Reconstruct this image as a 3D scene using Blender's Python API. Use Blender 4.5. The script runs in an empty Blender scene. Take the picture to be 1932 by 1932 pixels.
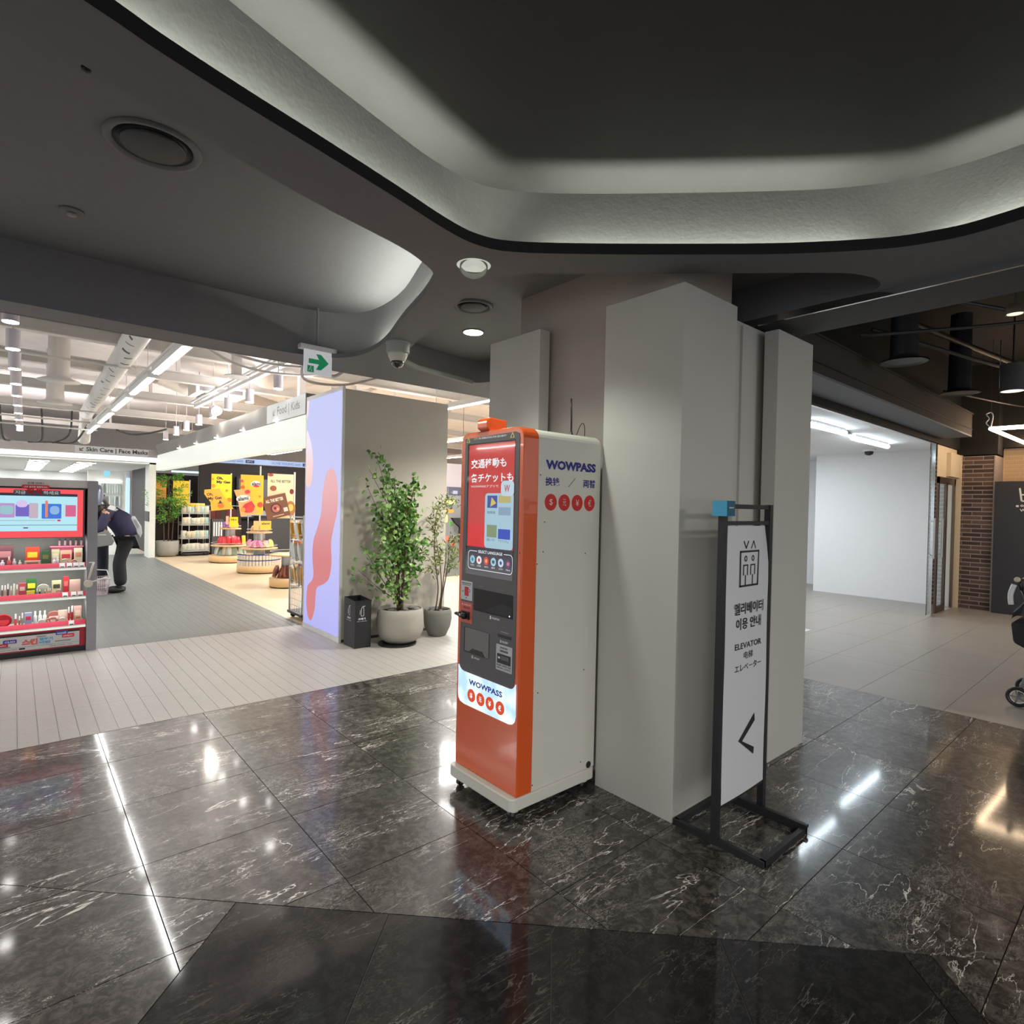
import bpy, bmesh, math, random
from mathutils import Vector, Matrix
random.seed(7)
S = bpy.context.scene
COL = S.collection
PI = math.pi

# ------------------------------------------------------------------ camera
cam = bpy.data.cameras.new('camera'); cam.lens = 20.26; cam.sensor_width = 36; cam.clip_end = 200; cam.clip_start = .05
co = bpy.data.objects.new('camera', cam); COL.objects.link(co)
r = Vector((.7570544, -.6529818, .0219867)); u = Vector((-.00917798, .02302015, .99969287)); f = Vector((.65328738, .75702368, -.01143445))
co.matrix_world = Matrix(((r.x, u.x, -f.x, 0), (r.y, u.y, -f.y, 0), (r.z, u.z, -f.z, 1.5), (0, 0, 0, 1)))
S.camera = co
# ------------------------------------------------------------------ world, exposure
W = bpy.data.worlds.new('world'); S.world = W; W.use_nodes = True
bg = W.node_tree.nodes['Background']; bg.inputs[0].default_value = (.93, .97, 1, 1); bg.inputs[1].default_value = .37
S.view_settings.view_transform = 'Standard'; S.view_settings.look = 'None'
S.view_settings.exposure = 1.4; S.view_settings.gamma = 1; S.view_settings.use_curve_mapping = False

def area(name, loc, size, power, color=(1, 1, 1), rot=(0, 0, 0), sy=None, spread=PI):
    l = bpy.data.lights.new(name, 'AREA'); l.energy = power; l.color = color; l.shape = 'RECTANGLE'
    l.size = size; l.size_y = sy or size; l.spread = spread
    o = bpy.data.objects.new(name, l); o.location = loc; o.rotation_euler = rot; COL.objects.link(o); return o
def spot(name, loc, power, color=(1, 1, 1), angle=1.9, rad=.05, rot=(0, 0, 0)):
    l = bpy.data.lights.new(name, 'SPOT'); l.energy = power; l.color = color; l.spot_size = angle; l.spot_blend = .6; l.shadow_soft_size = rad
    o = bpy.data.objects.new(name, l); o.location = loc; o.rotation_euler = rot; COL.objects.link(o); return o
# unseen fill lamps added in the hall behind the camera
area('hall_fill', (-3.2, -2.6, 2.6), 1.4, 120, (1, .98, .95))
area('hall_fill', (2.6, -3.2, 2.6), 1.2, 42, (1, .93, .86))

# ------------------------------------------------------------------ materials
def _n(nt, t, **k):
    n = nt.nodes.new(t)
    for a, b in k.items(): setattr(n, a, b)
    return n
def mat(name, col, rough=.5, metal=0, emit=0, ecol=None, var=.06, scale=12, bump=0, bscale=60, alpha=1, trans=0, coat=0, spec=.5, sss=0):
    m = bpy.data.materials.new(name); m.use_nodes = True; nt = m.node_tree; b = nt.nodes['Principled BSDF']
    I = b.inputs
    I['Roughness'].default_value = rough; I['Metallic'].default_value = metal; I['Specular IOR Level'].default_value = spec
    I['Alpha'].default_value = alpha; I['Transmission Weight'].default_value = trans; I['Coat Weight'].default_value = coat
    if 0 < emit < 5: ecol = ecol or col; emit *= .38; col = tuple(v * .15 for v in col)
    if emit:
        I['Emission Color'].default_value = (*(ecol or col), 1); I['Emission Strength'].default_value = emit
    tc = _n(nt, 'ShaderNodeTexCoord')
    ns = _n(nt, 'ShaderNodeTexNoise'); ns.inputs['Scale'].default_value = scale; ns.inputs['Detail'].default_value = 4
    nt.links.new(tc.outputs['Object'], ns.inputs['Vector'])
    mr = _n(nt, 'ShaderNodeMapRange'); mr.inputs[3].default_value = 1 - var; mr.inputs[4].default_value = 1 + var
    nt.links.new(ns.outputs[0], mr.inputs[0])
    mx = _n(nt, 'ShaderNodeVectorMath', operation='SCALE'); mx.inputs[0].default_value = col
    nt.links.new(mr.outputs[0], mx.inputs['Scale']); nt.links.new(mx.outputs[0], I['Base Color'])
    if bump:
        nb = _n(nt, 'ShaderNodeTexNoise'); nb.inputs['Scale'].default_value = bscale; nb.inputs['Detail'].default_value = 3
        nt.links.new(tc.outputs['Object'], nb.inputs['Vector'])
        bp = _n(nt, 'ShaderNodeBump'); bp.inputs['Strength'].default_value = bump; bp.inputs['Distance'].default_value = .01
        nt.links.new(nb.outputs[0], bp.inputs['Height']); nt.links.new(bp.outputs[0], I['Normal'])
    return m
_mc = {}
def cm(col, rough=.5, **k):          # a material cached by its colour
    key = (tuple(round(c, 3) for c in col), rough, tuple(sorted(k.items())))
    if key not in _mc: _mc[key] = mat('painted_%d' % len(_mc), col, rough, **k)
    return _mc[key]
def srgb(r, g, b):
    return tuple(((c / 255) / 12.92 if c / 255 <= .04045 else ((c / 255 + .055) / 1.055) ** 2.4) for c in (r, g, b))

def marble(name, base1, base2, vein, amt, rough):
    m = bpy.data.materials.new(name); m.use_nodes = True; nt = m.node_tree; L = nt.links; b = nt.nodes['Principled BSDF']
    tc = _n(nt, 'ShaderNodeTexCoord'); oi = _n(nt, 'ShaderNodeObjectInfo')
    sc = _n(nt, 'ShaderNodeVectorMath', operation='MULTIPLY_ADD')
    cb = _n(nt, 'ShaderNodeCombineXYZ'); L.new(oi.outputs['Random'], cb.inputs[0]); L.new(oi.outputs['Random'], cb.inputs[1])
    sc.inputs[1].default_value = (37, 91, 0); L.new(cb.outputs[0], sc.inputs[0]); L.new(tc.outputs['Object'], sc.inputs[2])
    P = sc.outputs[0]
    def noise(scale, detail, dist, vec, rgh=.5):
        n = _n(nt, 'ShaderNodeTexNoise'); n.inputs['Scale'].default_value = scale; n.inputs['Detail'].default_value = detail
        n.inputs['Distortion'].default_value = dist; n.inputs['Roughness'].default_value = rgh; L.new(vec, n.inputs['Vector']); return n.outputs[0]
    def ridge(v, w, soft):
        s = _n(nt, 'ShaderNodeMath', operation='SUBTRACT'); s.inputs[1].default_value = .5; L.new(v, s.inputs[0])
        a = _n(nt, 'ShaderNodeMath', operation='ABSOLUTE'); L.new(s.outputs[0], a.inputs[0])
        q = _n(nt, 'ShaderNodeMapRange', interpolation_type='SMOOTHSTEP'); q.inputs[1].default_value = w; q.inputs[2].default_value = soft
        q.inputs[3].default_value = 1; q.inputs[4].default_value = 0; L.new(a.outputs[0], q.inputs[0]); return q.outputs[0]
    def mask(v, lo, hi):
        q = _n(nt, 'ShaderNodeMapRange', interpolation_type='SMOOTHSTEP'); q.inputs[1].default_value = lo; q.inputs[2].default_value = hi; L.new(v, q.inputs[0]); return q.outputs[0]
    def mul(a, c):
        q = _n(nt, 'ShaderNodeMath', operation='MULTIPLY'); L.new(a, q.inputs[0])
        if isinstance(c, float): q.inputs[1].default_value = c
        else: L.new(c, q.inputs[1])
        return q.outputs[0]
    def mx(a, c):
        q = _n(nt, 'ShaderNodeMath', operation='MAXIMUM'); L.new(a, q.inputs[0]); L.new(c, q.inputs[1]); return q.outputs[0]
    mp = _n(nt, 'ShaderNodeMapping'); mp.inputs['Rotation'].default_value = (0, 0, -.45); mp.inputs['Scale'].default_value = (.55, 2.4, 1); L.new(P, mp.inputs[0])
    mp2 = _n(nt, 'ShaderNodeMapping'); mp2.inputs['Rotation'].default_value = (0, 0, .5); mp2.inputs['Scale'].default_value = (1.2, 3.2, 1); L.new(P, mp2.inputs[0])
    v1 = mul(ridge(noise(2.1, 6, .5, mp.outputs[0], .55), .0010, .0048), mask(noise(1.6, 2, 0, P), .46, .60))
    v2 = mul(ridge(noise(6.0, 5, .5, mp.outputs[0], .6), .001, .009), mask(noise(2.2, 3, 0, mp.outputs[0]), .49, .63))
    v3 = mul(ridge(noise(17, 4, .6, mp2.outputs[0], .65), .001, .022), mask(noise(3.1, 3, .4, P), .46, .66))
    vv = mx(v1, mx(mul(v2, .8), mul(v3, .5)))
    vv = mul(vv, float(amt))
    br = noise(20, 9, .5, P, .8)
    cr = _n(nt, 'ShaderNodeMix', data_type='RGBA'); cr.inputs[6].default_value = (*base1, 1); cr.inputs[7].default_value = (*base2, 1)
    L.new(mask(br, .42, .62), cr.inputs[0])
    hv = _n(nt, 'ShaderNodeMix', data_type='RGBA'); hv.inputs[7].default_value = (*vein, 1); L.new(vv, hv.inputs[0]); L.new(cr.outputs[2], hv.inputs[6])
    L.new(hv.outputs[2], b.inputs['Base Color'])
    rr = _n(nt, 'ShaderNodeMapRange'); rr.inputs[3].default_value = rough * .8; rr.inputs[4].default_value = rough * 1.3; L.new(noise(3, 4, 0, P), rr.inputs[0]); L.new(rr.outputs[0], b.inputs['Roughness'])
    b.inputs['Specular IOR Level'].default_value = .42 if amt > .5 else .12; b.inputs['Coat Weight'].default_value = .55; b.inputs['Coat Roughness'].default_value = .075; b.inputs['Coat IOR'].default_value = 1.6
    return m
M_MARBLE = marble('brown_marble', (.014, .0115, .010), (.098, .085, .076), (.80, .76, .70), 1.0, .30)
M_BLACKM = marble('black_marble', (.006, .0055, .0058), (.022, .019, .018), (.42, .38, .34), .28, .4)
def ribbed(name, col, rough, freq, axis, bump, var=.05, joint=None):
    m = mat(name, col, rough, var=var, scale=5); nt = m.node_tree; b = nt.nodes['Principled BSDF']
    tc = _n(nt, 'ShaderNodeTexCoord'); w = _n(nt, 'ShaderNodeTexWave', wave_type='BANDS', bands_direction=axis)
    w.inputs['Scale'].default_value = freq; w.inputs['Distortion'].default_value = .6; w.inputs['Detail'].default_value = 2
    nt.links.new(tc.outputs['Object'], w.inputs['Vector'])
    bp = _n(nt, 'ShaderNodeBump'); bp.inputs['Strength'].default_value = bump; bp.inputs['Distance'].default_value = .004
    nt.links.new(w.outputs[1], bp.inputs['Height']); nt.links.new(bp.outputs[0], b.inputs['Normal'])
    return m
M_PALE = ribbed('pale_ribbed_tile', srgb(176, 173, 168), .38, 10.5, 'Y', .5)
M_DKPL = ribbed('grey_plank', srgb(112, 116, 114), .42, 3.0, 'X', .12, .08)
M_GROUT = mat('grout', (.11, .104, .098), .8)
M_GROUTL = mat('pale_grout', srgb(150, 147, 140), .8)
M_WOOD = ribbed('maple_floor', srgb(206, 186, 156), .38, 2.2, 'X', .15, .10)
M_GREYT = mat('grey_porcelain', srgb(150, 144, 136), .33, var=.10, scale=2.2, bump=.05)
M_CEIL = mat('charcoal_ceiling', (.165, .160, .164), .75, var=.08, scale=30, bump=.12, bscale=220)
M_CEILD = mat('black_ceiling', (.007, .0062, .006), .8)
M_CEILB = mat('dark_brown_paint', (.034, .028, .025), .8, var=.15)
M_PANEL = mat('off_white_cladding', srgb(196, 194, 187), .62, var=.04, scale=3, bump=.03)
M_TAUPE = mat('taupe_column', srgb(172, 162, 154), .7, var=.04, scale=3)
M_CONC = mat('greige_plaster', srgb(188, 181, 168), .75, var=.07, scale=2.5, bump=.06)
M_WHITE = mat('white_paint', srgb(232, 230, 226), .55)
M_OFFW = mat('exposed_white_ceiling', srgb(232, 226, 224), .7, var=.1, scale=4, bump=.2, bscale=12)
M_WALLW = mat('cool_white_wall', srgb(225, 225, 226), .7, var=.02)
M_CREAM = mat('cream_wall', srgb(216, 200, 172), .7)
M_BLACK = mat('black_satin', (.012, .012, .014), .4)
M_BLKM = mat('black_powder_coat', (.018, .018, .022), .45)
M_CHROME = mat('chrome', (.75, .76, .78), .12, 1)
M_STEEL = mat('brushed_steel', (.5, .5, .5), .35, 1)
M_BRONZE = mat('dark_bronze', (.16, .12, .10), .3, .9)
M_GLASS = mat('clear_glass', (.9, .95, .93), .02, trans=1)
M_GREY = mat('grey_metal', srgb(128, 127, 130), .45)
M_LAMP = mat('lamp_white', (1, .99, .97), .5, emit=30)
M_LAMPSOFT = mat('spot_lens', (1, .97, .93), .5, emit=14)
M_COVE = mat('cove_led', (.94, 1, .86), .5, emit=88)
M_COVE2 = mat('cove_led_2', (.96, 1, .9), .5, emit=75)
M_SILVER = mat('white_metal', srgb(222, 222, 222), .4)

# ------------------------------------------------------------------ mesh helpers
ORG = {}
class MB:
    def __init__(s): s.v = []; s.f = []; s.sm = []
    def add(s, vs, fs, sm=False):
        o = len(s.v); s.v += [tuple(p) for p in vs]; s.f += [tuple(i + o for i in q) for q in fs]; s.sm += [sm] * len(fs); return s
    def box(s, x0, x1, y0, y1, z0, z1):
        return s.add([(x, y, z) for z in (z0, z1) for x, y in ((x0, y0), (x1, y0), (x1, y1), (x0, y1))],
                     [(3, 2, 1, 0), (4, 5, 6, 7), (0, 1, 5, 4), (1, 2, 6, 5), (2, 3, 7, 6), (3, 0, 4, 7)])
    def obox(s, c, ax, ay, az):      # oriented box: centre and three half-axis vectors
        c, ax, ay, az = map(Vector, (c, ax, ay, az))
        vs = [c + ax * i + ay * j + az * k for k in (-1, 1) for i, j in ((-1, -1), (1, -1), (1, 1), (-1, 1))]
        return s.add(vs, [(3, 2, 1, 0), (4, 5, 6, 7), (0, 1, 5, 4), (1, 2, 6, 5), (2, 3, 7, 6), (3, 0, 4, 7)])
    def prism(s, poly, z0, z1):
        n = len(poly)
        return s.add([(x, y, z0) for x, y in poly] + [(x, y, z1) for x, y in poly],
                     [tuple(range(n - 1, -1, -1)), tuple(range(n, 2 * n))] + [(i, (i + 1) % n, n + (i + 1) % n, n + i) for i in range(n)])
    def slab3(s, pts, nv):           # polygon of 3-D points extruded by a vector
        n = len(pts); nv = Vector(nv); a = [Vector(p) for p in pts]
        return s.add(a + [p + nv for p in a], [tuple(range(n - 1, -1, -1)), tuple(range(n, 2 * n))] + [(i, (i + 1) % n, n + (i + 1) % n, n + i) for i in range(n)])
    def cyl(s, p0, p1, r0, r1=None, n=16, cap=True, sm=True):
        r1 = r0 if r1 is None else r1; p0, p1 = Vector(p0), Vector(p1); d = (p1 - p0).normalized()
        a = d.cross((0, 0, 1)) if abs(d.z) < .95 else d.cross((1, 0, 0)); a.normalize(); b = d.cross(a)
        ring = lambda p, r: [p + (a * math.cos(t) + b * math.sin(t)) * r for t in (2 * PI * i / n for i in range(n))]
        s.add(ring(p0, r0) + ring(p1, r1), [(i, (i + 1) % n, n + (i + 1) % n, n + i) for i in range(n)], sm)
        if cap: s.add(ring(p0, r0), [tuple(range(n))]); s.add(ring(p1, r1), [tuple(range(n))])
        return s
    def tube(s, pts, r, n=8, cap=True):
        pts = [Vector(p) for p in pts]; rs = r if isinstance(r, (list, tuple)) else [r] * len(pts); vs = []; fs = []; pa = None
        for i, p in enumerate(pts):
            d = (pts[min(i + 1, len(pts) - 1)] - pts[max(i - 1, 0)]).normalized()
            if pa is None: a = d.cross((0, 0, 1)) if abs(d.z) < .9 else d.cross((1, 0, 0))
            else: a = pa - d * pa.dot(d)
            a.normalize(); pa = a; b = d.cross(a)
            vs += [p + (a * math.cos(t) + b * math.sin(t)) * rs[i] for t in (2 * PI * k / n for k in range(n))]
        for i in range(len(pts) - 1):
            fs += [(i * n + k, i * n + (k + 1) % n, (i + 1) * n + (k + 1) % n, (i + 1) * n + k) for k in range(n)]
        if cap: fs += [tuple(range(n)), tuple(range((len(pts) - 1) * n, len(pts) * n))]
        return s.add(vs, fs, True)
    def lathe(s, c, prof, n=32, cap0=True, cap1=True):
        cx, cy, cz = c; vs = []; fs = []
        for r_, z in prof: vs += [(cx + r_ * math.cos(2 * PI * k / n), cy + r_ * math.sin(2 * PI * k / n), cz + z) for k in range(n)]
        for i in range(len(prof) - 1): fs += [(i * n + k, i * n + (k + 1) % n, (i + 1) * n + (k + 1) % n, (i + 1) * n + k) for k in range(n)]
        if cap0: fs.append(tuple(range(n)))
        if cap1: fs.append(tuple(range((len(prof) - 1) * n, len(prof) * n)))
        return s.add(vs, fs, True)
    def ball(s, c, rx, ry=None, rz=None, n=10, m=6, rot=None):
        ry = ry or rx; rz = rz or rx; vs = []; fs = []; c = Vector(c)
        for i in range(m + 1):
            t = PI * i / m
            for k in range(n):
                a = 2 * PI * k / n; v = Vector((rx * math.sin(t) * math.cos(a), ry * math.sin(t) * math.sin(a), rz * math.cos(t)))
                if rot: v = rot @ v
                vs.append(c + v)
        for i in range(m): fs += [(i * n + k, i * n + (k + 1) % n, (i + 1) * n + (k + 1) % n, (i + 1) * n + k) for k in range(n)]
        return s.add(vs, fs, True)
    def torus(s, c, R, r, axis='z', n=28, m=8):
        pts = []
        for i in range(n + 1):
            t = 2 * PI * i / n; a, b = R * math.cos(t), R * math.sin(t)
            pts.append(Vector(c) + Vector({'z': (a, b, 0), 'y': (a, 0, b), 'x': (0, a, b)}[axis]))
        vs = []; fs = []
        A = Vector({'z': (0, 0, 1), 'y': (0, 1, 0), 'x': (1, 0, 0)}[axis])
        for i in range(n):
            d = (pts[i] - Vector(c)).normalized()
            vs += [pts[i] + (d * math.cos(q) + A * math.sin(q)) * r for q in (2 * PI * k / m for k in range(m))]
        for i in range(n):
            j = (i + 1) % n; fs += [(i * m + k, i * m + (k + 1) % m, j * m + (k + 1) % m, j * m + k) for k in range(m)]
        return s.add(vs, fs, True)
    def build(s, name, m, parent=None, bev=0, kind=None, label=None, org=None, seg=2):
        o0 = Vector(ORG.get(parent.name, (0, 0, 0))) if parent else Vector(org or (0, 0, 0))
        me = bpy.data.meshes.new(name); me.from_pydata([Vector(p) - o0 for p in s.v], [], s.f)
        bm = bmesh.new(); bm.from_mesh(me)
        for i, fc in enumerate(bm.faces): fc.smooth = s.sm[i] if i < len(s.sm) else False
        if bev:
            bmesh.ops.recalc_face_normals(bm, faces=bm.faces)
            bmesh.ops.bevel(bm, geom=[e for e in bm.edges if len(e.link_faces) == 2 and e.calc_face_angle(0) > .6], offset=bev, segments=seg, affect='EDGES', profile=.5)
        bmesh.ops.recalc_face_normals(bm, faces=bm.faces)
        bm.to_mesh(me); bm.free(); me.materials.append(m)
        o = bpy.data.objects.new(name, me); COL.objects.link(o)
        if parent: o.parent = parent
        elif org: o.location = org
        ORG[o.name] = tuple(o0)
        if kind: o['kind'] = kind
        if label: o['label'] = label
        return o
def thing(name, label, cat, loc=(0, 0, 0), group=None):
    o = bpy.data.objects.new(name, None); o.empty_display_size = .1; COL.objects.link(o); o.location = loc; ORG[o.name] = tuple(loc)
    o['label'] = label; o['category'] = cat
    if group: o['group'] = group
    return o
def tag(o, label, cat, group=None):
    o['label'] = label; o['category'] = cat
    if group: o['group'] = group
    return o
def struct(o): o['kind'] = 'structure'; return o
def children(o): return [c for c in list(COL.objects) if c.parent == o]
_kids = {}
def copy_tree(o, loc, label=None, group=None, rotz=None, kids=None):
    c = o.copy(); COL.objects.link(c); c.location = loc; ORG[c.name] = tuple(loc)
    if rotz is not None: c.rotation_euler = (0, 0, rotz)
    if label: c['label'] = label
    if group: c['group'] = group
    for ch in o.children:
        d = ch.copy(); COL.objects.link(d); d.parent = c
        for g in ch.children:
            e = g.copy(); COL.objects.link(e); e.parent = d
    return c
def struct_copy(o, m):
    return o
# flat graphics on a plane: origin O, right U, up V, towards the viewer N
class Plane:
    def __init__(s, O, U, V=(0, 0, 1)):
        s.O, s.U, s.V = Vector(O), Vector(U), Vector(V); s.N = s.U.cross(s.V).normalized()
    def at(s, a, b, d=0): return s.O + s.U * a + s.V * b + s.N * d
def sheet(name, P, polys, m, parent, d=.001, th=.001, **k):
    mb = MB()
    for q in polys: mb.slab3([P.at(a, b, d) for a, b in q], P.N * th)
    return mb.build(name, m, parent, **k)
def rect(a0, a1, b0, b1): return [(a0, b0), (a1, b0), (a1, b1), (a0, b1)]
def rrect(a0, a1, b0, b1, r, n=5):
    out = []
    for cx, cy, t0 in ((a1 - r, b1 - r, 0), (a0 + r, b1 - r, PI / 2), (a0 + r, b0 + r, PI), (a1 - r, b0 + r, 1.5 * PI)):
        out += [(cx + r * math.cos(t0 + PI / 2 * i / n), cy + r * math.sin(t0 + PI / 2 * i / n)) for i in range(n + 1)]
    return out
def disc(a, b, ra, rb=None, n=20): return [(a + ra * math.cos(2 * PI * i / n), b + (rb or ra) * math.sin(2 * PI * i / n)) for i in range(n)]
def stroke(a0, b0, a1, b1, w):
    dx, dy = a1 - a0, b1 - b0; l = math.hypot(dx, dy) or 1; nx, ny = -dy / l * w / 2, dx / l * w / 2
    return [(a0 + nx, b0 + ny), (a0 - nx, b0 - ny), (a1 - nx, b1 - ny), (a1 + nx, b1 + ny)]
def text(name, body, P, a0, a1, b0, b1, m, parent, d=.0015, bold=.0, skew=0, rot=0):
    c = bpy.data.curves.new('t', 'FONT'); c.body = body; c.offset = bold; c.resolution_u = 2
    o = bpy.data.objects.new('t', c); COL.objects.link(o); bpy.context.view_layer.update()
    me = bpy.data.meshes.new_from_object(o.evaluated_get(bpy.context.evaluated_depsgraph_get())); bpy.data.objects.remove(o); bpy.data.curves.remove(c)
    if not me.vertices: return None
    xs = [v.co.x for v in me.vertices]; ys = [v.co.y for v in me.vertices]; x0, x1, y0, y1 = min(xs), max(xs), min(ys), max(ys)
    o0 = Vector(ORG.get(parent.name, (0, 0, 0)))
    ca, sa = math.cos(rot), math.sin(rot); am, bmid = (a0 + a1) / 2, (b0 + b1) / 2
    for v in me.vertices:
        a = a0 + (v.co.x - x0) / (x1 - x0) * (a1 - a0); b = b0 + (v.co.y - y0) / (y1 - y0) * (b1 - b0); a += skew * (b - b0)
        if rot: a, b = am + (a - am) * ca - (b - bmid) * sa, bmid + (a - am) * sa + (b - bmid) * ca
        v.co = P.at(a, b, d) - o0
    me.name = name; me.materials.clear(); me.materials.append(m)
    ob = bpy.data.objects.new(name, me); COL.objects.link(ob); ob.parent = parent; ORG[ob.name] = tuple(o0); return ob
def smooth(pts, n=5, closed=False):     # Catmull-Rom through 2-D or 3-D points
    P = [Vector(p) for p in pts]; L = len(P); out = []
    for i in range(L if closed else L - 1):
        g = lambda k: P[(i + k) % L] if closed else P[max(0, min(L - 1, i + k))]
        a, b, c, d = g(-1), g(0), g(1), g(2)
        for j in range(n):
            t = j / n; out.append(tuple(.5 * ((2 * b) + (c - a) * t + (2 * a - 5 * b + 4 * c - d) * t * t + (3 * b - a - 3 * c + d) * t ** 3)))
    if not closed: out.append(tuple(P[-1]))
    return out
def clip(poly, a, b, c):                # keep a*x + b*y >= c
    out = []
    for i in range(len(poly)):
        p, q = poly[i], poly[(i + 1) % len(poly)]; dp = a * p[0] + b * p[1] - c; dq = a * q[0] + b * q[1] - c
        if dp >= 0: out.append(p)
        if dp * dq < 0:
            t = dp / (dp - dq); out.append((p[0] + (q[0] - p[0]) * t, p[1] + (q[1] - p[1]) * t))
    return out
def area2(p): return abs(sum(p[i][0] * p[(i + 1) % len(p)][1] - p[(i + 1) % len(p)][0] * p[i][1] for i in range(len(p)))) / 2
def inset(poly, g):                     # shrink a convex polygon
    n = len(poly); s = sum(poly[i][0] * poly[(i + 1) % n][1] - poly[(i + 1) % n][0] * poly[i][1] for i in range(n)); out = poly
    for i in range(n):
        p, q = poly[i], poly[(i + 1) % n]; dx, dy = q[0] - p[0], q[1] - p[1]; l = math.hypot(dx, dy)
        if l < 1e-6: continue
        nx, ny = (-dy / l, dx / l) if s > 0 else (dy / l, -dx / l)
        out = clip(out, nx, ny, nx * p[0] + ny * p[1] + g)
        if len(out) < 3: return []
    return out

# ================================================================== floors
floor = struct(MB().prism([(-9, -7), (14, -7), (14, 26), (-9, 26)], -.06, -.006).build('floor', M_GROUT))
def tiles(name, xs, ys, regions, m, gap=.0018, par=floor):
    for i in range(len(xs) - 1):
        for j in range(len(ys) - 1):
            for reg in regions:
                p = [(xs[i], ys[j]), (xs[i + 1], ys[j]), (xs[i + 1], ys[j + 1]), (xs[i], ys[j + 1])]
                for h in reg:
                    p = clip(p, *h)
                    if len(p) < 3: break
                if len(p) < 3 or area2(p) < 4e-4: continue
                p = inset(p, gap)
                if len(p) < 3: continue
                MB().prism(p, -.005, 0).build(name, m, par)
K = 1.0
far_ = (1, 1, 2.9); near_ = (-1, -1, -2.9); left_ = (-1, 1, 1.625); right_ = (1, -1, 1.856)
inner = [(-1, -1, -2.05), (1, -1, -1.625), (-1, 1, -1.856)]
xs = [.41 + .6 * k for k in range(-3, 8)] + [5.4]; ys = [.95 + .592 * k for k in range(-3, 6)] + [4.44]
tiles('marble_tile', xs, ys, [[far_], [near_, left_], [near_, right_], inner], M_MARBLE)
for a, b in ((-1.856, -1.726), (-1.726, -.865), (-.865, -.032), (-.032, .803), (.803, 1.625)):   # black border slabs, cut along the diagonal
    q = [(0, -1), (3.5, -1), (3.5, 3.2), (0, 3.2)]; q = [(-1, -1), (4, -1), (4, 4), (-1, 4)]
    for h in ((-1, -1, -2.9), (1, 1, 2.05), (-1, 1, a), (1, -1, -b)): q = clip(q, *h)
    MB().prism(inset(q, .0022), -.005, 0).build('black_slab', M_BLACKM, floor)
MB().prism([(-9, -7), (5.4, -7), (5.4, -.84), (-1.4, -.84), (-1.4, 4.44), (-9, 4.44)], -.005, -.0005).build('outer_marble', M_MARBLE, floor)
MB().box(3.6, 5.4, -.84, -.80, -.005, -.0005).build('outer_marble', M_MARBLE, floor)
# pale ribbed tiles in front of the shop
MB().box(-9, 7, 4.44, 6.95, -.0055, -.003).build('pale_joint', M_GROUTL, floor)
for k in range(-14, 47):
    x = .024 + .1 * k
    for j in range(4):
        MB().box(x + .0012, x + .0988, 4.442 + .622 * j, 4.442 + .622 * (j + 1) - .0008, -.005, 0).build('ribbed_tile', M_PALE, floor)
MB().box(-9, -1.38, 4.442, 6.93, -.004, -.0003).build('outer_tile', M_PALE, floor)
MB().box(4.724, 7, 4.442, 6.2, -.004, -.0003).build('outer_tile', M_PALE, floor)
# grey planks of the shop aisle
MB().box(-9, 2.644, 6.93, 26, -.0055, -.002).build('plank_joint', mat('pale_plank_joint', srgb(170, 172, 170), .7), floor)
for k in range(-5, 27):
    x = .044 + .1 * k
    for j, (a, b) in enumerate(((6.933, 8.4), (8.4, 9.9), (9.9, 11.5))):
        MB().box(x + .002, min(x + .098, 2.63), a, b - .002, -.005, 0).build('plank', M_DKPL, floor)
mb = MB()
for k in range(-30, 27):
    x = .044 + .1 * k
    y0 = 11.5 if k >= -5 else 6.933
    mb.box(x + .002, min(x + .098, 2.63), y0, 18, -.005, 0)
mb.build('plank_field', M_DKPL, floor, kind='stuff')
MB().box(-9, 2.63, 18, 26, -.005, 0).build('pale_floor', mat('pale_stone', srgb(190, 190, 184), .3), floor)
MB().box(2.644, 14, 6.93, 26, -.005, -.0002).build('wood_floor', M_WOOD, floor)
MB().box(3.96, 14, 6.2, 6.93, -.005, -.0002).build('wood_floor', M_WOOD, floor)
MB().box(2.628, 2.644, 6.93, 18, -.005, .002).build('metal_strip', M_STEEL, floor)
MB().box(-9, 5.4, 4.434, 4.440, -.005, .0008).build('metal_strip', M_BRONZE, floor)
# grey porcelain on the right
tiles('porcelain_tile', [5.4 + 1.2 * k for k in range(6)], [.55 + .6 * k for k in range(-3, 9)], [[]], M_GREYT, .0015)
MB().box(5.4, 14, -7, -1.25, -.005, -.0004).build('outer_porcelain', M_GREYT, floor)
MB().box(11.4, 14, -1.25, 6.2, -.005, -.0004).build('outer_porcelain', M_GREYT, floor)

# ================================================================== dark ceiling over the hall
def filled(name, outer, holes, z, m, parent=None, th=0):
    c = bpy.data.curves.new(name, 'CURVE'); c.dimensions = '2D'; c.fill_mode = 'BOTH'
    for ring in [outer] + holes:
        sp = c.splines.new('POLY'); sp.points.add(len(ring) - 1); sp.use_cyclic_u = True
        for p, q in zip(sp.points, ring): p.co = (q[0], q[1], 0, 1)
    o = bpy.data.objects.new('t', c); COL.objects.link(o); bpy.context.view_layer.update()
    me = bpy.data.meshes.new_from_object(o.evaluated_get(bpy.context.evaluated_depsgraph_get())); bpy.data.objects.remove(o); bpy.data.curves.remove(c)
    for v in me.vertices: v.co.z = z
    me.name = name; me.materials.clear(); me.materials.append(m)
    ob = bpy.data.objects.new(name, me); COL.objects.link(ob)
    if parent: ob.parent = parent
    ORG[ob.name] = (0, 0, 0)
    return ob
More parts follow.
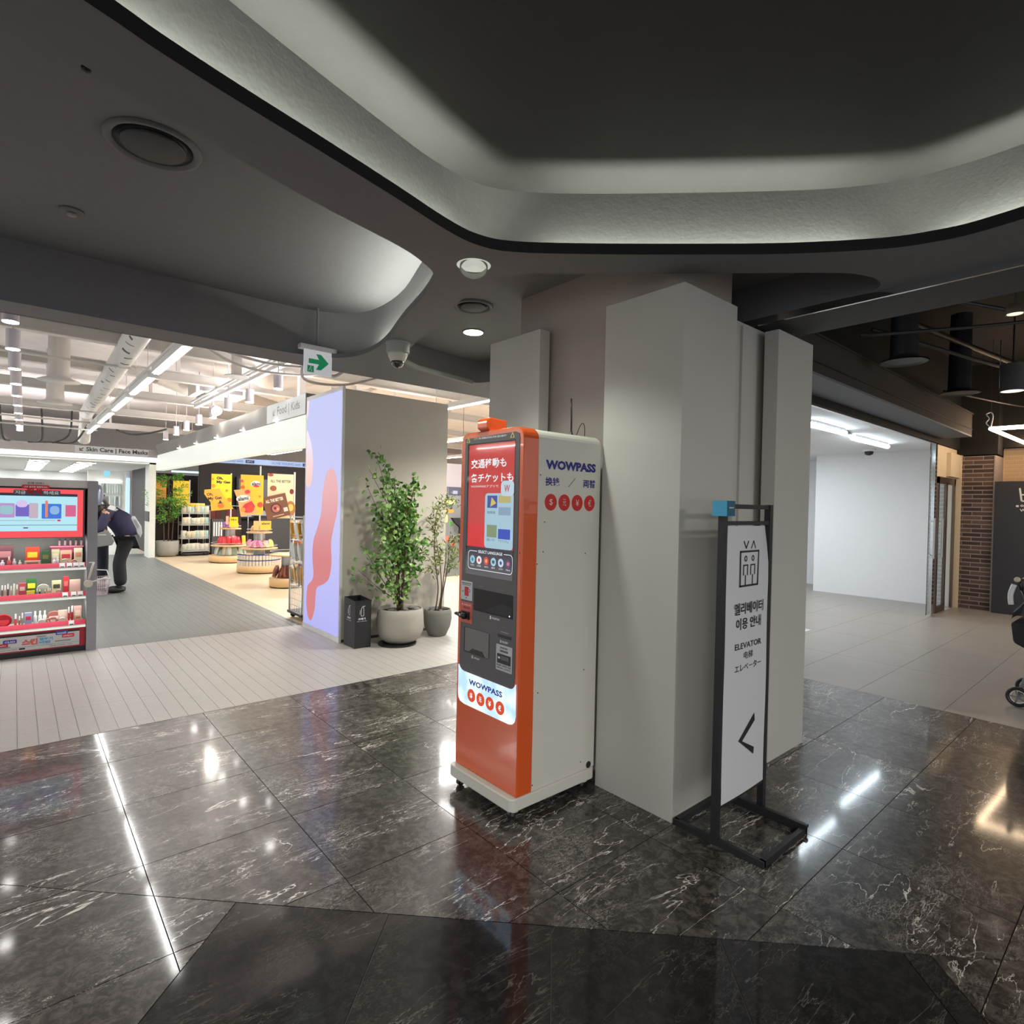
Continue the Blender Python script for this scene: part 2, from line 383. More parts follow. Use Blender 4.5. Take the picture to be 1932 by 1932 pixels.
def wallstrip(name, pts, z0, z1, m, parent, closed=True, sm=True, pts1=None):
    n = len(pts); p1 = pts1 or pts
    mb = MB(); mb.add([(x, y, z0) for x, y in pts] + [(x, y, z1) for x, y in p1], [(i, (i + 1) % n, n + (i + 1) % n, n + i) for i in range(n if closed else n - 1)], sm)
    return mb.build(name, m, parent)
def offset(pts, d):
    n = len(pts); out = []
    for i in range(n):
        a, b = Vector(pts[i - 1]), Vector(pts[(i + 1) % n]); t = (b - a).normalized(); out.append((pts[i][0] + t.y * d, pts[i][1] - t.x * d))
    return out
LIP = [(.112, 1.686), (.27, 1.742), (.478, 1.801), (.738, 1.866), (1.076, 1.955), (1.36, 2.035), (1.54, 2.056), (1.697, 2.000), (1.945, 1.795), (2.288, 1.475), (2.60, 1.165), (2.84, .87), (2.92, .70), (2.945, .55),
       (2.90, .25), (2.75, -.2), (2.45, -.8), (1.9, -1.5), (1.0, -2.1), (0, -2.35), (-1.5, -2.2), (-2.5, -1.3), (-2.7, -.2), (-2.2, .7), (-1.2, 1.22), (-.4, 1.53)]
LIPS = smooth(LIP, 4, True)
WALLO = [(.10, 1.80), (.48, 1.94), (.81, 2.045), (1.05, 2.115), (1.34, 2.196), (1.56, 2.225), (1.72, 2.205), (1.90, 2.10), (2.10, 1.93), (2.35, 1.69), (2.63, 1.41), (2.90, 1.12), (3.06, .88), (3.11, .69), (3.12, .45), (3.06, .15), (2.92, -.28), (2.6, -.9),
         (2.02, -1.64), (1.08, -2.26), (0, -2.52), (-1.58, -2.36), (-2.64, -1.4), (-2.86, -.2), (-2.33, .8), (-1.28, 1.36), (-.45, 1.65)]
WALLS_ = smooth(WALLO, 4, True)
HOLE2 = [(-.038, 1.875), (.18, 1.962), (.562, 2.105), (.878, 2.207), (1.131, 2.27), (1.33, 2.325), (1.477, 2.395), (1.592, 2.49), (1.692, 2.741), (1.816, 3.184), (1.972, 3.673), (2.035, 4.02), (2.02, 4.27), (1.92, 4.44), (1.703, 4.53), (1.4, 4.56), (.5, 4.58), (-1.5, 4.59), (-3.0, 4.58), (-3.25, 4.4), (-3.3, 3.5), (-3.3, 1.8), (-3.1, 1.5), (-2.5, 1.42), (-1.3, 1.56), (-.5, 1.75)]
H2 = smooth(HOLE2, 4, True)
TOP2 = [(-.038, 1.875), (.18, 1.962), (.562, 2.105), (.878, 2.207), (1.131, 2.27), (1.36, 2.325), (1.56, 2.39), (1.70, 2.47), (1.80, 2.73), (1.925, 3.15), (2.075, 3.62), (2.13, 3.98), (2.11, 4.27), (1.98, 4.46), (1.72, 4.56), (1.4, 4.58), (.5, 4.58), (-1.5, 4.59), (-3.0, 4.58), (-3.25, 4.4), (-3.3, 3.5), (-3.3, 1.8), (-3.1, 1.5), (-2.5, 1.42), (-1.3, 1.56), (-.5, 1.75)]
T2 = smooth(TOP2, 4, True)
HOLE3 = [(2.18, 3.65), (2.02, 3.10), (1.90, 2.70), (1.848, 2.40), (1.88, 2.19), (2.0, 2.05), (2.118, 1.945), (2.40, 1.67), (2.662, 1.41), (2.938, 1.14), (3.05, 1.05), (3.2, 1.0), (3.32, 1.03), (3.36, 1.15), (3.365, 1.6), (3.365, 3.0), (3.365, 4.0), (3.33, 4.3), (3.2, 4.38), (2.7, 4.32), (2.4, 4.2), (2.27, 4.0)]
H3 = smooth(HOLE3, 4, True)
ceil = struct(filled('ceiling', [(-9, -7), (3.38, -7), (3.38, 4.89), (-9, 4.89)], [LIPS, H2, H3], 2.65, M_CEIL))
filled('soffit', [(3.38, 2.0), (5.4, 2.0), (5.4, 4.89), (3.38, 4.89)], [], 2.65, M_CEIL, ceil)
# big lit recess: lip, ledge, wall, top
wallstrip('cove_lip', LIPS, 2.648, 2.697, mat('cove_lip_paint', (.010, .010, .010), .8), ceil)
wallstrip('cove_lip', offset(LIPS, -.02), 2.655, 2.697, M_CEIL, ceil)
filled('cove_ledge', WALLS_, [LIPS], 2.656, M_CEIL, ceil)
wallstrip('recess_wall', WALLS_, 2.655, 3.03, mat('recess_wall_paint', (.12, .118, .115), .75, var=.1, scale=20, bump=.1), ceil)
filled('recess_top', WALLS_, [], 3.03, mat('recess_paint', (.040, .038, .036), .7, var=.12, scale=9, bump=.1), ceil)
# second recess (rounded rectangle above the shop front)
filled('cove_ledge', T2, [[(x, y) for x, y in H2]], 2.656, M_CEIL, ceil)
wallstrip('recess_wall', T2, 2.65, 3.02, M_CEIL, ceil)
filled('recess_top', T2, [], 3.02, M_CEIL, ceil)
i0, i1 = 7 * 4, 14 * 4
wallstrip('cove_lip', H2[i0:i1 + 1], 2.648, 2.682, M_CEIL, ceil, closed=False)
# third recess around the column
wallstrip('recess_wall', H3, 2.65, 2.86, M_CEIL, ceil)
filled('recess_top', H3, [], 2.86, M_CEIL, ceil)
# LED strips lying on the ledges
def led(name, pts, z, w, m):
    mb = MB(); n = len(pts); L_ = []; R_ = []
    for i in range(n):
        a, b = Vector(pts[max(0, i - 1)]), Vector(pts[min(n - 1, i + 1)]); t = (b - a).normalized(); L_.append((pts[i][0] + t.y * w, pts[i][1] - t.x * w, z)); R_.append((pts[i][0] - t.y * w, pts[i][1] + t.x * w, z))
    mb.add(L_ + R_, [(i, i + 1, n + i + 1, n + i) for i in range(n - 1)]); mb.build(name, m, ceil)
mid = lambda A, f0, f1, off: [offset(A, off)[i] for i in range(int(f0), int(f1))]
WN = len(WALLS_)
M_BARRIER = mat('led_barrier', (.02, .02, .02), .7)
def channel(pts): wallstrip('led_barrier', pts, 2.657, 2.712, M_BARRIER, ceil, closed=False)  # unseen barrier added behind the lip to cut off the cove light
channel(mid(WALLS_, 0, 21, .062)); led('led_strip', mid(WALLS_, 0, 21, .034), 2.664, .007, M_COVE)
channel(mid(WALLS_, 29, 47, .062)); led('led_strip', mid(WALLS_, 29, 47, .034), 2.664, .007, M_COVE)
channel(mid(WALLS_, 51, 66, .062)); led('led_strip', mid(WALLS_, 51, 66, .034), 2.664, .006, M_COVE)
channel(mid(WALLS_, WN - 14, WN - 1, .062)); led('led_strip', mid(WALLS_, WN - 14, WN - 1, .034), 2.664, .007, M_COVE)
led('led_strip', mid(T2, 32, 46, -.035), 2.662, .006, M_COVE2)
# shop-side edge of the ceiling
MB().box(-9, 5.4, 4.88, 4.90, 2.65, 3.9).build('fascia', M_CEIL, ceil)
# beam with a chrome edge on the right
MB().box(3.38, 3.78, -7, 1.98, 2.62, 3.4).build('beam', mat('grey_beam_paint', (.075, .075, .076), .7, var=.06), ceil)
MB().box(3.362, 3.379, -7, 2.4, 2.612, 2.652).build('chrome_edge', M_CHROME, ceil)
# open black ceiling further right
deck = struct(MB().box(3.78, 14, -7, 2.4, 3.9, 3.95).build('ceiling', M_CEILD))
bb = struct(MB().box(3.78, 10.5, 2.0, 2.36, 2.66, 2.98).build('trim_1', M_CEILB))
MB().box(3.78, 10.5, 1.992, 2.0, 2.74, 2.75).build('groove', M_BLACK, bb)
MB().box(3.78, 10.52, 1.985, 2.37, 2.965, 2.98).build('edge_angle', M_CEILB, bb)
MB().box(3.78, 10.5, 2.0, 2.42, 2.64, 2.66).build('soffit_board', mat('blue_grey_soffit', (.16, .17, .19), .7), bb)
MB().box(5.0, 12, 2.36, 2.42, 2.56, 3.9).build('upper_wall', M_CEILD, bb)

# ================================================================== stepped column
t = thing('column', 'pale grey square column clad in stepped boxes, behind the orange ticket kiosk', 'column', (2.9, 2.2, 0))
MB().box(2.52, 3.07, 1.69, 2.87, 0, 2.86).build('core', M_TAUPE, t)
MB().box(2.522, 3.8, 1.70, 2.87, 0, 2.60).build('core_panel', M_PANEL, t)
MB().box(2.385, 2.88, 1.55, 2.03, 0, 2.575).build('box_panel', M_PANEL, t, bev=.002)
MB().box(2.405, 2.487, 2.56, 3.045, 0, 2.576).build('slab_panel', M_PANEL, t, bev=.002)
MB().box(3.20, 3.37, 1.685, 1.70, 0, 2.576).build('mid_panel', M_PANEL, t)
MB().box(3.405, 3.89, 1.57, 1.655, 0, 2.576).build('slab_panel', M_PANEL, t, bev=.002)
# ================================================================== display column of the shop
t = thing('display_column', 'greige shop column with a tall pink and lavender screen on its side', 'column', (3.28, 6.3, 0))
MB().box(2.635, 3.95, 5.8, 6.8, 0, 2.70).build('body', M_CONC, t)
MB().box(2.612, 2.64, 5.798, 6.802, 0, 2.725).build('screen_frame', M_SILVER, t)
MB().box(2.64, 3.95, 5.797, 5.80, 0, .03).build('base_line', M_BRONZE, t)
m = mat('lavender_screen', (.06, .06, .09), .7, spec=.1, emit=.92, ecol=(.55, .56, 1.0))
nt = m.node_tree; b = nt.nodes['Principled BSDF']; tc = _n(nt, 'ShaderNodeTexCoord'); sp = _n(nt, 'ShaderNodeSeparateXYZ'); cr = _n(nt, 'ShaderNodeValToRGB')
mr = _n(nt, 'ShaderNodeMapRange'); mr.inputs[2].default_value = 2.7; nt.links.new(tc.outputs['Object'], sp.inputs[0]); nt.links.new(sp.outputs[2], mr.inputs[0]); nt.links.new(mr.outputs[0], cr.inputs[0])
cr.color_ramp.elements[0].color = (.50, .50, 1.0, 1); cr.color_ramp.elements[1].color = (.62, .66, 1.0, 1); e = cr.color_ramp.elements.new(.5); e.color = (.66, .66, 1, 1)
nt.links.new(cr.outputs[0], b.inputs['Emission Color'])
P = Plane((2.611, 6.80, 0), (0, -1, 0))
scr = sheet('screen', P, [rect(.03, .99, .06, 2.68)], m, t, d=.001, th=.002)
def blobmat(name, lo, hi, z0, z1):
    m = mat(name, tuple(v * .1 for v in lo), .4, emit=.9, ecol=lo); nt = m.node_tree; b = nt.nodes['Principled BSDF']
    tc = _n(nt, 'ShaderNodeTexCoord'); sp = _n(nt, 'ShaderNodeSeparateXYZ'); mr = _n(nt, 'ShaderNodeMapRange', interpolation_type='SMOOTHSTEP'); mr.inputs[1].default_value = z0; mr.inputs[2].default_value = z1
    mx = _n(nt, 'ShaderNodeMix', data_type='RGBA'); mx.inputs[6].default_value = (*lo, 1); mx.inputs[7].default_value = (*hi, 1)
    nt.links.new(tc.outputs['Object'], sp.inputs[0]); nt.links.new(sp.outputs[2], mr.inputs[0]); nt.links.new(mr.outputs[0], mx.inputs[0]); nt.links.new(mx.outputs[2], b.inputs['Emission Color']); return m
blob = [(.75, 1.86), (.86, 1.80), (.93, 1.62), (.92, 1.40), (.84, 1.22), (.78, 1.05), (.80, .84), (.74, .66), (.60, .58), (.42, .52), (.38, .42), (.36, .26), (.26, .12), (.16, .16), (.11, .32), (.14, .50), (.26, .58), (.31, .66), (.27, .86), (.29, 1.04), (.40, 1.20), (.50, 1.38), (.53, 1.60), (.62, 1.80)]
blob = smooth(blob, 4, True)
sheet('pink_shape', P, [blob], blobmat('pink_print', (.72, .22, .23), (.86, .45, .48), .75, 1.75), t, d=.0035, th=.0005)
b2 = smooth([(.03, 2.35), (.10, 2.28), (.20, 2.12), (.24, 1.92), (.20, 1.72), (.10, 1.66), (.03, 1.70)], 4)
sheet('peach_shape', P, [b2], blobmat('peach_print', (.98, .62, .55), (.85, .75, .93), 1.7, 2.3), t, d=.0035, th=.0005)
sheet('peach_shape', P, [[(.03, 2.68), (.09, 2.68), (.07, 2.52), (.03, 2.44)]], blobmat('peach_print', (.95, .72, .72), (.95, .72, .80), 2.4, 2.6), t, d=.0035, th=.0005)

# ================================================================== ticket kiosk
SV = .978
def F(y, z): return (2.523 - SV * y, 1.5 + SV * (z - 1.5))      # kiosk front: metres from its left edge, height
M_OR = mat('orange_lacquer', srgb(224, 92, 36), .25, coat=.5, var=.02)
M_PWH = mat('kiosk_white', srgb(214, 212, 202), .45, var=.02)
M_DG = mat('kiosk_dark_grey', srgb(88, 86, 88), .4)
M_NAVY = mat('navy_print', srgb(32, 36, 130), .5)
M_RED = mat('red_print', srgb(205, 40, 40), .5)
M_WP = mat('white_print', srgb(235, 235, 235), .5)
KX = 1.81
kiosk = thing('ticket_kiosk', 'tall orange and white touchscreen currency kiosk on casters beside the stepped column', 'kiosk', (2.1, 2.27, 0))
PF = Plane((KX, 2.523, 0), (0, -1, 0)); PS = Plane((1.81, 2.03, 0), (1, 0, 0))
# orange head with rounded top corners
body = [(0, .112)] + [(0, 1.80)] + [(.055 - .055 * math.cos(a), 1.822 + .055 * math.sin(a)) for a in [PI / 2 * i / 6 for i in range(7)]] + [(.503 - .055 + .055 * math.sin(a), 1.822 + .055 * math.cos(a)) for a in [PI / 2 * i / 6 for i in range(7)]] + [(.503, .112)]
MB().slab3([PF.at(a, b) for a, b in body], (.098, 0, 0)).build('front_housing', M_OR, kiosk, bev=.006)
wb = [(a * 1.0 + .004, b - .002) for a, b in body]
MB().slab3([Vector((1.908, 2.520 - (a - .004) * .978, b)) for a, b in wb], (.462, 0, 0)).build('cabinet', M_PWH, kiosk, bev=.004)
base = rrect(1.775, 2.37, 2.018, 2.535, .03)
bo = MB().prism(base, .05, .112).build('base_plate', M_PWH, kiosk, bev=.006)
MB().box(1.83, 1.90, 2.035, 2.51, .112, .118).build('shadow_gap', M_BLACK, kiosk)
for cx, cy in ((1.83, 2.065), (1.83, 2.48), (2.32, 2.065), (2.32, 2.48)):
    c = MB().cyl((cx, cy, .055), (cx, cy, .033), .026, n=14).build('caster', M_PWH, kiosk)
    MB().cyl((cx - .012, cy - .011, .021), (cx - .012, cy + .011, .021), .021, n=16).build('wheel', M_BLACK, c)
    MB().cyl((cx - .012, cy - .0125, .021), (cx - .012, cy + .0125, .021), .011, n=12).build('hub', M_STEEL, c)
# camera on the top edge
cb = MB().slab3([(1.80, 2.375, 1.932), (1.80, 2.375, 1.888), (1.84, 2.365, 1.862), (1.905, 2.365, 1.862), (1.93, 2.375, 1.892), (1.93, 2.375, 1.94), (1.83, 2.375, 1.945), (1.81, 2.375, 1.942)], (0, -.085, 0)).build('camera_box', M_OR, kiosk, bev=.007)
MB().cyl((1.822, 2.332, 1.868), (1.836, 2.332, 1.882), .011, n=14).build('lens', M_BLACK, cb)
MB().cyl((1.84, 2.2895, 1.895), (1.84, 2.292, 1.895), .004, n=8).build('screw', M_BLACK, cb)
# grey fascia with its rounded outline
gp = [F(2.540, 1.845), F(2.548, 1.853), F(2.127, 1.862), F(2.100, 1.852), F(2.095, 1.83), F(2.096, .64), F(2.105, .612), F(2.119, .600), F(2.516, .600), F(2.545, .615), F(2.555, .63)]
sheet('fascia_panel', PF, [gp], M_DG, kiosk, d=0, th=.002)
# screen: recess frame and picture
a0, b0 = F(2.515, 1.128); a1, b1 = F(2.127, 1.824)
M_SCR = lambda n, c, e=.85: mat(n, tuple(v * .3 for v in c), .08, emit=e, ecol=c, var=0, coat=.6)
sc = sheet('screen', PF, [rect(a0, a1, b0, b1)], mat('screen_glass_black', (.01, .01, .01), .06, coat=1), kiosk, d=.002, th=.001)
red = M_SCR('screen_red', srgb(205, 62, 58)); pale = M_SCR('screen_pale_blue', srgb(168, 205, 222)); wht = M_SCR('screen_white', srgb(232, 240, 245), .95)
dk = M_SCR('screen_dark', srgb(58, 52, 66)); red2 = M_SCR('screen_bright_red', srgb(222, 38, 45))
sheet('screen_picture', PF, [rect(a0 + .012, a1 - .002, F(0, 1.278)[1], b1 - .008)], red, sc, d=.003, th=.0004)
sheet('screen_picture', PF, [rect(a0 + .012, F(2.355, 0)[0], F(0, 1.278)[1], F(0, 1.40)[1])], red2, sc, d=.0034, th=.0004)
sheet('screen_picture', PF, [rect(a0 + .012, a1 - .002, b0 + .004, F(0, 1.276)[1])], dk, sc, d=.003, th=.0004)
text('lettering', '交通移動も', PF, F(2.482, 0)[0], F(2.190, 0)[0], F(0, 1.690)[1], F(0, 1.740)[1], wht, sc, d=.004, bold=.02)
text('lettering', '各チケットも', PF, F(2.482, 0)[0], F(2.135, 0)[0], F(0, 1.617)[1], F(0, 1.664)[1], wht, sc, d=.004, bold=.02)
text('lettering', 'WOWPASSアプリで', PF, F(2.480, 0)[0], F(2.25, 0)[0], F(0, 1.590)[1], F(0, 1.603)[1], wht, sc, d=.004)
q0, q1 = F(2.355, 1.278); q2, q3 = F(2.129, 1.560)
sheet('app_card', PF, [rrect(q0, q2, q1, q3, .02)], pale, sc, d=.004, th=.0004)
for (ya, za, yb, zb, c) in ((2.335, 1.485, 2.255, 1.548, (60, 78, 160)), (2.243, 1.512, 2.15, 1.548, (190, 180, 110)), (2.335, 1.335, 2.255, 1.398, (130, 150, 110)), (2.243, 1.33, 2.15, 1.38, (30, 70, 190)), (2.243, 1.45, 2.15, 1.49, (140, 165, 190))):
    A = F(ya, za); B = F(yb, zb); sheet('photo', PF, [rect(A[0], B[0], A[1], B[1])], M_SCR('screen_photo', srgb(*c)), sc, d=.0046, th=.0004)
A = F(2.31, 1.49); B = F(2.262, 1.52); sheet('photo_detail', PF, [[(A[0], A[1]), (B[0], B[1] - .01), (A[0] + .01, B[1] + .02)]], M_SCR('screen_yellow', srgb(215, 195, 90)), sc, d=.0052, th=.0003)
inkd = M_SCR('screen_ink', srgb(70, 80, 90), .6)
for (ya, yb, z, s_) in ((2.335, 2.27, 1.455, '路線図'), (2.335, 2.27, 1.315, '和服レンタル'), (2.243, 2.16, 1.312, 'アクアリウム')):
    A = F(ya, z); B = F(yb, z + .014); text('lettering', s_, PF, A[0], B[0], A[1], B[1], inkd, sc, d=.0052)
A = F(2.226, 1.545); B = F(2.127, 1.622)
sheet('app_badge', PF, [rrect(A[0], B[0], A[1], B[1], .022)], M_SCR('screen_badge', srgb(190, 215, 230), .9), sc, d=.0052, th=.0004)
text('lettering', 'W', PF, A[0] + .025, B[0] - .03, A[1] + .02, B[1] - .02, M_SCR('screen_letter_red', srgb(190, 60, 60)), sc, d=.006, bold=.02)
A = F(2.492, 1.158); B = F(2.127, 1.256)
ring = rrect(A[0], B[0], A[1], B[1], .02); ri = rrect(A[0] + .003, B[0] - .003, A[1] + .003, B[1] - .003, .018)
mb = MB(); n_ = len(ring)
mb.add([PF.at(x, y, .0045) for x, y in ring] + [PF.at(x, y, .0045) for x, y in ri], [(i, (i + 1) % n_, n_ + (i + 1) % n_, n_ + i) for i in range(n_) if not (ring[i][1] > B[1] - .004 and ring[(i + 1) % n_][1] > B[1] - .004 and False)])
mb.build('language_frame', wht, sc)
C0 = F(2.402, 1.245); C1 = F(2.205, 1.266)
sheet('language_title_back', PF, [rect(C0[0] - .01, C1[0] + .01, C0[1], C1[1])], dk, sc, d=.0050, th=.0003)
text('lettering', 'SELECT LANGUAGE', PF, C0[0], C1[0], C0[1] + .002, C1[1] - .004, wht, sc, d=.0058, bold=.015)
for y_, c, c2 in ((2.451, (150, 205, 220), (60, 120, 160)), (2.394, (235, 240, 245), (200, 45, 55)), (2.333, (215, 50, 50), (235, 190, 90)), (2.275, (170, 215, 232), (60, 80, 90)), (2.216, (200, 225, 240), (60, 60, 140)), (2.159, (90, 60, 110), (220, 120, 130))):
    c0 = F(y_, 1.210); sheet('language_button', PF, [disc(c0[0], c0[1], .021)], M_SCR('screen_button', srgb(*c)), sc, d=.0052, th=.0004)
    sheet('language_mark', PF, [disc(c0[0], c0[1], .009)], M_SCR('screen_mark', srgb(*c2)), sc, d=.0058, th=.0003)
    text('lettering', {2.451: 'English', 2.394: '日本語', 2.333: '简体中文', 2.275: '繁體中文', 2.216: '한국어', 2.159: 'More'}[y_], PF, c0[0] - .015, c0[0] + .015, c0[1] - .034, c0[1] - .026, wht, sc, d=.0052)
text('lettering', '繁體', PF, F(2.288, 0)[0], F(2.262, 0)[0], F(0, 1.203)[1], F(0, 1.218)[1], inkd, sc, d=.0064)
# warning strip above the screen
M_YEL = mat('warning_yellow', srgb(215, 205, 110), .5)
A = F(2.464, 1.843); B = F(2.372, 1.853); text('lettering', 'CCTV', PF, A[0], A[0] + .035, A[1], B[1], M_YEL, kiosk, d=.003, bold=.02)
text('lettering', 'IN OPERATION FOR SECURITY', PF, A[0] + .042, F(2.195, 0)[0], A[1], B[1], M_WP, kiosk, d=.003, bold=.035)
for y_ in (2.513, 2.15):
    c0 = F(y_, 1.846); w = .016
    sheet('warning_triangle', PF, [[(c0[0] - w, c0[1] - .013), (c0[0] + w, c0[1] - .013), (c0[0], c0[1] + .016)]], M_YEL, kiosk, d=.002, th=.001)
    sheet('warning_mark', PF, [[(c0[0] - w * .45, c0[1] - .009), (c0[0] + w * .45, c0[1] - .009), (c0[0], c0[1] + .006)]], M_BLACK, kiosk, d=.003, th=.0006)
# upper slot niche: drawn as a flat near-black sheet on the front, without depth
def niche(y0, y1, z0, z1, name, r=.01):
    A = F(y0, z0); B = F(y1, z1)
    n1 = sheet(name, PF, [rrect(A[0], B[0], A[1], B[1], r)], mat('niche_black', (.005, .005, .006), .6), kiosk, d=.002, th=.001); return n1, A, B
n1, A, B = niche(2.437, 2.119, .941, 1.058, 'scanner_niche', .004)
sheet('scanner_bed', PF, [[(A[0] + .09, A[1] + .01), (B[0] - .005, A[1] + .006), (B[0] - .005, A[1] + .055), (B[0] - .09, A[1] + .062), (B[0] - .16, A[1] + .035)]], mat('scanner_black', (.012, .012, .018), .5), n1, d=.003, th=.001)
sheet('status_light', PF, [disc(B[0] - .022, A[1] + .012, .004)], mat('violet_led', (.5, .5, 1), emit=2), n1, d=.004, th=.001)
text('lettering', 'PASSPORT', PF, A[0] + .155, A[0] + .215, A[1] - .022, A[1] - .012, M_WP, kiosk, d=.003, bold=.02)
sheet('passport_mark', PF, [rect(A[0] + .137, A[0] + .146, A[1] - .025, A[1] - .008)], M_WP, kiosk, d=.002, th=.001)
text('lettering', 'SCANNER', PF, A[0] + .03, A[0] + .075, B[1] + .012, B[1] + .018, M_GREY, kiosk, d=.003)
text('lettering', 'PASSPORT', PF, A[0] + .19, A[0] + .245, B[1] + .012, B[1] + .018, M_GREY, kiosk, d=.003)
A = F(2.552, .985); B = F(2.451, 1.087)
stk = sheet('instruction_sticker', PF, [rrect(A[0], B[0], A[1], B[1], .005)], mat('sticker_white', srgb(200, 204, 208), .5), kiosk, d=.002, th=.001)
sheet('card_picture', PF, [rrect(A[0] + .033, A[0] + .068, A[1] + .022, B[1] - .03, .003)], M_RED, stk, d=.0035, th=.0006)
sheet('arrow_ring', PF, [disc(A[0] + .074, A[1] + .052, .009)], cm(srgb(70, 90, 190)), stk, d=.0035, th=.0006)
sheet('arrow_ring', PF, [disc(A[0] + .074, A[1] + .052, .006)], cm(srgb(200, 204, 208)), stk, d=.0045, th=.0006)
sheet('heading', PF, [rect(A[0] + .008, B[0] - .008, B[1] - .014, B[1] - .009), rect(A[0] + .012, B[0] - .012, B[1] - .022, B[1] - .019)], cm((.12, .10, .11)), stk, d=.0035, th=.0004)
sheet('dots', PF, [disc(A[0] + .05, A[1] + .012, .004), disc(A[0] + .018, A[1] + .045, .004)], cm((.05, .05, .05)), stk, d=.0035, th=.0004)
A = F(2.556, .863); B = F(2.449, .974)
rd = sheet('card_reader_plate', PF, [rect(A[0], B[0], A[1], B[1])], mat('coral_plate', srgb(205, 92, 76), .45), kiosk, d=.002, th=.001)
MB().box(KX - .012, KX - .003, 2.523 - A[0] - .085, 2.523 - A[0] - .02, A[1] + .02, A[1] + .06).build('reader_mouth', M_BLACK, rd)
MB().ball((KX - .018, 2.523 - A[0] - .028, A[1] + .042), .02, .024, .016).ball((KX - .02, 2.523 - A[0] - .055, A[1] + .038), .018, .016, .018).ball((KX - .02, 2.523 - A[0] + .002, A[1] + .042), .014, .024, .009).build('card_slot_bezel', M_BLACK, rd)
MB().cyl((KX - .036, 2.523 - A[0] - .045, A[1] + .045), (KX - .040, 2.523 - A[0] - .045, A[1] + .045), .006, n=12).build('reader_light', M_STEEL, rd)
text('lettering', 'CARD IN', PF, A[0] + .03, B[0] - .01, B[1] - .018, B[1] - .010, M_WP, rd, d=.0035)
sheet('white_dot', PF, [disc(A[0] + .02, B[1] - .014, .004)], M_WP, rd, d=.0035, th=.0005)
sheet('small_print', PF, [rect(A[0] + .03, B[0] - .02, B[1] - .034, B[1] - .024)], cm(srgb(130, 60, 52)), rd, d=.0035, th=.0005)
# banknote tray
A = F(2.518, .706); B = F(2.298, .842)
tr = sheet('tray_niche', PF, [rrect(A[0], B[0], A[1], B[1], .012)], mat('tray_edge_black', (.01, .01, .012), .4), kiosk, d=.002, th=.001)
sheet('tray_flap', PF, [[(A[0] + .012, A[1] + .008), (A[0] + .05, A[1] + .008), (A[0] + .075, A[1] + .028), (A[0] + .165, A[1] + .028), (B[0] - .03, A[1] + .004), (B[0] - .002, A[1] + .004), (B[0] - .002, B[1] - .002), (A[0] + .012, B[1] - .002)]], mat('tray_grey', srgb(112, 110, 108), .35), tr, d=.003, th=.001)
text('lettering', 'MONEY', PF, A[0] + .095, A[0] + .14, A[1] - .020, A[1] - .012, M_WP, kiosk, d=.003, bold=.02)
sheet('hand_mark', PF, [[(A[0] + .07, A[1] - .022), (A[0] + .086, A[1] - .022), (A[0] + .082, A[1] - .008), (A[0] + .074, A[1] - .008)]], cm((.55, .55, .55)), kiosk, d=.002, th=.001)
# receipt slot and note acceptor
A = F(2.230, .838); B = F(2.127, .853); sheet('receipt_slot', PF, [rect(A[0], B[0], A[1], B[1])], M_BLACK, kiosk, d=.002, th=.002)
text('lettering', 'RECEIPT', PF, A[0] + .035, A[0] + .08, A[1] - .024, A[1] - .014, M_WP, kiosk, d=.003, bold=.02)
sheet('receipt_mark', PF, [rect(A[0] + .018, A[0] + .028, A[1] - .026, A[1] - .012)], cm((.55, .55, .55)), kiosk, d=.002, th=.001)
sheet('small_print', PF, [rect(A[0] + .02, B[0] - .02, B[1] + .012, B[1] + .016)], cm((.3, .3, .3)), kiosk, d=.002, th=.001)
A = F(2.239, .673); B = F(2.116, .802)
mp_ = sheet('note_plate', PF, [rrect(A[0], B[0], A[1], B[1], .004)], mat('note_plate_silver', srgb(190, 192, 196), .4), kiosk, d=.002, th=.002)
text('lettering', 'MONEY', PF, A[0] + .045, A[0] + .09, B[1] - .018, B[1] - .008, M_BLACK, mp_, d=.0045, bold=.03)
sheet('small_print', PF, [disc(A[0] + .036, B[1] - .013, .005), rrect(A[0] + .03, A[0] + .09, B[1] - .034, B[1] - .024, .003)], M_DG, mp_, d=.004, th=.0006)
sheet('note_slot', PF, [rect(A[0] + .012, B[0] - .01, A[1] + .036, A[1] + .082)], M_BLACK, mp_, d=.004, th=.003)
sheet('note_picture', PF, [rect(A[0] + .04, B[0] - .02, A[1] + .055, A[1] + .074)], cm((.12, .11, .12)), mp_, d=.007, th=.0006)
sheet('note_mark', PF, [rect(A[0] + .02, A[0] + .034, A[1] + .058, A[1] + .068)], M_WP, mp_, d=.007, th=.0006)
text('lettering', 'MONEY ONE BY ONE', PF, A[0] + .006, B[0] - .008, A[1] + .022, A[1] + .030, M_BLACK, mp_, d=.0045, bold=.03)
text('lettering', '×MAX BILL : 50 NOTES', PF, A[0] + .006, B[0] - .008, A[1] + .010, A[1] + .017, M_BLACK, mp_, d=.0045, bold=.03)
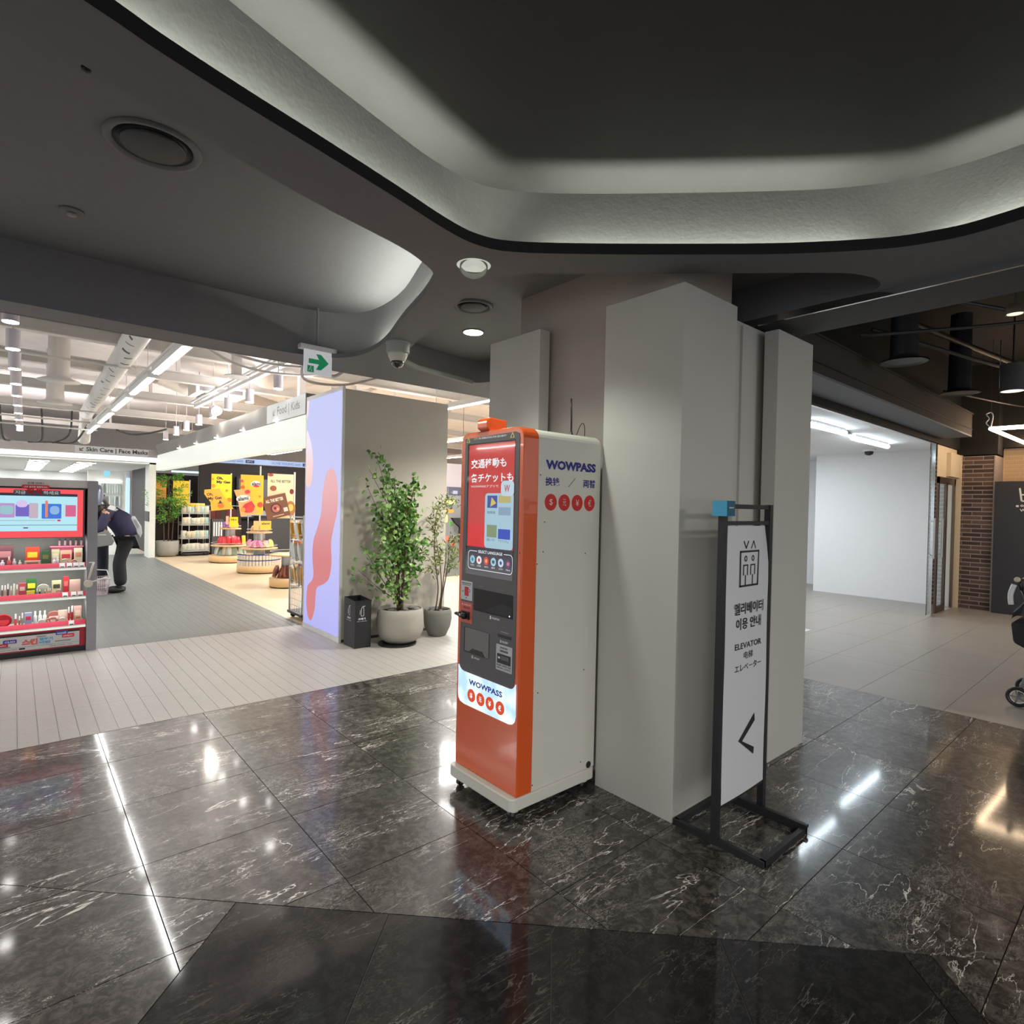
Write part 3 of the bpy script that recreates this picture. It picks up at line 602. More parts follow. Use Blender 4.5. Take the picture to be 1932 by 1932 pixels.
# backlit sign
lp = [F(2.557, .628)] + [F(2.545, .612), F(2.528, .602), F(2.510, .599)] + [F(2.130, .599), F(2.108, .604), F(2.094, .616), F(2.083, .632)] + [F(2.081, .475), F(2.088, .447), F(2.105, .431), F(2.13, .425)] + [F(2.50, .425), F(2.535, .432), F(2.552, .449), F(2.557, .475)]
lm = mat('backlit_acrylic', (.8, .85, .9), .4, emit=1.15, ecol=(.62, .82, 1.0), var=0)
nt = lm.node_tree; b = nt.nodes['Principled BSDF']; nz = _n(nt, 'ShaderNodeTexNoise'); nz.inputs['Scale'].default_value = 9; tc = _n(nt, 'ShaderNodeTexCoord'); nt.links.new(tc.outputs['Object'], nz.inputs['Vector'])
mx = _n(nt, 'ShaderNodeMix', data_type='RGBA'); mx.inputs[6].default_value = (.42, .66, 1, 1); mx.inputs[7].default_value = (.86, .98, 1, 1); mr = _n(nt, 'ShaderNodeMapRange'); mr.inputs[1].default_value = .35; mr.inputs[2].default_value = .62
nt.links.new(nz.outputs[0], mr.inputs[0]); nt.links.new(mr.outputs[0], mx.inputs[0]); nt.links.new(mx.outputs[2], b.inputs['Emission Color'])
ls = sheet('backlit_sign', PF, [lp], lm, kiosk, d=.002, th=.004)
nv = mat('lit_navy', srgb(40, 60, 150), .5, emit=.5, ecol=srgb(40, 60, 150)); orr = mat('lit_orange', srgb(235, 80, 40), .5, emit=.7, ecol=srgb(240, 84, 44))
A = F(2.458, .541); B = F(2.180, .571); text('lettering', 'WOWPASS', PF, A[0], B[0], A[1], B[1], nv, ls, d=.0075, bold=.035)
for y_, s_ in ((2.435, '$'), (2.356, '元'), (2.278, '¥'), (2.197, '€')):
    c0 = F(y_, .486); k_ = sheet('coin', PF, [disc(c0[0], c0[1], .033, n=28)], orr, ls, d=.006, th=.001)
    text('lettering', s_, PF, c0[0] - .011, c0[0] + .011, c0[1] - .014, c0[1] + .014, mat('lit_white', (.9, .95, 1), emit=.9), ls, d=.008, bold=.03)
# side panel print
def G(x, z): return (.971 * x - 1.81, 1.5 + .971 * (z - 1.5))
A = G(2.019, 1.687); B = G(2.399, 1.735); text('lettering', 'WOWPASS', PS, A[0], B[0], A[1], B[1], M_NAVY, kiosk, d=.003, bold=.055)
A = G(2.019, 1.603); B = G(2.120, 1.647); text('lettering', '换钱', PS, A[0], B[0], A[1], B[1], M_NAVY, kiosk, d=.003, bold=.025)
A = G(2.300, 1.603); B = G(2.398, 1.647); text('lettering', '両替', PS, A[0], B[0], A[1], B[1], M_NAVY, kiosk, d=.003, bold=.025)
A = G(2.187, 1.602); B = G(2.239, 1.650); sheet('slash_mark', PS, [stroke(A[0], A[1], B[0], B[1], .0035)], M_DG, kiosk, d=.002, th=.0006)
for x_, s_ in ((2.061, '$'), (2.159, '元'), (2.257, '¥'), (2.354, '€')):
    c0 = G(x_, 1.5205); sheet('coin', PS, [disc(c0[0], c0[1], .0415, n=32)], M_RED, kiosk, d=.002, th=.0006)
    text('lettering', s_, PS, c0[0] - .012, c0[0] + .012, c0[1] - .017, c0[1] + .017, mat('coin_symbol', srgb(238, 214, 205), .5), kiosk, d=.004)
hp = G(2.395, .088); sheet('cable_port', PS, [disc(hp[0], hp[1], .018)], M_BLACK, kiosk, d=.0, th=.004)
for x_, z_ in ((1.985, 1.655), (2.34, 1.64), (2.02, 1.42), (2.015, 1.27), (1.975, 1.21), (2.33, 1.25), (2.0, .56), (2.34, .62), (2.33, .12), (1.975, .10)):
    c0 = G(x_, z_); sheet('screw', PS, [disc(c0[0], c0[1], .0035, n=8)], M_BLACK, kiosk, d=.0, th=.003)
hh = G(2.0, 1.0)
# side card holder on the left edge
MB().box(1.815, 1.885, 2.523, 2.532, 1.19, 1.335).build('side_sign', mat('crimson_sign', srgb(190, 45, 60), .4), kiosk)
sheet('keyhole', PF, [disc(.489, 1.275, .003)], M_BLACK, kiosk, d=.0005, th=.001)
# antenna and its cable
an = thing('antenna', 'black rod antenna with a magnetic foot on top of the kiosk', 'antenna', (2.24, 2.13, 1.875))
MB().lathe((2.243, 2.13, 1.874), [(.015, 0), (.014, .008), (.007, .018), (.004, .04)], 16).build('foot', M_BLACK, an)
MB().tube([(2.243, 2.13, 1.90), (2.240, 2.13, 2.00), (2.237, 2.13, 2.075)], .0048).build('rod', M_BLACK, an)
tag(MB().tube(smooth([(2.262, 2.135, 1.877), (2.285, 2.13, 1.89), (2.305, 2.125, 1.935), (2.322, 2.12, 1.952), (2.337, 2.12, 1.93), (2.35, 2.13, 1.877)], 5), .0019, 6).build('cable', M_BLACK), 'thin black wire looped on top of the white kiosk cabinet', 'cable')

# ================================================================== elevator banner stand
t = thing('sign_stand', 'black frame stand with a white elevator banner in Korean, English, Chinese and Japanese', 'sign', (2.6, 1.33, 0))
fr = .011
for y0 in (1.115, 1.53):
    MB().box(2.395, 2.81, y0 - fr, y0 + fr, .0, .028).build('base_bar', M_BLKM, t)
for x0 in (2.395, 2.81):
    MB().box(x0 - fr, x0 + fr, 1.104, 1.541, .0, .028).build('base_bar', M_BLKM, t)
MB().box(2.80, 2.822, 1.10, 1.545, .028, .040).build('base_lip', M_BLKM, t)
for x0 in (2.404, 2.842):
    MB().box(x0 - .015, x0 + .015, 1.322, 1.352, .015, 1.53).build('post', M_BLKM, t)
MB().box(2.41, 2.84, 1.328, 1.346, 1.507, 1.528).build('top_rail', M_BLKM, t)
MB().box(2.41, 2.84, 1.325, 1.349, 1.432, 1.450).build('upper_rail', M_BLKM, t)
MB().box(2.41, 2.84, 1.325, 1.349, .150, .166).build('lower_rail', M_BLKM, t)
MB().box(2.80, 2.855, 1.328, 1.346, 0, .02).build('post_foot', M_BLKM, t)
# sheet with a curling right edge
mb = MB(); vs = []; fs = []; nx, nz = 10, 14
for j in range(nz + 1):
    z = .168 + (1.428 - .168) * j / nz
    for i in range(nx + 1):
        a = i / nx; x = 2.42 + a * (2.822 - 2.42); c = max(0, a - .72) / .28; zc = max(0, z - 1.22) / .21
        y = 1.322 - .004 * math.sin(a * 3) + .020 * c * c * zc - .0015 * math.sin(z * 9 + a * 2)
        if a > .85: x -= .012 * zc * zc * (a - .85) / .15
        vs.append((x, y, z))
for j in range(nz):
    for i in range(nx): q = j * (nx + 1) + i; fs.append((q, q + 1, q + nx + 2, q + nx + 1))
bn = mb.add(vs, fs, True).build('banner', mat('banner_white', srgb(208, 210, 214), .45, var=.015), t)
PB = Plane((0, 1.317, 0), (1, 0, 0))
ink = mat('black_print', (.012, .012, .013), .5)
def bx(n, *st, w=.007): return sheet(n, PB, [stroke(*s_, w) for s_ in st], ink, t, d=.0, th=.0008)
bx('down_chevron', (2.562, 1.358, 2.584, 1.324), (2.584, 1.324, 2.606, 1.358)); bx('up_chevron', (2.632, 1.322, 2.654, 1.358), (2.654, 1.358, 2.674, 1.322))
bx('lift_frame', (2.530, 1.309, 2.710, 1.309), (2.530, 1.149, 2.706, 1.149), (2.533, 1.312, 2.536, 1.146), (2.707, 1.312, 2.703, 1.146), w=.009)
for cx in (2.584, 2.652):
    mb = MB(); oo = disc(cx, 1.276, .013, .014); ii = disc(cx, 1.276, .007, .008); n_ = len(oo)
    mb.add([PB.at(a, b, .0006) for a, b in oo] + [PB.at(a, b, .0006) for a, b in ii], [(i, (i + 1) % n_, n_ + (i + 1) % n_, n_ + i) for i in range(n_)]).build('passenger_head', ink, t)
    bx('passenger_body', (cx - .022, 1.245, cx + .022, 1.245), (cx - .019, 1.245, cx - .019, 1.198), (cx + .019, 1.245, cx + .019, 1.198), (cx, 1.20, cx, 1.15), w=.006)
text('lettering', '엘리베이터', PB, 2.49, 2.765, 1.017, 1.072, ink, t, bold=.017)
text('lettering', '이용 안내', PB, 2.508, 2.745, .947, 1.0, ink, t, bold=.017)
text('lettering', 'ELEVATOR', PB, 2.503, 2.755, .856, .884, ink, t, bold=.012)
text('lettering', '电梯', PB, 2.586, 2.672, .805, .840, ink, t, bold=.006)
text('lettering', 'エレベーター', PB, 2.507, 2.757, .752, .785, ink, t, bold=.006)
sheet('left_arrow', PB, [[(2.560, .425), (2.705, .528), (2.711, .492), (2.592, .418)], [(2.560, .425), (2.592, .418), (2.709, .362), (2.705, .330)]], ink, t, d=0, th=.0008)
cb = MB().box(2.372, 2.442, 1.302, 1.372, 1.473, 1.542).build('corner_cube', mat('sky_blue_card', srgb(70, 165, 205), .4, var=.02), t)
PC = Plane((0, 1.301, 0), (1, 0, 0)); sheet('cube_face', PC, [rect(2.374, 2.441, 1.474, 1.541)], mat('deep_teal_card', srgb(12, 92, 120), .4), cb, d=0, th=.0006)
text('lettering', 'elevator', PC, 2.388, 2.430, 1.508, 1.516, M_WP, cb, d=.0015, bold=.02)

# ================================================================== exit sign, camera, vents, downlights
t = thing('exit_sign', 'white hanging exit sign with a green arrow pointing right', 'exit sign', (1.790, 4.45, 2.49))
MB().cyl((1.790, 4.46, 3.019), (1.790, 4.46, 2.71), .009, n=10).build('hanging_rod', mat('painted_rod', (.16, .16, .17), .5), t)
MB().box(1.650, 1.940, 4.435, 4.50, 2.680, 2.715).build('housing', mat('sign_housing', srgb(205, 205, 205), .45), t, bev=.003)
MB().box(1.684, 1.907, 4.451, 4.465, 2.493, 2.682).build('panel', mat('sign_panel_white', (.5, .52, .53), .4, emit=.42, ecol=(.92, .93, .96), var=.01), t)
PE = Plane((-.042, 4.450, -.0385), (1, 0, 0)); gm = mat('exit_green', (0, .20, .09), .5, emit=.38, ecol=(0, .36, .14), var=0)
k_ = .978; kx = lambda x: .042 + .978 * x; kz = lambda z: .0385 + 1.5 + .978 * (z - 1.5)
q_ = lambda pts: [(kx(a), kz(b)) for a, b in pts]
sheet('arrow', PE, [q_([(1.758, 2.635), (1.842, 2.635), (1.818, 2.678), (1.858, 2.678), (1.922, 2.616), (1.858, 2.553), (1.818, 2.553), (1.842, 2.598), (1.758, 2.598)])], gm, t, d=0, th=.001)
sheet('running_man_box', PE, [q_(rect(1.748, 1.800, 2.528, 2.580))], gm, t, d=0, th=.001)
sheet('running_man', PE, [q_(s_) for s_ in (stroke(1.772, 2.566, 1.766, 2.550, .007), stroke(1.766, 2.552, 1.782, 2.547, .005), stroke(1.766, 2.550, 1.757, 2.538, .005), stroke(1.772, 2.563, 1.786, 2.557, .004), stroke(1.782, 2.547, 1.783, 2.534, .005), disc(1.776, 2.571, .005, n=10))], M_WP, t, d=.0012, th=.0006)

t = thing('dome_camera', 'white dome security camera under the dark ceiling right of the exit sign', 'camera', (2.075, 3.70, 2.50))
MB().cyl((2.075, 3.70, 2.65), (2.075, 3.70, 2.578), .083, n=32).build('mount', mat('camera_mount', srgb(170, 172, 170), .5), t)
MB().cyl((2.075, 3.70, 2.65), (2.075, 3.70, 2.642), .088, n=32).build('flange', mat('camera_mount_2', srgb(170, 172, 170), .5), t)
MB().lathe((2.075, 3.70, 0), [(.070, 2.579), (.070, 2.560), (.064, 2.545), (.050, 2.515)], 32).build('shell', mat('camera_shell', srgb(214, 212, 200), .4), t)
d_ = MB().lathe((2.075, 3.70, 0), [(.048, 2.518), (.045, 2.50), (.035, 2.482), (.018, 2.472), (.001, 2.469)], 28).build('dome', mat('smoked_dome', (.05, .04, .04), .06, coat=1), t)
MB().cyl((2.068, 3.69, 2.492), (2.05, 3.665, 2.478), .013, n=12).build('lens', M_BLACK, d_)
tag(MB().slab3([(2.14, 3.79, 2.649), (2.30, 4.03, 2.649), (2.52, 4.16, 2.649), (3.2, 4.30, 2.649), (3.2, 4.33, 2.649), (2.50, 4.19, 2.649), (2.27, 4.05, 2.649), (2.11, 3.80, 2.649)], (0, 0, -.035)).build('conduit', mat('painted_conduit', srgb(120, 124, 116), .6)), 'grey painted surface conduit running from the dome camera along the ceiling', 'conduit')

M_VENT = mat('vent_dark', (.045, .044, .045), .6)
def vent(x, y, z, R, lab):
    t = thing('ceiling_vent', lab, 'vent', (x, y, z))
    MB().lathe((x, y, z), [(R * 1.08, -.002), (R * 1.05, -.012), (R * .96, -.014), (R * .90, -.006), (R * .86, -.001)], 40, False, False).build('outer_ring', M_CEIL, t)
    MB().lathe((x, y, z), [(R * .88, -.003), (R * .86, .0)], 40, True, False).build('throat', M_BLACK, t)
    MB().lathe((x, y, z), [(R * .72, -.003), (R * .72, -.012), (R * .68, -.016)], 40, True, True).build('centre_plate', M_VENT, t)
vent(.44, 2.93, 3.02, .172, 'large round dark vent in the ceiling at the upper left')
vent(2.364, 3.192, 2.86, .125, 'small round dark vent in the ceiling beside the column')
t = thing('smoke_detector', 'small smoke detector on the dark ceiling left of the large vent', 'detector', (.215, 3.895, 3.02))
MB().lathe((.215, 3.895, 3.02), [(.055, -.001), (.053, -.010), (.03, -.014)], 24).build('base', M_CEIL, t)
MB().lathe((.215, 3.895, 3.005), [(.022, 0), (.020, -.012), (.010, -.018)], 16).build('sensor', mat('sensor_cap', srgb(150, 140, 140), .4), t)
tag(MB().lathe((.178, 2.572, 3.02), [(.016, -.001), (.014, -.012), (.006, -.016)], 14).build('ceiling_sprinkler', M_BLACK), 'tiny black sprinkler cap on the ceiling above the large vent', 'sprinkler')
tag(MB().lathe((2.935, .32, 2.65), [(.006, -.0005), (.005, -.004)], 10).build('indicator_light', mat('tiny_white', (1, 1, 1), emit=1)), 'tiny white indicator light on the dark ceiling edge at the right', 'light')
t = thing('gimbal_downlight', 'white adjustable downlight with a tilted lamp in the dark ceiling band', 'downlight', (1.658, 2.242, 2.65))
c = (1.658, 2.242, 2.65)
MB().lathe(c, [(.102, -.001), (.102, -.006), (.084, -.008), (.080, .0)], 40, False, False).build('trim_ring', mat('downlight_trim', srgb(180, 178, 172), .4), t)
MB().lathe(c, [(.082, -.002), (.080, -.001)], 32, True, True).build('reflector', mat('reflector_glow', (.8, .8, .72), .4, emit=.50, ecol=(.95, 1, .86)), t)
MB().lathe((0, 0, 0), [(.062, -.004), (.060, -.030), (.055, -.034)], 32).build('lamp_head', mat('lamp_head_white', (.8, .8, .75), .3, emit=3.2, ecol=(.95, 1, .88)), t)
lh = t.children[-1]; lh.matrix_local = Matrix.Identity(4)
for v in lh.data.vertices:
    p = v.co + Vector(c); q = Matrix.Rotation(math.radians(-24), 3, Vector((.7, -.5, 0))) @ (p); v.co = Vector((q.x, q.y, q.z + .006))
hr_ = MB(); hr_.lathe((0, 0, 0), [(.066, .006), (.067, -.030), (.061, -.0335)], 32, False, False); hr_.v = [tuple(Vector(c) + Matrix.Rotation(math.radians(-24), 3, Vector((.7, -.5, 0))) @ Vector(q) + Vector((0, 0, .006))) for q in hr_.v]; hr_.build('lamp_rim', mat('lamp_rim_grey', srgb(150, 148, 140), .4), t)
t = thing('round_downlight', 'glowing round downlight near the stepped column', 'downlight', (2.721, 3.667, 2.86))
MB().lathe((2.721, 3.667, 2.86), [(.088, -.001), (.086, -.006), (.076, -.007)], 32, True, False).build('trim_ring', mat('downlight_trim_b', srgb(150, 148, 140), .4), t)
MB().lathe((2.721, 3.667, 2.853), [(.076, -.001), (.070, -.003)], 32, True, True).build('diffuser', mat('downlight_lens', (1, 1, .85), emit=9, ecol=(1, 1, .78)), t)
spot('downlight_lamp', (2.721, 3.667, 2.84), 60, (1, .98, .88), 2.5, .06)
spot('downlight_lamp', (1.64, 2.21, 2.60), 16, (.95, 1, .88), 2.2, .05)

t = thing('soffit_downlight', 'round downlight in the ceiling edge hidden behind the stepped column', 'downlight', (4.3, 4.4, 2.65))
MB().lathe((4.3, 4.4, 2.65), [(.088, -.001), (.086, -.006), (.07, -.007)], 24, True, False).build('trim_ring', M_GREY, t); MB().lathe((4.3, 4.4, 2.643), [(.072, -.001), (.066, -.003)], 24, True, True).build('diffuser', mat('downlight_lens_b', (1, 1, .9), emit=9), t)
spot('downlight_lamp', (4.3, 4.4, 2.62), 95, (1, .96, .88), 2.6, .05)
# ================================================================== pots, plants, umbrella-cover bin
M_POT = mat('concrete_pot', srgb(168, 163, 153), .75, var=.08, scale=8, bump=.08)
M_SOIL = mat('soil', (.045, .036, .03), .95, bump=.5, bscale=60)
M_STONE = mat('grey_pebble', srgb(120, 116, 112), .8, var=.2)
M_BARK = mat('brown_bark', srgb(88, 66, 52), .8, var=.25, scale=30)
def leafmesh(mb, p, d, l, w, nrm, k=0):
    d = d.normalized(); s = d.cross(nrm)
    if s.length < .01: s = d.cross(Vector((1, 0, 0)))
    s.normalize(); n = s.cross(d)
    b = p + d * l * .12
    if k == 0: pts = [b, b + d * l * .30 + s * w, b + d * l * .62 + s * w * .85, b + d * l, b + d * l * .62 - s * w * .85, b + d * l * .30 - s * w]
    else: pts = [b, b + d * l * .35 + s * w, b + d * l * .7 + s * w * .7, b + d * l - n * l * .12, b + d * l * .7 - s * w * .7, b + d * l * .35 - s * w]
    mdl = b + d * l * .5 - n * w * .35
    o = len(mb.v); mb.v += [tuple(q) for q in pts] + [tuple(mdl)]
    for i in range(6): mb.f.append((o + i, o + (i + 1) % 6, o + 6)); mb.sm.append(False)
def leafmat(name, c1, c2):
    m = mat(name, c1, .45, var=.0); nt = m.node_tree; b = nt.nodes['Principled BSDF']; g = _n(nt, 'ShaderNodeNewGeometry'); mx = _n(nt, 'ShaderNodeMix', data_type='RGBA')
    mx.inputs[6].default_value = (*c1, 1); mx.inputs[7].default_value = (*c2, 1); nt.links.new(g.outputs['Random Per Island'], mx.inputs[0]); nt.links.new(mx.outputs[2], b.inputs['Base Color']); return m
M_LEAF1 = leafmat('mid_green_leaf', srgb(66, 116, 46), srgb(140, 176, 92)); M_LEAF2 = leafmat('olive_leaf', srgb(92, 112, 52), srgb(150, 158, 88)); M_LEAF3 = leafmat('bright_leaf', srgb(60, 130, 40), srgb(130, 190, 75))
R_ = random.Random(11)
def rv(a): return Vector((R_.uniform(-a, a), R_.uniform(-a, a), R_.uniform(-a, a)))
# big pot
c = (3.155, 5.46, 0)
pot = thing('round_pot', 'large round pale concrete pot with grey pebbles beside the black bin', 'pot', c)
MB().cyl((3.10, 5.42, 0), (3.10, 5.42, .014), .20, n=36).build('saucer', M_BLACK, pot)
MB().lathe(c, [(.12, .014), (.165, .022), (.215, .06), (.245, .13), (.252, .20), (.247, .30), (.236, .368), (.230, .374), (.222, .370), (.215, .335)], 44, True, False).build('shell', M_POT, pot)
MB().lathe(c, [(.217, .330), (.05, .338)], 30, False, True).build('soil', M_SOIL, pot)
for i in range(16):
    a = i * 2.4; r_ = .05 + .15 * ((i * .37) % 1); s_ = R_.uniform(.028, .045)
    MB().ball((c[0] + r_ * math.cos(a), c[1] + r_ * math.sin(a), .348), s_ * 1.2, s_, s_ * .55, 8, 5).build('pebble', M_STONE, pot)
tree = thing('potted_tree', 'leafy green tree with round leaves growing in the large concrete pot', 'plant', (3.155, 5.46, .335))
px = lambda x, z: Vector((x, 5.46, z))
tr = MB(); tops = []
for i, (dx, dy) in enumerate(((-.02, .01), (.01, -.015), (.025, .015), (0, .025))):
    top = Vector((3.155 + (-.10, .02, .12, .05)[i], 5.46 + (0, -.05, .04, .08)[i], (1.75, 1.6, 1.45, 1.2)[i]))
    pts = smooth([(3.155 + dx, 5.46 + dy, .33), (3.15 + dx * 1.5, 5.46 + dy * 1.5, .62), (3.155 + dx * 2.5, 5.46 + dy * 2, .9), tuple(top)], 5)
    tr.tube(pts, [.017 - .012 * k / (len(pts) - 1) for k in range(len(pts))], 8); tops.append(pts)
tr.build('trunk', M_BARK, tree)
br = MB(); lf = MB()
# branch tips traced around the crown (x, z)
tips = [(2.90, 2.03), (2.97, 1.93), (3.02, 1.78), (2.93, 1.66), (2.67, 1.83), (2.76, 1.70), (2.86, 1.55), (3.30, 1.77), (3.33, 1.68), (3.18, 1.70), (3.40, 1.50), (3.28, 1.55), (3.36, 1.36), (3.08, 1.60), (2.95, 1.42), (3.02, 1.33), (3.15, 1.42), (3.25, 1.33), (3.33, 1.20), (3.10, 1.20), (3.20, 1.12),
        (2.92, 1.28), (3.03, 1.48), (3.22, 1.05), (3.32, 1.02), (3.12, .98), (3.20, .90), (2.80, 1.18), (2.86, 1.05), (2.76, 1.00), (2.93, .93), (2.86, .85), (2.70, .80), (2.96, .74), (3.00, .66), (3.40, .72), (3.05, .88), (3.14, 1.50), (3.20, 1.25), (3.00, 1.08), (3.28, .95), (3.37, 1.10)]
for (x, z) in tips:
    y = 5.46 + R_.uniform(-.18, .16); tip = Vector((x, y, z)); st = tops[R_.randrange(4)]
    zs = max(.45, z - .35 - abs(x - 3.15) * .7); b0 = min(st, key=lambda q: abs(q[2] - zs)); b0 = Vector(b0)
    m1 = b0.lerp(tip, .5) + Vector((0, 0, -.03)); pts = smooth([tuple(b0), tuple(m1), tuple(tip)], 4); br.tube(pts, [.0055 - .004 * k / (len(pts) - 1) for k in range(len(pts))], 5)
    dens = 42 if 2.9 < x < 3.36 else 24
    if z > 1.6: dens = 34
    if x < 2.8 or z < .85: dens = 18
    if x > 3 and z < 1.02: dens = 14
    for k in range(dens):
        q = Vector(pts[R_.randrange(len(pts) // 3, len(pts))]) + rv(.075)
        leafmesh(lf, q, rv(1) + Vector((0, 0, -.2)), R_.uniform(.042, .066), R_.uniform(.020, .029), rv(1))
br.build('branches', M_BARK, tree); lf.build('foliage', M_LEAF1, tree, kind='stuff')
# small pot
c = (3.672, 5.52, 0)
pot = thing('tall_pot', 'small dark grey concrete pot narrowing to its foot, right of the large pot', 'pot', c)
MB().lathe(c, [(.095, 0), (.105, .012), (.145, .10), (.162, .19), (.160, .26), (.150, .30), (.145, .303), (.138, .298), (.135, .275)], 40, True, False).build('shell', mat('grey_concrete', srgb(118, 117, 110), .75, var=.12, scale=10, bump=.08), pot)
MB().lathe(c, [(.137, .270), (.03, .276)], 26, False, True).build('soil', M_SOIL, pot)
for i in range(9):
    a = i * 2.4; r_ = .03 + .09 * ((i * .41) % 1)
    MB().ball((c[0] + r_ * math.cos(a), c[1] + r_ * math.sin(a), .282), .022, .018, .011, 8, 5).build('pebble', M_STONE, pot)
tree = thing('bamboo_shrub', 'slim shrub with narrow olive leaves growing in the small concrete pot', 'plant', (3.672, 5.52, .27))
st = MB(); lf = MB()
stems = [[(3.64, 5.52, .27), (3.66, 5.5, .55), (3.60, 5.5, .95), (3.60, 5.48, 1.40)], [(3.68, 5.52, .27), (3.72, 5.52, .5), (3.68, 5.5, .8), (3.62, 5.5, 1.1)], [(3.70, 5.53, .27), (3.78, 5.54, .6), (3.82, 5.54, .85), (3.82, 5.54, 1.1)], [(3.70, 5.50, .27), (3.74, 5.52, .6), (3.80, 5.55, .95)]]
for s_ in stems: p_ = smooth(s_, 5); st.tube(p_, [.008 - .005 * k / (len(p_) - 1) for k in range(len(p_))], 6)
for (x, z, n_) in ((3.62, 1.44, 34), (3.70, 1.50, 26), (3.80, 1.54, 22), (3.88, 1.58, 26), (3.58, 1.30, 36), (3.66, 1.24, 36), (3.60, 1.10, 40), (3.68, 1.02, 36), (3.52, .92, 26), (3.60, .86, 34), (3.72, .90, 28), (3.84, 1.02, 46), (3.90, .92, 46), (3.80, .86, 40), (3.92, 1.10, 30), (3.48, .78, 14), (3.60, .72, 16), (3.86, .78, 30), (3.64, 1.36, 26), (3.95, 1.52, 18), (3.86, 1.14, 20)):
    b0 = min((Vector(q) for s_ in stems for q in smooth(s_, 5)), key=lambda q: abs(q.z - z + .12) + abs(q.x - x)); tip = Vector((x, 5.5 + R_.uniform(-.1, .12), z))
    p_ = smooth([tuple(b0), tuple(b0.lerp(tip, .6) + Vector((0, 0, .02))), tuple(tip)], 4); st.tube(p_, .0026, 5)
    for k in range(n_):
        q = Vector(p_[R_.randrange(3, len(p_))]) + rv(.055); leafmesh(lf, q, rv(1), R_.uniform(.045, .07), R_.uniform(.006, .009), rv(1), 1)
st.build('stems', M_BARK, tree); lf.build('foliage', M_LEAF2, tree, kind='stuff')
# bin
t = thing('umbrella_cover_bin', 'black square umbrella cover bin with white pictograms against the greige column', 'bin', (2.72, 5.6, 0))
bm_ = MB()
bm_.add([(2.635, 5.465, 0), (2.815, 5.465, 0), (2.815, 5.72, 0), (2.635, 5.72, 0), (2.635, 5.465, .485), (2.815, 5.465, .485), (2.815, 5.72, .505), (2.635, 5.72, .505)], [(0, 1, 5, 4), (1, 2, 6, 5), (2, 3, 7, 6), (3, 0, 4, 7), (3, 2, 1, 0)])
bm_.add([(2.643, 5.473, .484), (2.807, 5.473, .484), (2.807, 5.712, .503), (2.643, 5.712, .503), (2.643, 5.473, .40), (2.807, 5.473, .40), (2.807, 5.712, .42), (2.643, 5.712, .42)], [(0, 1, 5, 4), (1, 2, 6, 5), (2, 3, 7, 6), (3, 0, 4, 7), (4, 5, 6, 7)])
bm_.build('shell', M_BLKM, t)
MB().box(2.633, 2.817, 5.463, 5.473, .478, .488).build('rim', M_BLACK, t)
for Pb, k in ((Plane((2.635, 5.4645, 0), (1, 0, 0)), 0), (Plane((2.634, 5.72, 0), (0, -1, 0)), 1)):
    o_ = .055 if k == 0 else .10
    sheet('bag_pictogram', Pb, [stroke(o_ + .012, .40, o_ + .012, .33, .004), stroke(o_ + .04, .40, o_ + .04, .33, .004), stroke(o_ + .012, .33, o_ + .04, .33, .004), stroke(o_ + .012, .40, o_ + .025, .425, .004), stroke(o_ + .025, .425, o_ + .055, .43, .005), stroke(o_ + .04, .40, o_ + .035, .42, .004), stroke(o_, .39, o_ - .002, .345, .003)], M_WP, t, d=.001, th=.001)
    text('lettering', '쓰레기', Pb, o_ - .02, o_ + .06, .29, .312, M_WP, t, d=.002, bold=.04)
    text('lettering', 'Wet Umbrella', Pb, o_ - .035, o_ + .075, .272, .281, M_WP, t, d=.002)

# ================================================================== right side: glass room, brick pier, hoarding
wr = struct(MB().box(11.57, 11.65, 2.44, 4.55, 0, 2.58).build('wall_right', M_WALLW))
struct(MB().box(12.6, 12.7, 2.44, 9, 0, 2.58).build('wall_back', M_WALLW))
struct(MB().box(11.65, 12.6, 4.53, 4.55, 0, 2.58).build('wall_side', M_WALLW))
struct(MB().box(5.0, 5.05, 2.44, 4.9, 0, 2.58).build('wall_near', M_WALLW))
struct(MB().box(5.05, 12.6, 6.10, 6.18, 0, 2.58).build('wall_far', M_WALLW))
rc = struct(MB().box(5.0, 12.7, 2.43, 6.18, 2.58, 2.64).build('ceiling', M_WALLW))
t = thing('glass_front', 'clear glass shopfront with chrome posts facing the white empty room', 'glass front', (8, 2.41, 0))
MB().box(5.0, 11.6, 2.395, 2.425, 2.555, 2.585).build('head_rail', M_STEEL, t)
MB().box(10.33, 10.43, 2.385, 2.435, 0, 2.555).build('post', M_CHROME, t)
MB().box(10.16, 10.33, 2.404, 2.412, .02, 2.555).build('glass_fin', M_GLASS, t)
d1 = struct(MB().box(10.56, 10.63, 2.39, 2.43, 0, 2.08).build('door_1', M_BRONZE))
MB().box(11.50, 11.58, 2.39, 2.43, 0, 2.08).build('door_stile', M_BRONZE, d1)
MB().box(11.02, 11.10, 2.39, 2.43, 0, 2.0).build('door_stile', M_BRONZE, d1)
MB().box(10.56, 11.58, 2.39, 2.43, 1.98, 2.08).build('door_head', M_BRONZE, d1)
MB().box(10.63, 11.02, 2.39, 2.43, .0, .10).build('door_bottom_rail', M_BRONZE, d1)
MB().box(10.63, 11.02, 2.405, 2.413, .10, 1.98).build('door_glass', M_GLASS, d1)
MB().box(11.10, 11.50, 2.405, 2.413, .02, 1.98).build('door_glass', M_GLASS, d1)
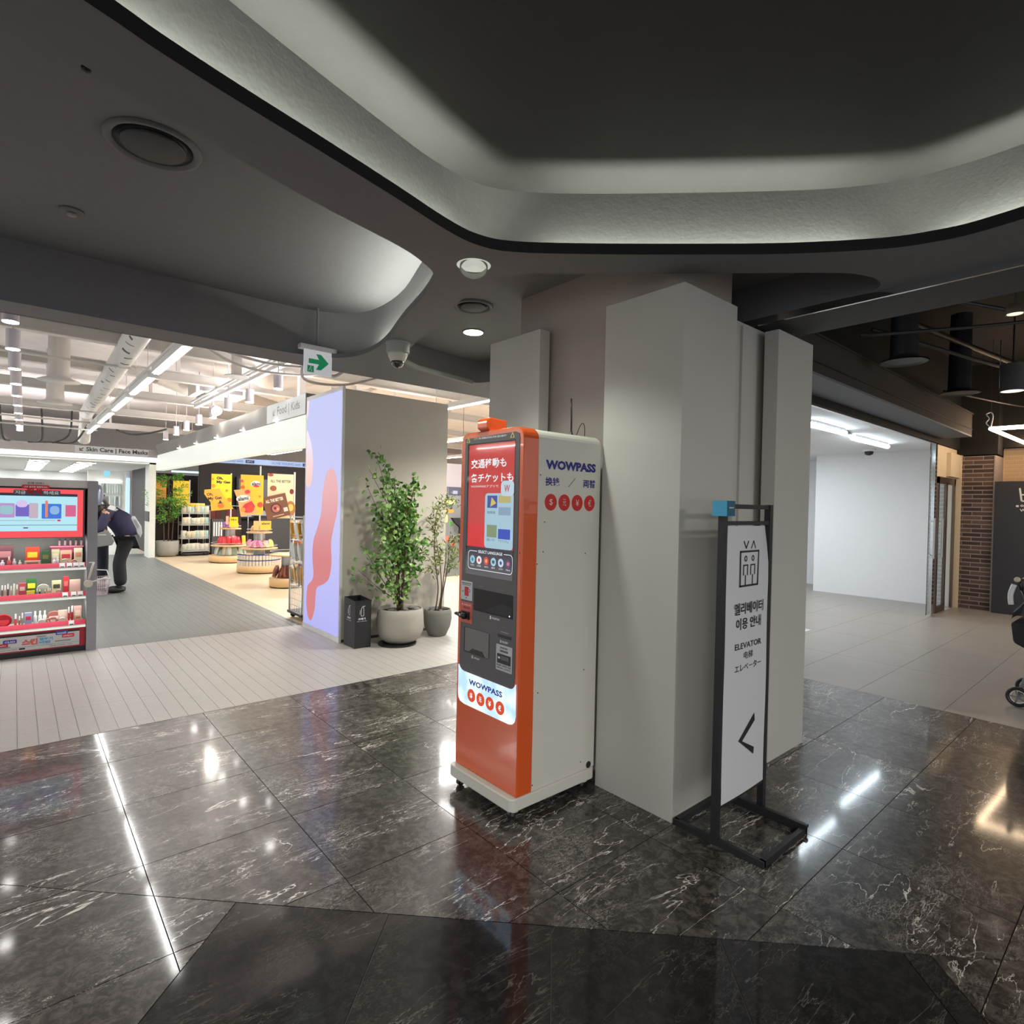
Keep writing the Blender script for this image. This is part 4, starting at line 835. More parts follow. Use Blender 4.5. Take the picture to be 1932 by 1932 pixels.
MB().cyl((10.70, 2.36, .85), (10.70, 2.36, 1.45), .016, n=10).cyl((10.70, 2.36, .9), (10.70, 2.40, .9), .008, n=8).cyl((10.70, 2.36, 1.4), (10.70, 2.40, 1.4), .008, n=8).build('door_handle', M_STEEL, d1)
MB().cyl((10.26, 2.36, .85), (10.26, 2.36, 1.45), .014, n=10).cyl((10.26, 2.36, .9), (10.26, 2.40, .9), .008, n=8).cyl((10.26, 2.36, 1.4), (10.26, 2.40, 1.4), .008, n=8).build('pull_bar', M_STEEL, t)
struct(MB().box(10.43, 11.62, 2.398, 2.43, 2.08, 2.56).build('wall_over', M_CREAM))
struct(MB().box(11.58, 11.68, 2.32, 2.44, 0, 2.47).build('trim_2', M_CREAM))
struct(MB().box(11.0, 11.62, 2.34, 2.40, 2.10, 2.47).build('trim_3', M_CREAM))
# tubes in the glass room
M_COOL = mat('cool_tube', (.85, .95, 1), emit=9, ecol=(.80, .92, 1))
def tube_light(x0, x1, y, z, lab, m, axis='x', group=None):
    t = thing('ceiling_tube_light', lab, 'light', ((x0 + x1) / 2, y, z), group)
    MB().box(x0 + .02, x1 - .02, y - .03, y + .03, z + .02, z + .045).build('housing', M_SILVER, t)
    MB().cyl((x0, y, z), (x1, y, z), .032, n=12).build('tube', m, t)
tube_light(6.9, 8.14, 2.86, 2.53, 'cool white tube light on the ceiling of the white room, nearer one', M_COOL)
tube_light(8.7, 10.15, 2.96, 2.53, 'cool white tube light on the ceiling of the white room, farther one', M_COOL)
tag(MB().tube([(8.14, 2.86, 2.56), (8.7, 2.96, 2.56)], .012, 6).build('connector', M_GREY), 'short grey conduit linking the two tube lights of the white room', 'conduit')
for k, (x, y) in enumerate(((6.9, 4.3), (9.6, 4.9))):
    area('room_fill', (x, y, 2.56), 1.2, 22, (.86, .94, 1), sy=.3)  # fill lamps added to brighten the white room
t = thing('ceiling_dome', 'small dark dome camera on the white room ceiling', 'camera', (10.6, 3.55, 2.56))
MB().lathe((10.9, 3.45, 2.58), [(.10, 0), (.10, -.03), (.085, -.04)], 20).build('ring', M_SILVER, t)
MB().lathe((10.9, 3.45, 2.54), [(.07, 0), (.06, -.045), (.02, -.065)], 16).build('dome', M_BLACK, t)
for x, y, w in ((6.45, 3.15, 'far'), (7.0, 2.93, 'near')):
    pass
for k, (x, y) in enumerate(((6.5, 2.95), (7.35, 3.02))):
    tag(MB().box(x, x + .32, y, y + .22, 0, .004).build('floor_sticker', mat('floor_sticker_%d' % k, srgb(205, 206, 206), .4)), ('pale square sheet on the grey floor, nearer the column', 'pale square sheet on the grey floor, nearer the white wall')[k], 'floor sheet')
# brick pier
pier = struct(MB().box(11.62, 12.4, 1.90, 2.33, 0, 2.45).build('trim_4', mat('brick_mortar', srgb(165, 148, 138), .9)))
brm = [mat('brick_%d' % i, c_, .8, var=.2, scale=25, bump=.3) for i, c_ in enumerate((srgb(88, 70, 64), srgb(74, 58, 55), srgb(98, 80, 72), srgb(64, 50, 48)))]
nrow = 36; hz = 2.45 / nrow; cuts = {0: [(2.33, 2.18), (2.18, 1.92)], 1: [(2.33, 2.30), (2.30, 2.055), (2.055, 1.92)]}
for i in range(nrow):
    for a, b in cuts[i % 2]:
        MB().box(11.613 + R_.uniform(-.002, .002), 11.63, b + .006, a - .006, i * hz + .009, (i + 1) * hz - .009).build('brick', brm[R_.randrange(4)], pier)
MB().box(11.600, 11.625, 1.90, 1.915, 0, 2.45).build('edge_trim', mat('edge_trim_grey', srgb(160, 150, 145), .6), pier)
p2_ = struct(MB().box(12.2, 12.4, 1.2, 1.90, 1.9, 2.6).build('trim_5', mat('cream_mortar', srgb(225, 196, 160), .9)))
for i in range(8):
    for a, b in ((1.88, 1.75), (1.74, 1.60)) if i % 2 else ((1.88, 1.82), (1.81, 1.66), (1.65, 1.60)):
        MB().box(12.19, 12.21, b, a, 2.0 + i * hz + .008, 2.0 + (i + 1) * hz - .008).build('brick', mat('cream_brick', srgb(205, 176, 140), .8), p2_)
struct(MB().box(12.6, 12.7, -7, 2.4, 0, 3.9).build('wall_end', mat('warm_wall', srgb(190, 160, 128), .8)))
struct(MB().box(12.0, 12.58, -3, 2.4, 2.6, 3.9).build('trim_6', M_CEILD))
struct(MB().box(11.62, 12.0, 1.88, 2.5, 2.47, 3.9).build('trim_7', M_CEILD))
t = thing('hoarding', 'black hoarding panel with white Korean lettering beside the brick pier', 'panel', (11.5, .9, 0))
MB().box(11.5, 11.56, -1.2, 1.885, 0, 2.035).build('board', mat('hoarding_black', srgb(42, 43, 48), .6), t)
PH = Plane((11.499, 0, 0), (0, -1, 0))
wl = mat('hoarding_white', srgb(225, 225, 220), .5)
sheet('letter_stroke', PH, [stroke(-1.590, 1.93, -1.565, 1.735, .022), stroke(-1.565, 1.735, -1.40, 1.735, .022), stroke(-1.57, 1.83, -1.42, 1.83, .02), stroke(-1.42, 1.93, -1.40, 1.735, .022)], wl, t, d=.001, th=.003)
sheet('logo_square', PH, [rrect(-1.628, -1.595, 1.642, 1.672, .008)], wl, t, d=.001, th=.003)
text('lettering', 'open soon', PH, -1.578, -1.28, 1.635, 1.68, wl, t, d=.003, bold=.03)
text('lettering', 'Welcome', PH, -1.585, -1.30, 1.575, 1.615, wl, t, d=.003, bold=.03)
# warm frame light
M_WARM = mat('warm_tube', (1, .75, .5), emit=10, ecol=(1, .72, .46))
t = thing('frame_light', 'glowing warm white angular frame light hung from the black ceiling', 'light', (10.1, 1.5, 2.64))
MB().box(9.35, 9.41, 1.02, 1.62, 2.62, 2.65).build('light_bar', M_WARM, t) if False else None
MB().cyl((10.0, 1.70, 2.68), (10.05, .2, 2.68), .026, n=10).build('light_bar', M_WARM, t)
MB().cyl((10.0, 1.70, 2.68), (13.2, 1.45, 2.68), .026, n=10) if False else None
MB().cyl((10.0, 1.70, 2.68), (12.0, 1.62, 2.66), .026, n=10).build('light_bar', M_WARM, t)
MB().tube(smooth([(9.99, 1.70, 2.70), (9.99, 1.75, 2.76), (9.99, 1.72, 2.82), (9.99, 1.75, 2.88), (9.99, 1.70, 2.90), (9.99, 1.68, 2.84), (9.99, 1.70, 2.70)], 4), .008, 6).build('hook_cord', M_SILVER, t)
MB().tube([(9.99, 1.70, 2.90), (9.99, 1.70, 3.9)], .002, 5).build('wire', M_BLACK, t)
area('warm_fill', (9.8, .0, 2.66), 1.2, 15, (1, .78, .56), sy=.5)
# pendants, diffusers, ducts under the black deck
t = thing('cylinder_pendant', 'black cylinder pendant lamp at the far right, lit from below', 'light', (7.83, 1.166, 2.8))
MB().cyl((7.83, 1.166, 2.80), (7.83, 1.166, 3.08), .105, n=24).build('shade', mat('pendant_black', (.05, .05, .05), .5), t)
MB().cyl((7.83, 1.166, 2.799), (7.83, 1.166, 2.803), .095, n=24).build('lamp', mat('pendant_lens', (1, .85, .68), emit=1.4), t)
MB().tube([(7.83, 1.27, 2.85), (7.83, 1.27, 3.35)], .004, 6).build('cable', M_STEEL, t)
MB().cyl((7.83, 1.166, 3.08), (7.83, 1.166, 3.9), .008, n=6).build('stem', M_BLACK, t)
for x, y, l in ((6.187, 1.695, 'round black ceiling diffuser on a duct stem behind the grey beam'), (8.198, 1.687, 'round black ceiling diffuser on a duct stem above the brown beam end')):
    t = thing('round_diffuser', l, 'diffuser', (x, y, 2.9))
    MB().lathe((x, y, 2.9), [(.20, 0), (.19, .008), (.12, .03), (.11, .06), (.10, .9)], 28, False, False).build('duct_stem', mat('duct_black', (.014, .0135, .0135), .6), t)
    MB().lathe((x, y, 2.895), [(.19, 0), (.16, -.006), (.15, .004), (.09, .004)], 28, False, True).build('diffuser_plate', mat('duct_black2', (.05, .046, .045), .5), t)
t = thing('track_spot', 'warm recessed spot glowing in the black ceiling at the right', 'light', (4.9, .72, 2.8))
MB().lathe((4.86, .723, 2.8), [(.05, 0), (.05, .06)], 18, False, True).build('can', mat('can_black', (.1, .07, .05), .5), t)
MB().cyl((4.86, .723, 2.802), (4.86, .723, 2.806), .042, n=16).build('lens', mat('spot_warm', (1, .8, .6), emit=1.3), t)
MB().cyl((4.86, .723, 2.86), (4.86, .723, 3.9), .006, n=6).build('stem', M_BLACK, t)
dgm = mat('dark_pipe', (.016, .014, .013), .5)
for k, (a, b, r_) in enumerate((((4.4, 1.5, 3.1), (6.0, -1.2, 3.1), .02), ((5.2, 1.6, 3.3), (9.5, -.6, 3.2), .018), ((5.4, 1.8, 3.0), (7.2, .2, 3.3), .014), ((6.0, 1.9, 3.2), (11.5, .4, 3.1), .02), ((6.4, 1.9, 3.45), (11.5, 1.0, 3.4), .03), ((8.5, 1.9, 3.0), (11.8, .9, 3.0), .014))):
    tag(MB().tube(smooth([a, ((a[0] + b[0]) / 2, (a[1] + b[1]) / 2, (a[2] + b[2]) / 2 - .03), b], 5), r_, 8).build('ceiling_pipe', dgm), 'dark pipe or cable run under the black ceiling at the right, %s' % ('lowest on the left', 'second on the left', 'short slanting one', 'long one', 'thickest and highest', 'farthest')[k], 'pipe', 'dark pipes under the black ceiling')
tag(MB().box(4.0, 11.5, .55, .95, 3.35, 3.6).build('ceiling_duct', M_CEILD), 'black rectangular duct under the black ceiling at the right', 'duct')
# stroller
st = thing('stroller', 'black folding stroller cut by the right edge of the picture', 'stroller', (6.1, .55, 0))
M_FAB = mat('black_fabric', (.02, .021, .026), .85, var=.2, bump=.2)
for x, y in ((6.0, .80), (6.42, .80), (6.0, .12), (6.42, .12)):
    w = MB().torus((x, y, .078), .066, .013, 'x', 24, 8).build('wheel', M_BLACK, st)
    MB().torus((x, y, .078), .048, .004, 'x', 20, 6).build('rim', M_SILVER, w)
    m_ = MB()
    for k in range(5): a = 2 * PI * k / 5; m_.tube([(x, y, .078), (x, y + .05 * math.cos(a), .078 + .05 * math.sin(a))], .006, 5)
    m_.build('spoke', M_GREY, w)
for x in (6.02, 6.40):
    MB().tube([(x, .80, .09), (x, .76, .25), (x, .60, .50), (x, .42, .80), (x, .30, .98)], .013, 8).build('side_tube', M_GREY, st)
    MB().tube([(x, .12, .09), (x, .40, .45), (x, .70, .66), (x, .80, .92)], .011, 8).build('side_tube', mat('frame_black', (.03, .03, .03), .4), st)
MB().tube([(6.02, .80, .92), (6.02, .82, .99), (6.40, .82, .99), (6.40, .80, .92)], .014, 8).build('bumper_bar', M_BLACK, st)
MB().ball((6.02, .83, 1.0), .022, .022, .022, 10, 6).build('grip_end', M_CREAM, st)
cy_ = MB(); vs = []; fs = []; n1, n2 = 10, 8
for i in range(n1 + 1):
    a = PI * .05 + PI * .62 * i / n1
    for j in range(n2 + 1):
        x = 5.98 + .46 * j / n2; bul = 1 + .05 * math.sin(PI * j / n2) + .02 * math.sin(i * 2.2)
        vs.append((x, .50 + .36 * math.cos(a) * bul, .62 + .33 * math.sin(a) * bul))
for i in range(n1):
    for j in range(n2): q = i * (n2 + 1) + j; fs.append((q, q + 1, q + n2 + 2, q + n2 + 1))
cy_.add(vs, fs, True).build('canopy', M_FAB, st)
MB().slab3([(5.99, .86, .66), (5.99, .84, .50), (5.99, .72, .44), (5.99, .30, .40), (5.99, .25, .60), (5.99, .5, .72)], (.44, 0, 0)).build('seat_fabric', M_FAB, st, bev=.02)
MB().slab3([(6.0, .74, .34), (6.0, .70, .14), (6.0, .22, .14), (6.0, .18, .34)], (.42, 0, 0)).build('storage_basket', M_FAB, st, bev=.015)
MB().tube(smooth([(6.0, .845, .96), (6.0, .865, .88), (6.0, .86, .80)], 4), .018, 8).build('white_trim', M_SILVER, st)
MB().tube([(6.02, .30, .98), (6.02, .25, 1.02), (6.40, .25, 1.02), (6.40, .30, .98)], .013, 8).build('push_bar', M_BLACK, st)

# ================================================================== shop interior shell
struct(MB().box(-9, 14, 4.9, 26, 3.9, 3.95).build('ceiling', M_OFFW))
struct(MB().box(-9.1, -9, 4.44, 26, 0, 3.9).build('wall_left', M_WALLW))
struct(MB().box(-9, 14, 25, 25.1, 0, 3.9).build('wall_back', M_WALLW))
struct(MB().box(14, 14.1, 6.2, 25, 0, 3.9).build('wall_right', mat('lilac_grey_wall', srgb(196, 188, 192), .7)))
M_BEAM = mat('white_steel_beam', srgb(214, 210, 205), .55, var=.05)
for k, y in enumerate((6.6, 8.3, 10.2, 12.6, 15.4, 18.6)):
    t = thing('ceiling_joist', 'white painted steel channel joist crossing the exposed shop ceiling, %s' % ('nearest', 'second from the front', 'third from the front', 'fourth from the front', 'fifth from the front', 'farthest')[k], 'joist', (2, y, 3.3), 'white joists under the shop ceiling')
    MB().box(-9, 14, y - .06, y + .06, 3.30, 3.315).box(-9, 14, y - .008, y + .008, 3.315, 3.44).box(-9, 14, y - .05, y + .05, 3.44, 3.455).build('channel', M_BEAM, t)
    for x in (-4, -1.4, 1.9, 4.4, 7):
        MB().box(x - .025, x + .025, y - .02, y + .02, 3.455, 3.9).build('hanger', M_BEAM, t)
for k, x in enumerate((2.1, 3.3, 4.7)):
    t = thing('hanger_post', 'white square hanger post dropping from the shop ceiling to a small plate, %s' % ('nearest', 'middle', 'farthest')[k], 'post', (x, 7.4 + k, 3.0), 'white hanger posts in the shop ceiling')
    MB().box(x - .05, x + .05, 7.75 + k, 7.85 + k, 3.05, 3.9).build('post', M_BEAM, t); MB().cyl((x, 7.8 + k, 3.04), (x, 7.8 + k, 3.05), .14, n=20).build('plate', M_SILVER, t)
    t2 = thing('brace_bar', 'white diagonal brace bar in the exposed shop ceiling, %s' % ('nearest', 'middle', 'farthest')[k], 'brace', (x, 8 + k, 3.4), 'white braces in the shop ceiling')
    MB().tube([(x - .5, 7.1 + k, 3.25), (x + .9, 8.8 + k, 3.85)], .035, 6).build('bar', M_BEAM, t2)
# printed duct running into the shop
t = thing('printed_duct', 'round white duct with black print running into the shop ceiling', 'duct', (1.05, 11, 3.3))
MB().cyl((.97, 5.2, 3.3), (1.16, 15.6, 3.3), .125, n=28).build('duct_body', mat('duct_white', srgb(226, 224, 222), .45, var=.02), t)
MB().cyl((1.16, 15.6, 3.3), (1.17, 16.2, 2.75), .115, n=20).build('duct_elbow', M_BEAM, t)
R5 = random.Random(5)
for k in range(26):
    y = 5.5 + k * .36 + R5.uniform(-.06, .06); x = .97 + (y - 5.2) * .0183; a = R5.uniform(-2.6, -1.9); w = R5.uniform(.016, .045); da = R5.uniform(.3, .8)
    mb = MB(); ps = []
    for q in range(5):
        b = a + da * q / 4; ps.append((x + .1258 * math.cos(b), y + .04 * q / 4 * (1 if k % 2 else -1), 3.3 + .1258 * math.sin(b)))
    n_ = len(ps); mb.add(ps + [(p[0], p[1] + w * 2, p[2]) for p in ps], [(i, i + 1, n_ + i + 1, n_ + i) for i in range(n_ - 1)]).build('print_mark', M_BLACK, t)
for k, (a, y) in enumerate(((0, 9.8), (0, 12.2))):
    t = thing('shop_diffuser', ('round white diffuser on a stubby duct, nearer one', 'round white diffuser on a stubby duct, farther one')[k], 'diffuser', (.43 + .06 * k, y, 3.1))
    MB().lathe((.43 + .06 * k, y, 3.02), [(.24, 0), (.23, .01), (.13, .05), (.12, .09), (.12, .88)], 26, True, False).build('duct_stem', M_BEAM, t)
# flexible ducts, wrapped pipes
for k, pts in enumerate(([(2.6, 9.4, 3.55), (3.3, 10.2, 3.42), (4.2, 10.0, 3.62), (5.2, 10.8, 3.5)], [(1.8, 11.5, 3.5), (2.6, 11.9, 3.38), (3.3, 12.8, 3.55), (4.4, 13.2, 3.45)], [(-1.5, 9.3, 3.6), (-.5, 9.2, 3.55), (.3, 9.4, 3.62)], [(3.6, 8.0, 3.60), (4.3, 7.85, 3.60), (5.4, 8.0, 3.62)])):
    p_ = [(a_, b_, c_ + .10) for a_, b_, c_ in smooth(pts, 14)]; mb = MB(); mb.tube(p_, [.14 + .008 * (q % 2) for q in range(len(p_))], 16); tag(mb.build('flexible_duct', mat('crumpled_duct', srgb(205, 196, 186), .6, bump=.5, bscale=18)), 'crumpled off white flexible duct in the exposed shop ceiling', 'duct', 'flexible ducts in the shop ceiling')
t = thing('rectangular_duct', 'pale rectangular duct crossing high in the shop ceiling', 'duct', (1, 7.2, 3.7))
MB().box(-9, 4.6, 7.0, 7.6, 3.62, 3.86).build('duct_body', mat('duct_pale', srgb(206, 200, 192), .6, var=.1, scale=3), t)
t = thing('air_handler', 'white square ceiling air handler with a dark grey side', 'air conditioner', (2.9, 10.6, 3.5))
MB().box(2.3, 3.1, 10.9, 11.5, 3.3, 3.6).build('case', M_BEAM, t); MB().box(2.36, 3.04, 10.89, 10.9, 3.34, 3.56).build('grille', M_GREY, t)
for k, pts in enumerate(([(1.2, 6.6, 3.28), (1.8, 6.9, 3.12), (2.6, 7.1, 3.14), (3.2, 6.6, 3.25)], [(1.1, 6.5, 3.30), (1.9, 7.2, 3.08), (2.8, 7.3, 3.10), (3.4, 6.8, 3.28)], [(2.3, 6.0, 3.05), (2.5, 6.6, 2.9), (3.0, 6.7, 2.92), (3.4, 6.5, 3.05)], [(2.3, 5.6, 3.0), (2.36, 5.7, 2.82), (2.5, 5.75, 2.80), (2.62, 5.7, 2.9)],
      [(.4, 15.5, 3.3), (.42, 15.6, 2.7), (.3, 15.8, 2.62)], [(1.15, 15.2, 3.0), (.95, 15.6, 2.66), (.55, 15.8, 2.64), (.2, 15.9, 2.62)], [(.9, 15.4, 3.3), (.86, 15.5, 2.8), (.6, 15.8, 2.63)], [(-.25, 15.5, 3.3), (-.2, 15.7, 2.7), (-.1, 15.9, 2.62)], [(1.6, 14.6, 2.9), (1.9, 14.9, 2.86), (2.2, 14.7, 2.9), (2.5, 14.5, 3.0)])):
    tag(MB().tube(smooth(pts, 8), .016 if k < 4 else .020, 6).build('ceiling_cable', cm(srgb(190, 186, 182) if k < 4 else srgb(70, 70, 66), .6)), ('pale grey cable bundle sagging under the shop ceiling' if k < 4 else 'dark grey cable hanging down to the shelf header beam'), 'cable', ('sagging pale cables in the shop ceiling' if k < 4 else 'dark cables above the shelf header'))
for k, (y, z) in enumerate(((5.9, 3.52), (9.0, 3.2), (13.4, 3.1), (14.4, 3.0), (14.9, 2.9))):
    tag(MB().tube([(-5, y, z), (1.3, y, z - .02)], .018, 6).build('sprinkler_pipe', cm(srgb(150, 144, 140) if k == 0 else srgb(196, 196, 190), .5)), 'thin pipe running across the exposed shop ceiling, %s' % ('nearest', 'second', 'third', 'fourth', 'farthest')[k], 'pipe', 'thin pipes across the shop ceiling')
# linear lights
for x_, y_, w_ in ((-4, 8, 70), (-4, 13, 70), (.9, 20.2, 30), (5.8, 8.6, 80), (5.8, 14.0, 80), (10.5, 9.5, 60), (10.5, 16, 60)):
    area('shop_fill', (x_, y_, 3.2 if x_ != .9 else 2.30), 1.1, w_, (1, .985, .96))  # unseen fill lamps added to spread more light through the shop
M_TUBE = mat('linear_led', (1, 1, 1), emit=15, ecol=(1, .985, .96))
def linear(x, y0, y1, z, lab, group=None, m=M_TUBE):
    t = thing('linear_light', lab, 'light', (x, (y0 + y1) / 2, z), group)
    MB().box(x - .045, x + .045, y0, y1, z + .004, z + .075).build('housing', M_SILVER, t); MB().box(x - .024, x + .024, y0 + .01, y1 - .01, z - .006, z + .006).build('diffuser', m, t); MB().cyl((x, y0 + .3, z + .07), (x, y0 + .3, 3.899), .004, n=6).cyl((x, y1 - .3, z + .07), (x, y1 - .3, 3.899), .004, n=6).build('hanging_wires', M_SILVER, t, kind='stuff')
for y0, y1, n_ in ((5.94, 7.50, 'nearest'), (7.80, 9.25, 'second'), (9.6, 11.2, 'third'), (11.6, 13.4, 'fourth'), (13.8, 15.7, 'farthest')):
    linear(1.18 + (y0 - 5.9) * .004, y0, y1, 2.88, n_ + ' lit segment in the row of linear shop lights')
MB0 = MB().box(1.13, 1.23, 5.0, 15.8, 2.955, 2.985).build('light_rail', M_SILVER); tag(MB0, 'long white rail carrying the row of linear shop lights', 'rail')
for k, (x, y0, y1) in enumerate(((4.755, 5.2, 7.6), (7.3, 7.5, 11.6), (9.85, 9.5, 14.8), (12.3, 11, 18.5))):
    linear(x, y0, y1, 2.88, ('linear shop light seen between the greige column and the kiosk, ' + ('topmost', 'second from top', 'third from top', 'lowest')[k]))
for k, (x, y0, y1) in enumerate(((-2.6, 6, 12), (-2.6, 13, 20), (-5.5, 6, 12), (-5.5, 13, 20), (4.9, 10, 15), (6.2, 16.5, 19))):
    linear(x, y0, y1, 2.95, 'long linear shop light away from the aisle', 'linear shop lights off the aisle')
# cylinder spots
area('header_fill', (2.73, 11.2, 2.815), .10, 26, (1, .95, .95), (PI, 0, 0), sy=8)  # fill lamps added on both header tops to brighten the shop ceiling
area('header_fill', (-1.5, 16.53, 2.675), 7, 50, (1, .96, .96), (PI, 0, 0), sy=.1)
for x_, y_, w_, l_ in ((2.53, 8.6, 9, 6), (4.9, 11, 12, 7), (-2.6, 11, 24, 10)):
    area('ceiling_fill', (x_, y_, 3.30 if x_ == 2.53 else 3.0), .07, w_, (1, .97, .95), (PI, 0, 0), sy=l_)  # added fill, aimed up to lift the exposed ceiling
M_CAN = mat('white_can', srgb(205, 198, 205), .45)
can = thing('cylinder_spot', 'white cylinder spotlight in the long row at the far left, nearest one', 'spotlight', (-.04, 6.2, 2.9), 'cylinder spots in the left row')
MB().cyl((-.04, 6.2, 2.905), (-.04, 6.2, 3.09), .056, n=20).build('can', M_CAN, can); MB().cyl((-.04, 6.2, 2.898), (-.04, 6.2, 2.906), .053, n=20).build('lens', M_LAMPSOFT, can); MB().cyl((-.04, 6.2, 3.09), (-.04, 6.2, 3.899), .008, n=8).build('stem', M_CAN, can)
for k in range(10):
    y = 6.25 + 1.15 * k
    if k == 0: can.location = (-.04, y, 2.9)
    else: copy_tree(can, (-.04 + .012 * k, y, 2.9), 'white cylinder spotlight in the long row at the far left, %s from the near end' % ('second third fourth fifth sixth seventh eighth ninth tenth'.split()[k - 1]))
for k, (x, y) in enumerate(((2.50, 7.46), (2.55, 8.8), (2.59, 11.0), (2.63, 12.2), (2.66, 13.4), (2.70, 14.6), (2.74, 16.0), (2.52, 9.8), (5.0, 9.0), (5.0, 11.5), (4.6, 13.0), (4.8, 15.0), (3.3, 17.5), (3.5, 18.3), (3.7, 17.9))):
    copy_tree(can, (x, y, 2.9 if k < 8 else 2.65), ('white cylinder spotlight on the track above the snack aisle, %s along it' % ('nearest', 'second', 'fourth', 'fifth', 'sixth', 'seventh', 'eighth', 'third')[k]) if k < 8 else 'white cylinder spotlight above the snack stands', ('spots on the snack aisle track', 'spots above the snack stands')[k >= 8])
for o in [q for q in COL.objects if q.name.startswith('cylinder_spot') and q.location.z < 2.7]:
    for s_ in o.children:
        if s_.name.startswith('stem'): s_.scale = (1, 1, 1.25); s_.location = (0, 0, -.045)
tr = MB().box(2.50, 2.56, 5.2, 12, 3.18, 3.23).box(2.44, 2.50, 5.2, 12, 3.26, 3.29).build('light_track', M_SILVER); tag(tr, 'white lighting track and rail above the snack aisle', 'rail')
t = thing('glaring_spot', 'very bright warm spotlight glaring towards the camera in the shop ceiling', 'spotlight', (2.62, 9.6, 2.95))
MB().ball((2.56, 10.6, 2.98), .07, n=16, m=10).build('lamp', mat('glare_lamp', (1, .93, .8), emit=60), t); MB().cyl((2.56, 10.66, 2.98), (2.56, 10.86, 3.04), .075, n=18).build('can', M_CAN, t); MB().cyl((2.53, 10.76, 3.05), (2.53, 10.76, 3.182), .01, n=8).build('bracket', M_CAN, t)
# header beam: glowing panel along the aisle
M_GLOW = mat('lit_fabric_panel', (.9, .95, .88), .5, emit=.74, ecol=(.96, 1, .88), var=.02)
t = thing('aisle_header', 'long glowing white header panel above the snack aisle, beside the lavender screen', 'header', (2.7, 11.5, 2.3))
MB().box(2.642, 2.80, 6.9, 16.6, 2.17, 2.54).build('lit_panel', M_GLOW, t)
MB().box(2.64, 2.80, 6.9, 16.6, 2.545, 2.80).build('grey_band', mat('band_grey', srgb(128, 125, 122), .5), t)
Ph = Plane((2.639, 9.0, 0), (0, -1, 0))
sheet('sign_face', Ph, [rect(.70, 2.1, 2.55, 2.795)], mat('sign_face_white', (.85, .86, .85), emit=.5, ecol=(1, 1, .97)), t, d=.001, th=.003)
text('lettering', '↙ Food | Kids', Ph, .95, 1.92, 2.60, 2.74, cm(srgb(110, 105, 105)), t, d=.006)
for k in range(5): MB().cyl((2.62, 7.9 + k * 1.5, 2.55), (2.62, 7.9 + k * 1.5, 2.56), .03, n=12).build('mini_light', M_LAMPSOFT, t)
t = thing('far_header', 'grey header beam with the Skin Care and Face Masks sign above the far shelves', 'header', (0, 16.5, 2.5))
MB().box(-9, 2.66, 16.45, 16.62, 2.47, 2.66).build('band', mat('band_grey_2', srgb(160, 156, 154), .5), t)
MB().box(-9, 2.66, 16.44, 16.63, 2.37, 2.47).build('lit_strip', mat('lit_strip', (1, 1, .95), emit=1.6, ecol=(1, 1, .93)), t)
Pk = Plane((0, 16.44, 0), (1, 0, 0))
sheet('sign_face', Pk, [rect(1.02, 2.45, 2.48, 2.65)], mat('sign_face_grey', (.75, .73, .70), emit=.42), t, d=.001, th=.004)
text('lettering', '↙ Skin Care | Face Masks', Pk, 1.10, 2.44, 2.505, 2.63, cm(srgb(30, 28, 28)), t, d=.006, bold=.03)
MB().box(2.52, 2.66, 16.7, 17.3, 0, 2.46).build('end_post', mat('end_post_white', srgb(226, 230, 222), .5), t)
MB().box(2.515, 2.53, 16.69, 17.3, .9, 1.15).build('black_tray', M_BLACK, t)
# left far area: troffers, mask wall, black wall
tt = thing('troffer_light', 'rectangular ceiling panel light in the skin care area', 'light', (.42, 17.3, 2.32), 'panel lights over the skin care area')
MB().box(.22, .62, 17.12, 17.48, 2.30, 2.318).build('frame', M_SILVER, tt); MB().box(.24, .60, 17.14, 17.46, 2.295, 2.302).build('panel', mat('troffer_glow', (1, 1, .97), emit=6), tt)
for i in range(8):
    for j, x in enumerate((.42, 1.30, -.55)):
        if i == 0 and j == 0: continue
        copy_tree(tt, (x, 17.3 + i * 1.0, 2.32))
struct(MB().box(-9, 2.75, 16.7, 25, 2.32, 2.36).build('ceiling', M_WALLW))
struct(MB().box(-9, 2.75, 24.8, 24.9, 0, 2.32).build('wall_left', M_WALLW))
t = thing('mask_wall', 'brightly lit white wall bay with rows of hanging face mask packs', 'display wall', (2.1, 22, 0))
MB().box(1.7, 2.75, 22.05, 22.2, 0, 2.32).build('panel', M_WHITE, t); MB().box(1.95, 2.58, 22.0, 22.05, 1.98, 2.0).build('light_bar', mat('bay_light', (1, 1, .95), emit=4), t)
for r_, z in enumerate((1.58, 1.18, .80)):
    MB().box(1.95, 2.56, 21.98, 22.05, z - .01, z).build('shelf', M_SILVER, t)
    for k in range(9):
        o = MB().box(1.97 + k * .065, 2.02 + k * .065, 21.98, 22.0, z + .03, z + .33).build('mask_pack', cm(random.choice([srgb(200, 205, 200), srgb(178, 184, 180), srgb(214, 214, 208), srgb(120, 124, 122)])))
        tag(o, 'hanging face mask pack on the %s row of the lit white bay' % ('top', 'middle', 'bottom')[r_], 'pack', 'mask packs on the %s row' % ('top', 'middle', 'bottom')[r_])
t = thing('blue_light_column', 'narrow pale blue lit column beside the black wall', 'light column', (2.75, 21.9, 0))
MB().box(2.66, 2.74, 21.6, 21.8, .8, 2.1).build('lit_face', mat('pale_blue_light', (.5, .7, 1), emit=1.1, ecol=(.5, .75, 1)), t); MB().box(2.64, 2.76, 21.8, 21.9, 0, 2.3).build('frame', M_SILVER, t)
struct(MB().box(2.72, 2.76, 17.3, 21.0, 0, 2.32).build('wall_aisle', mat('black_wall', srgb(52, 50, 52), .6)))
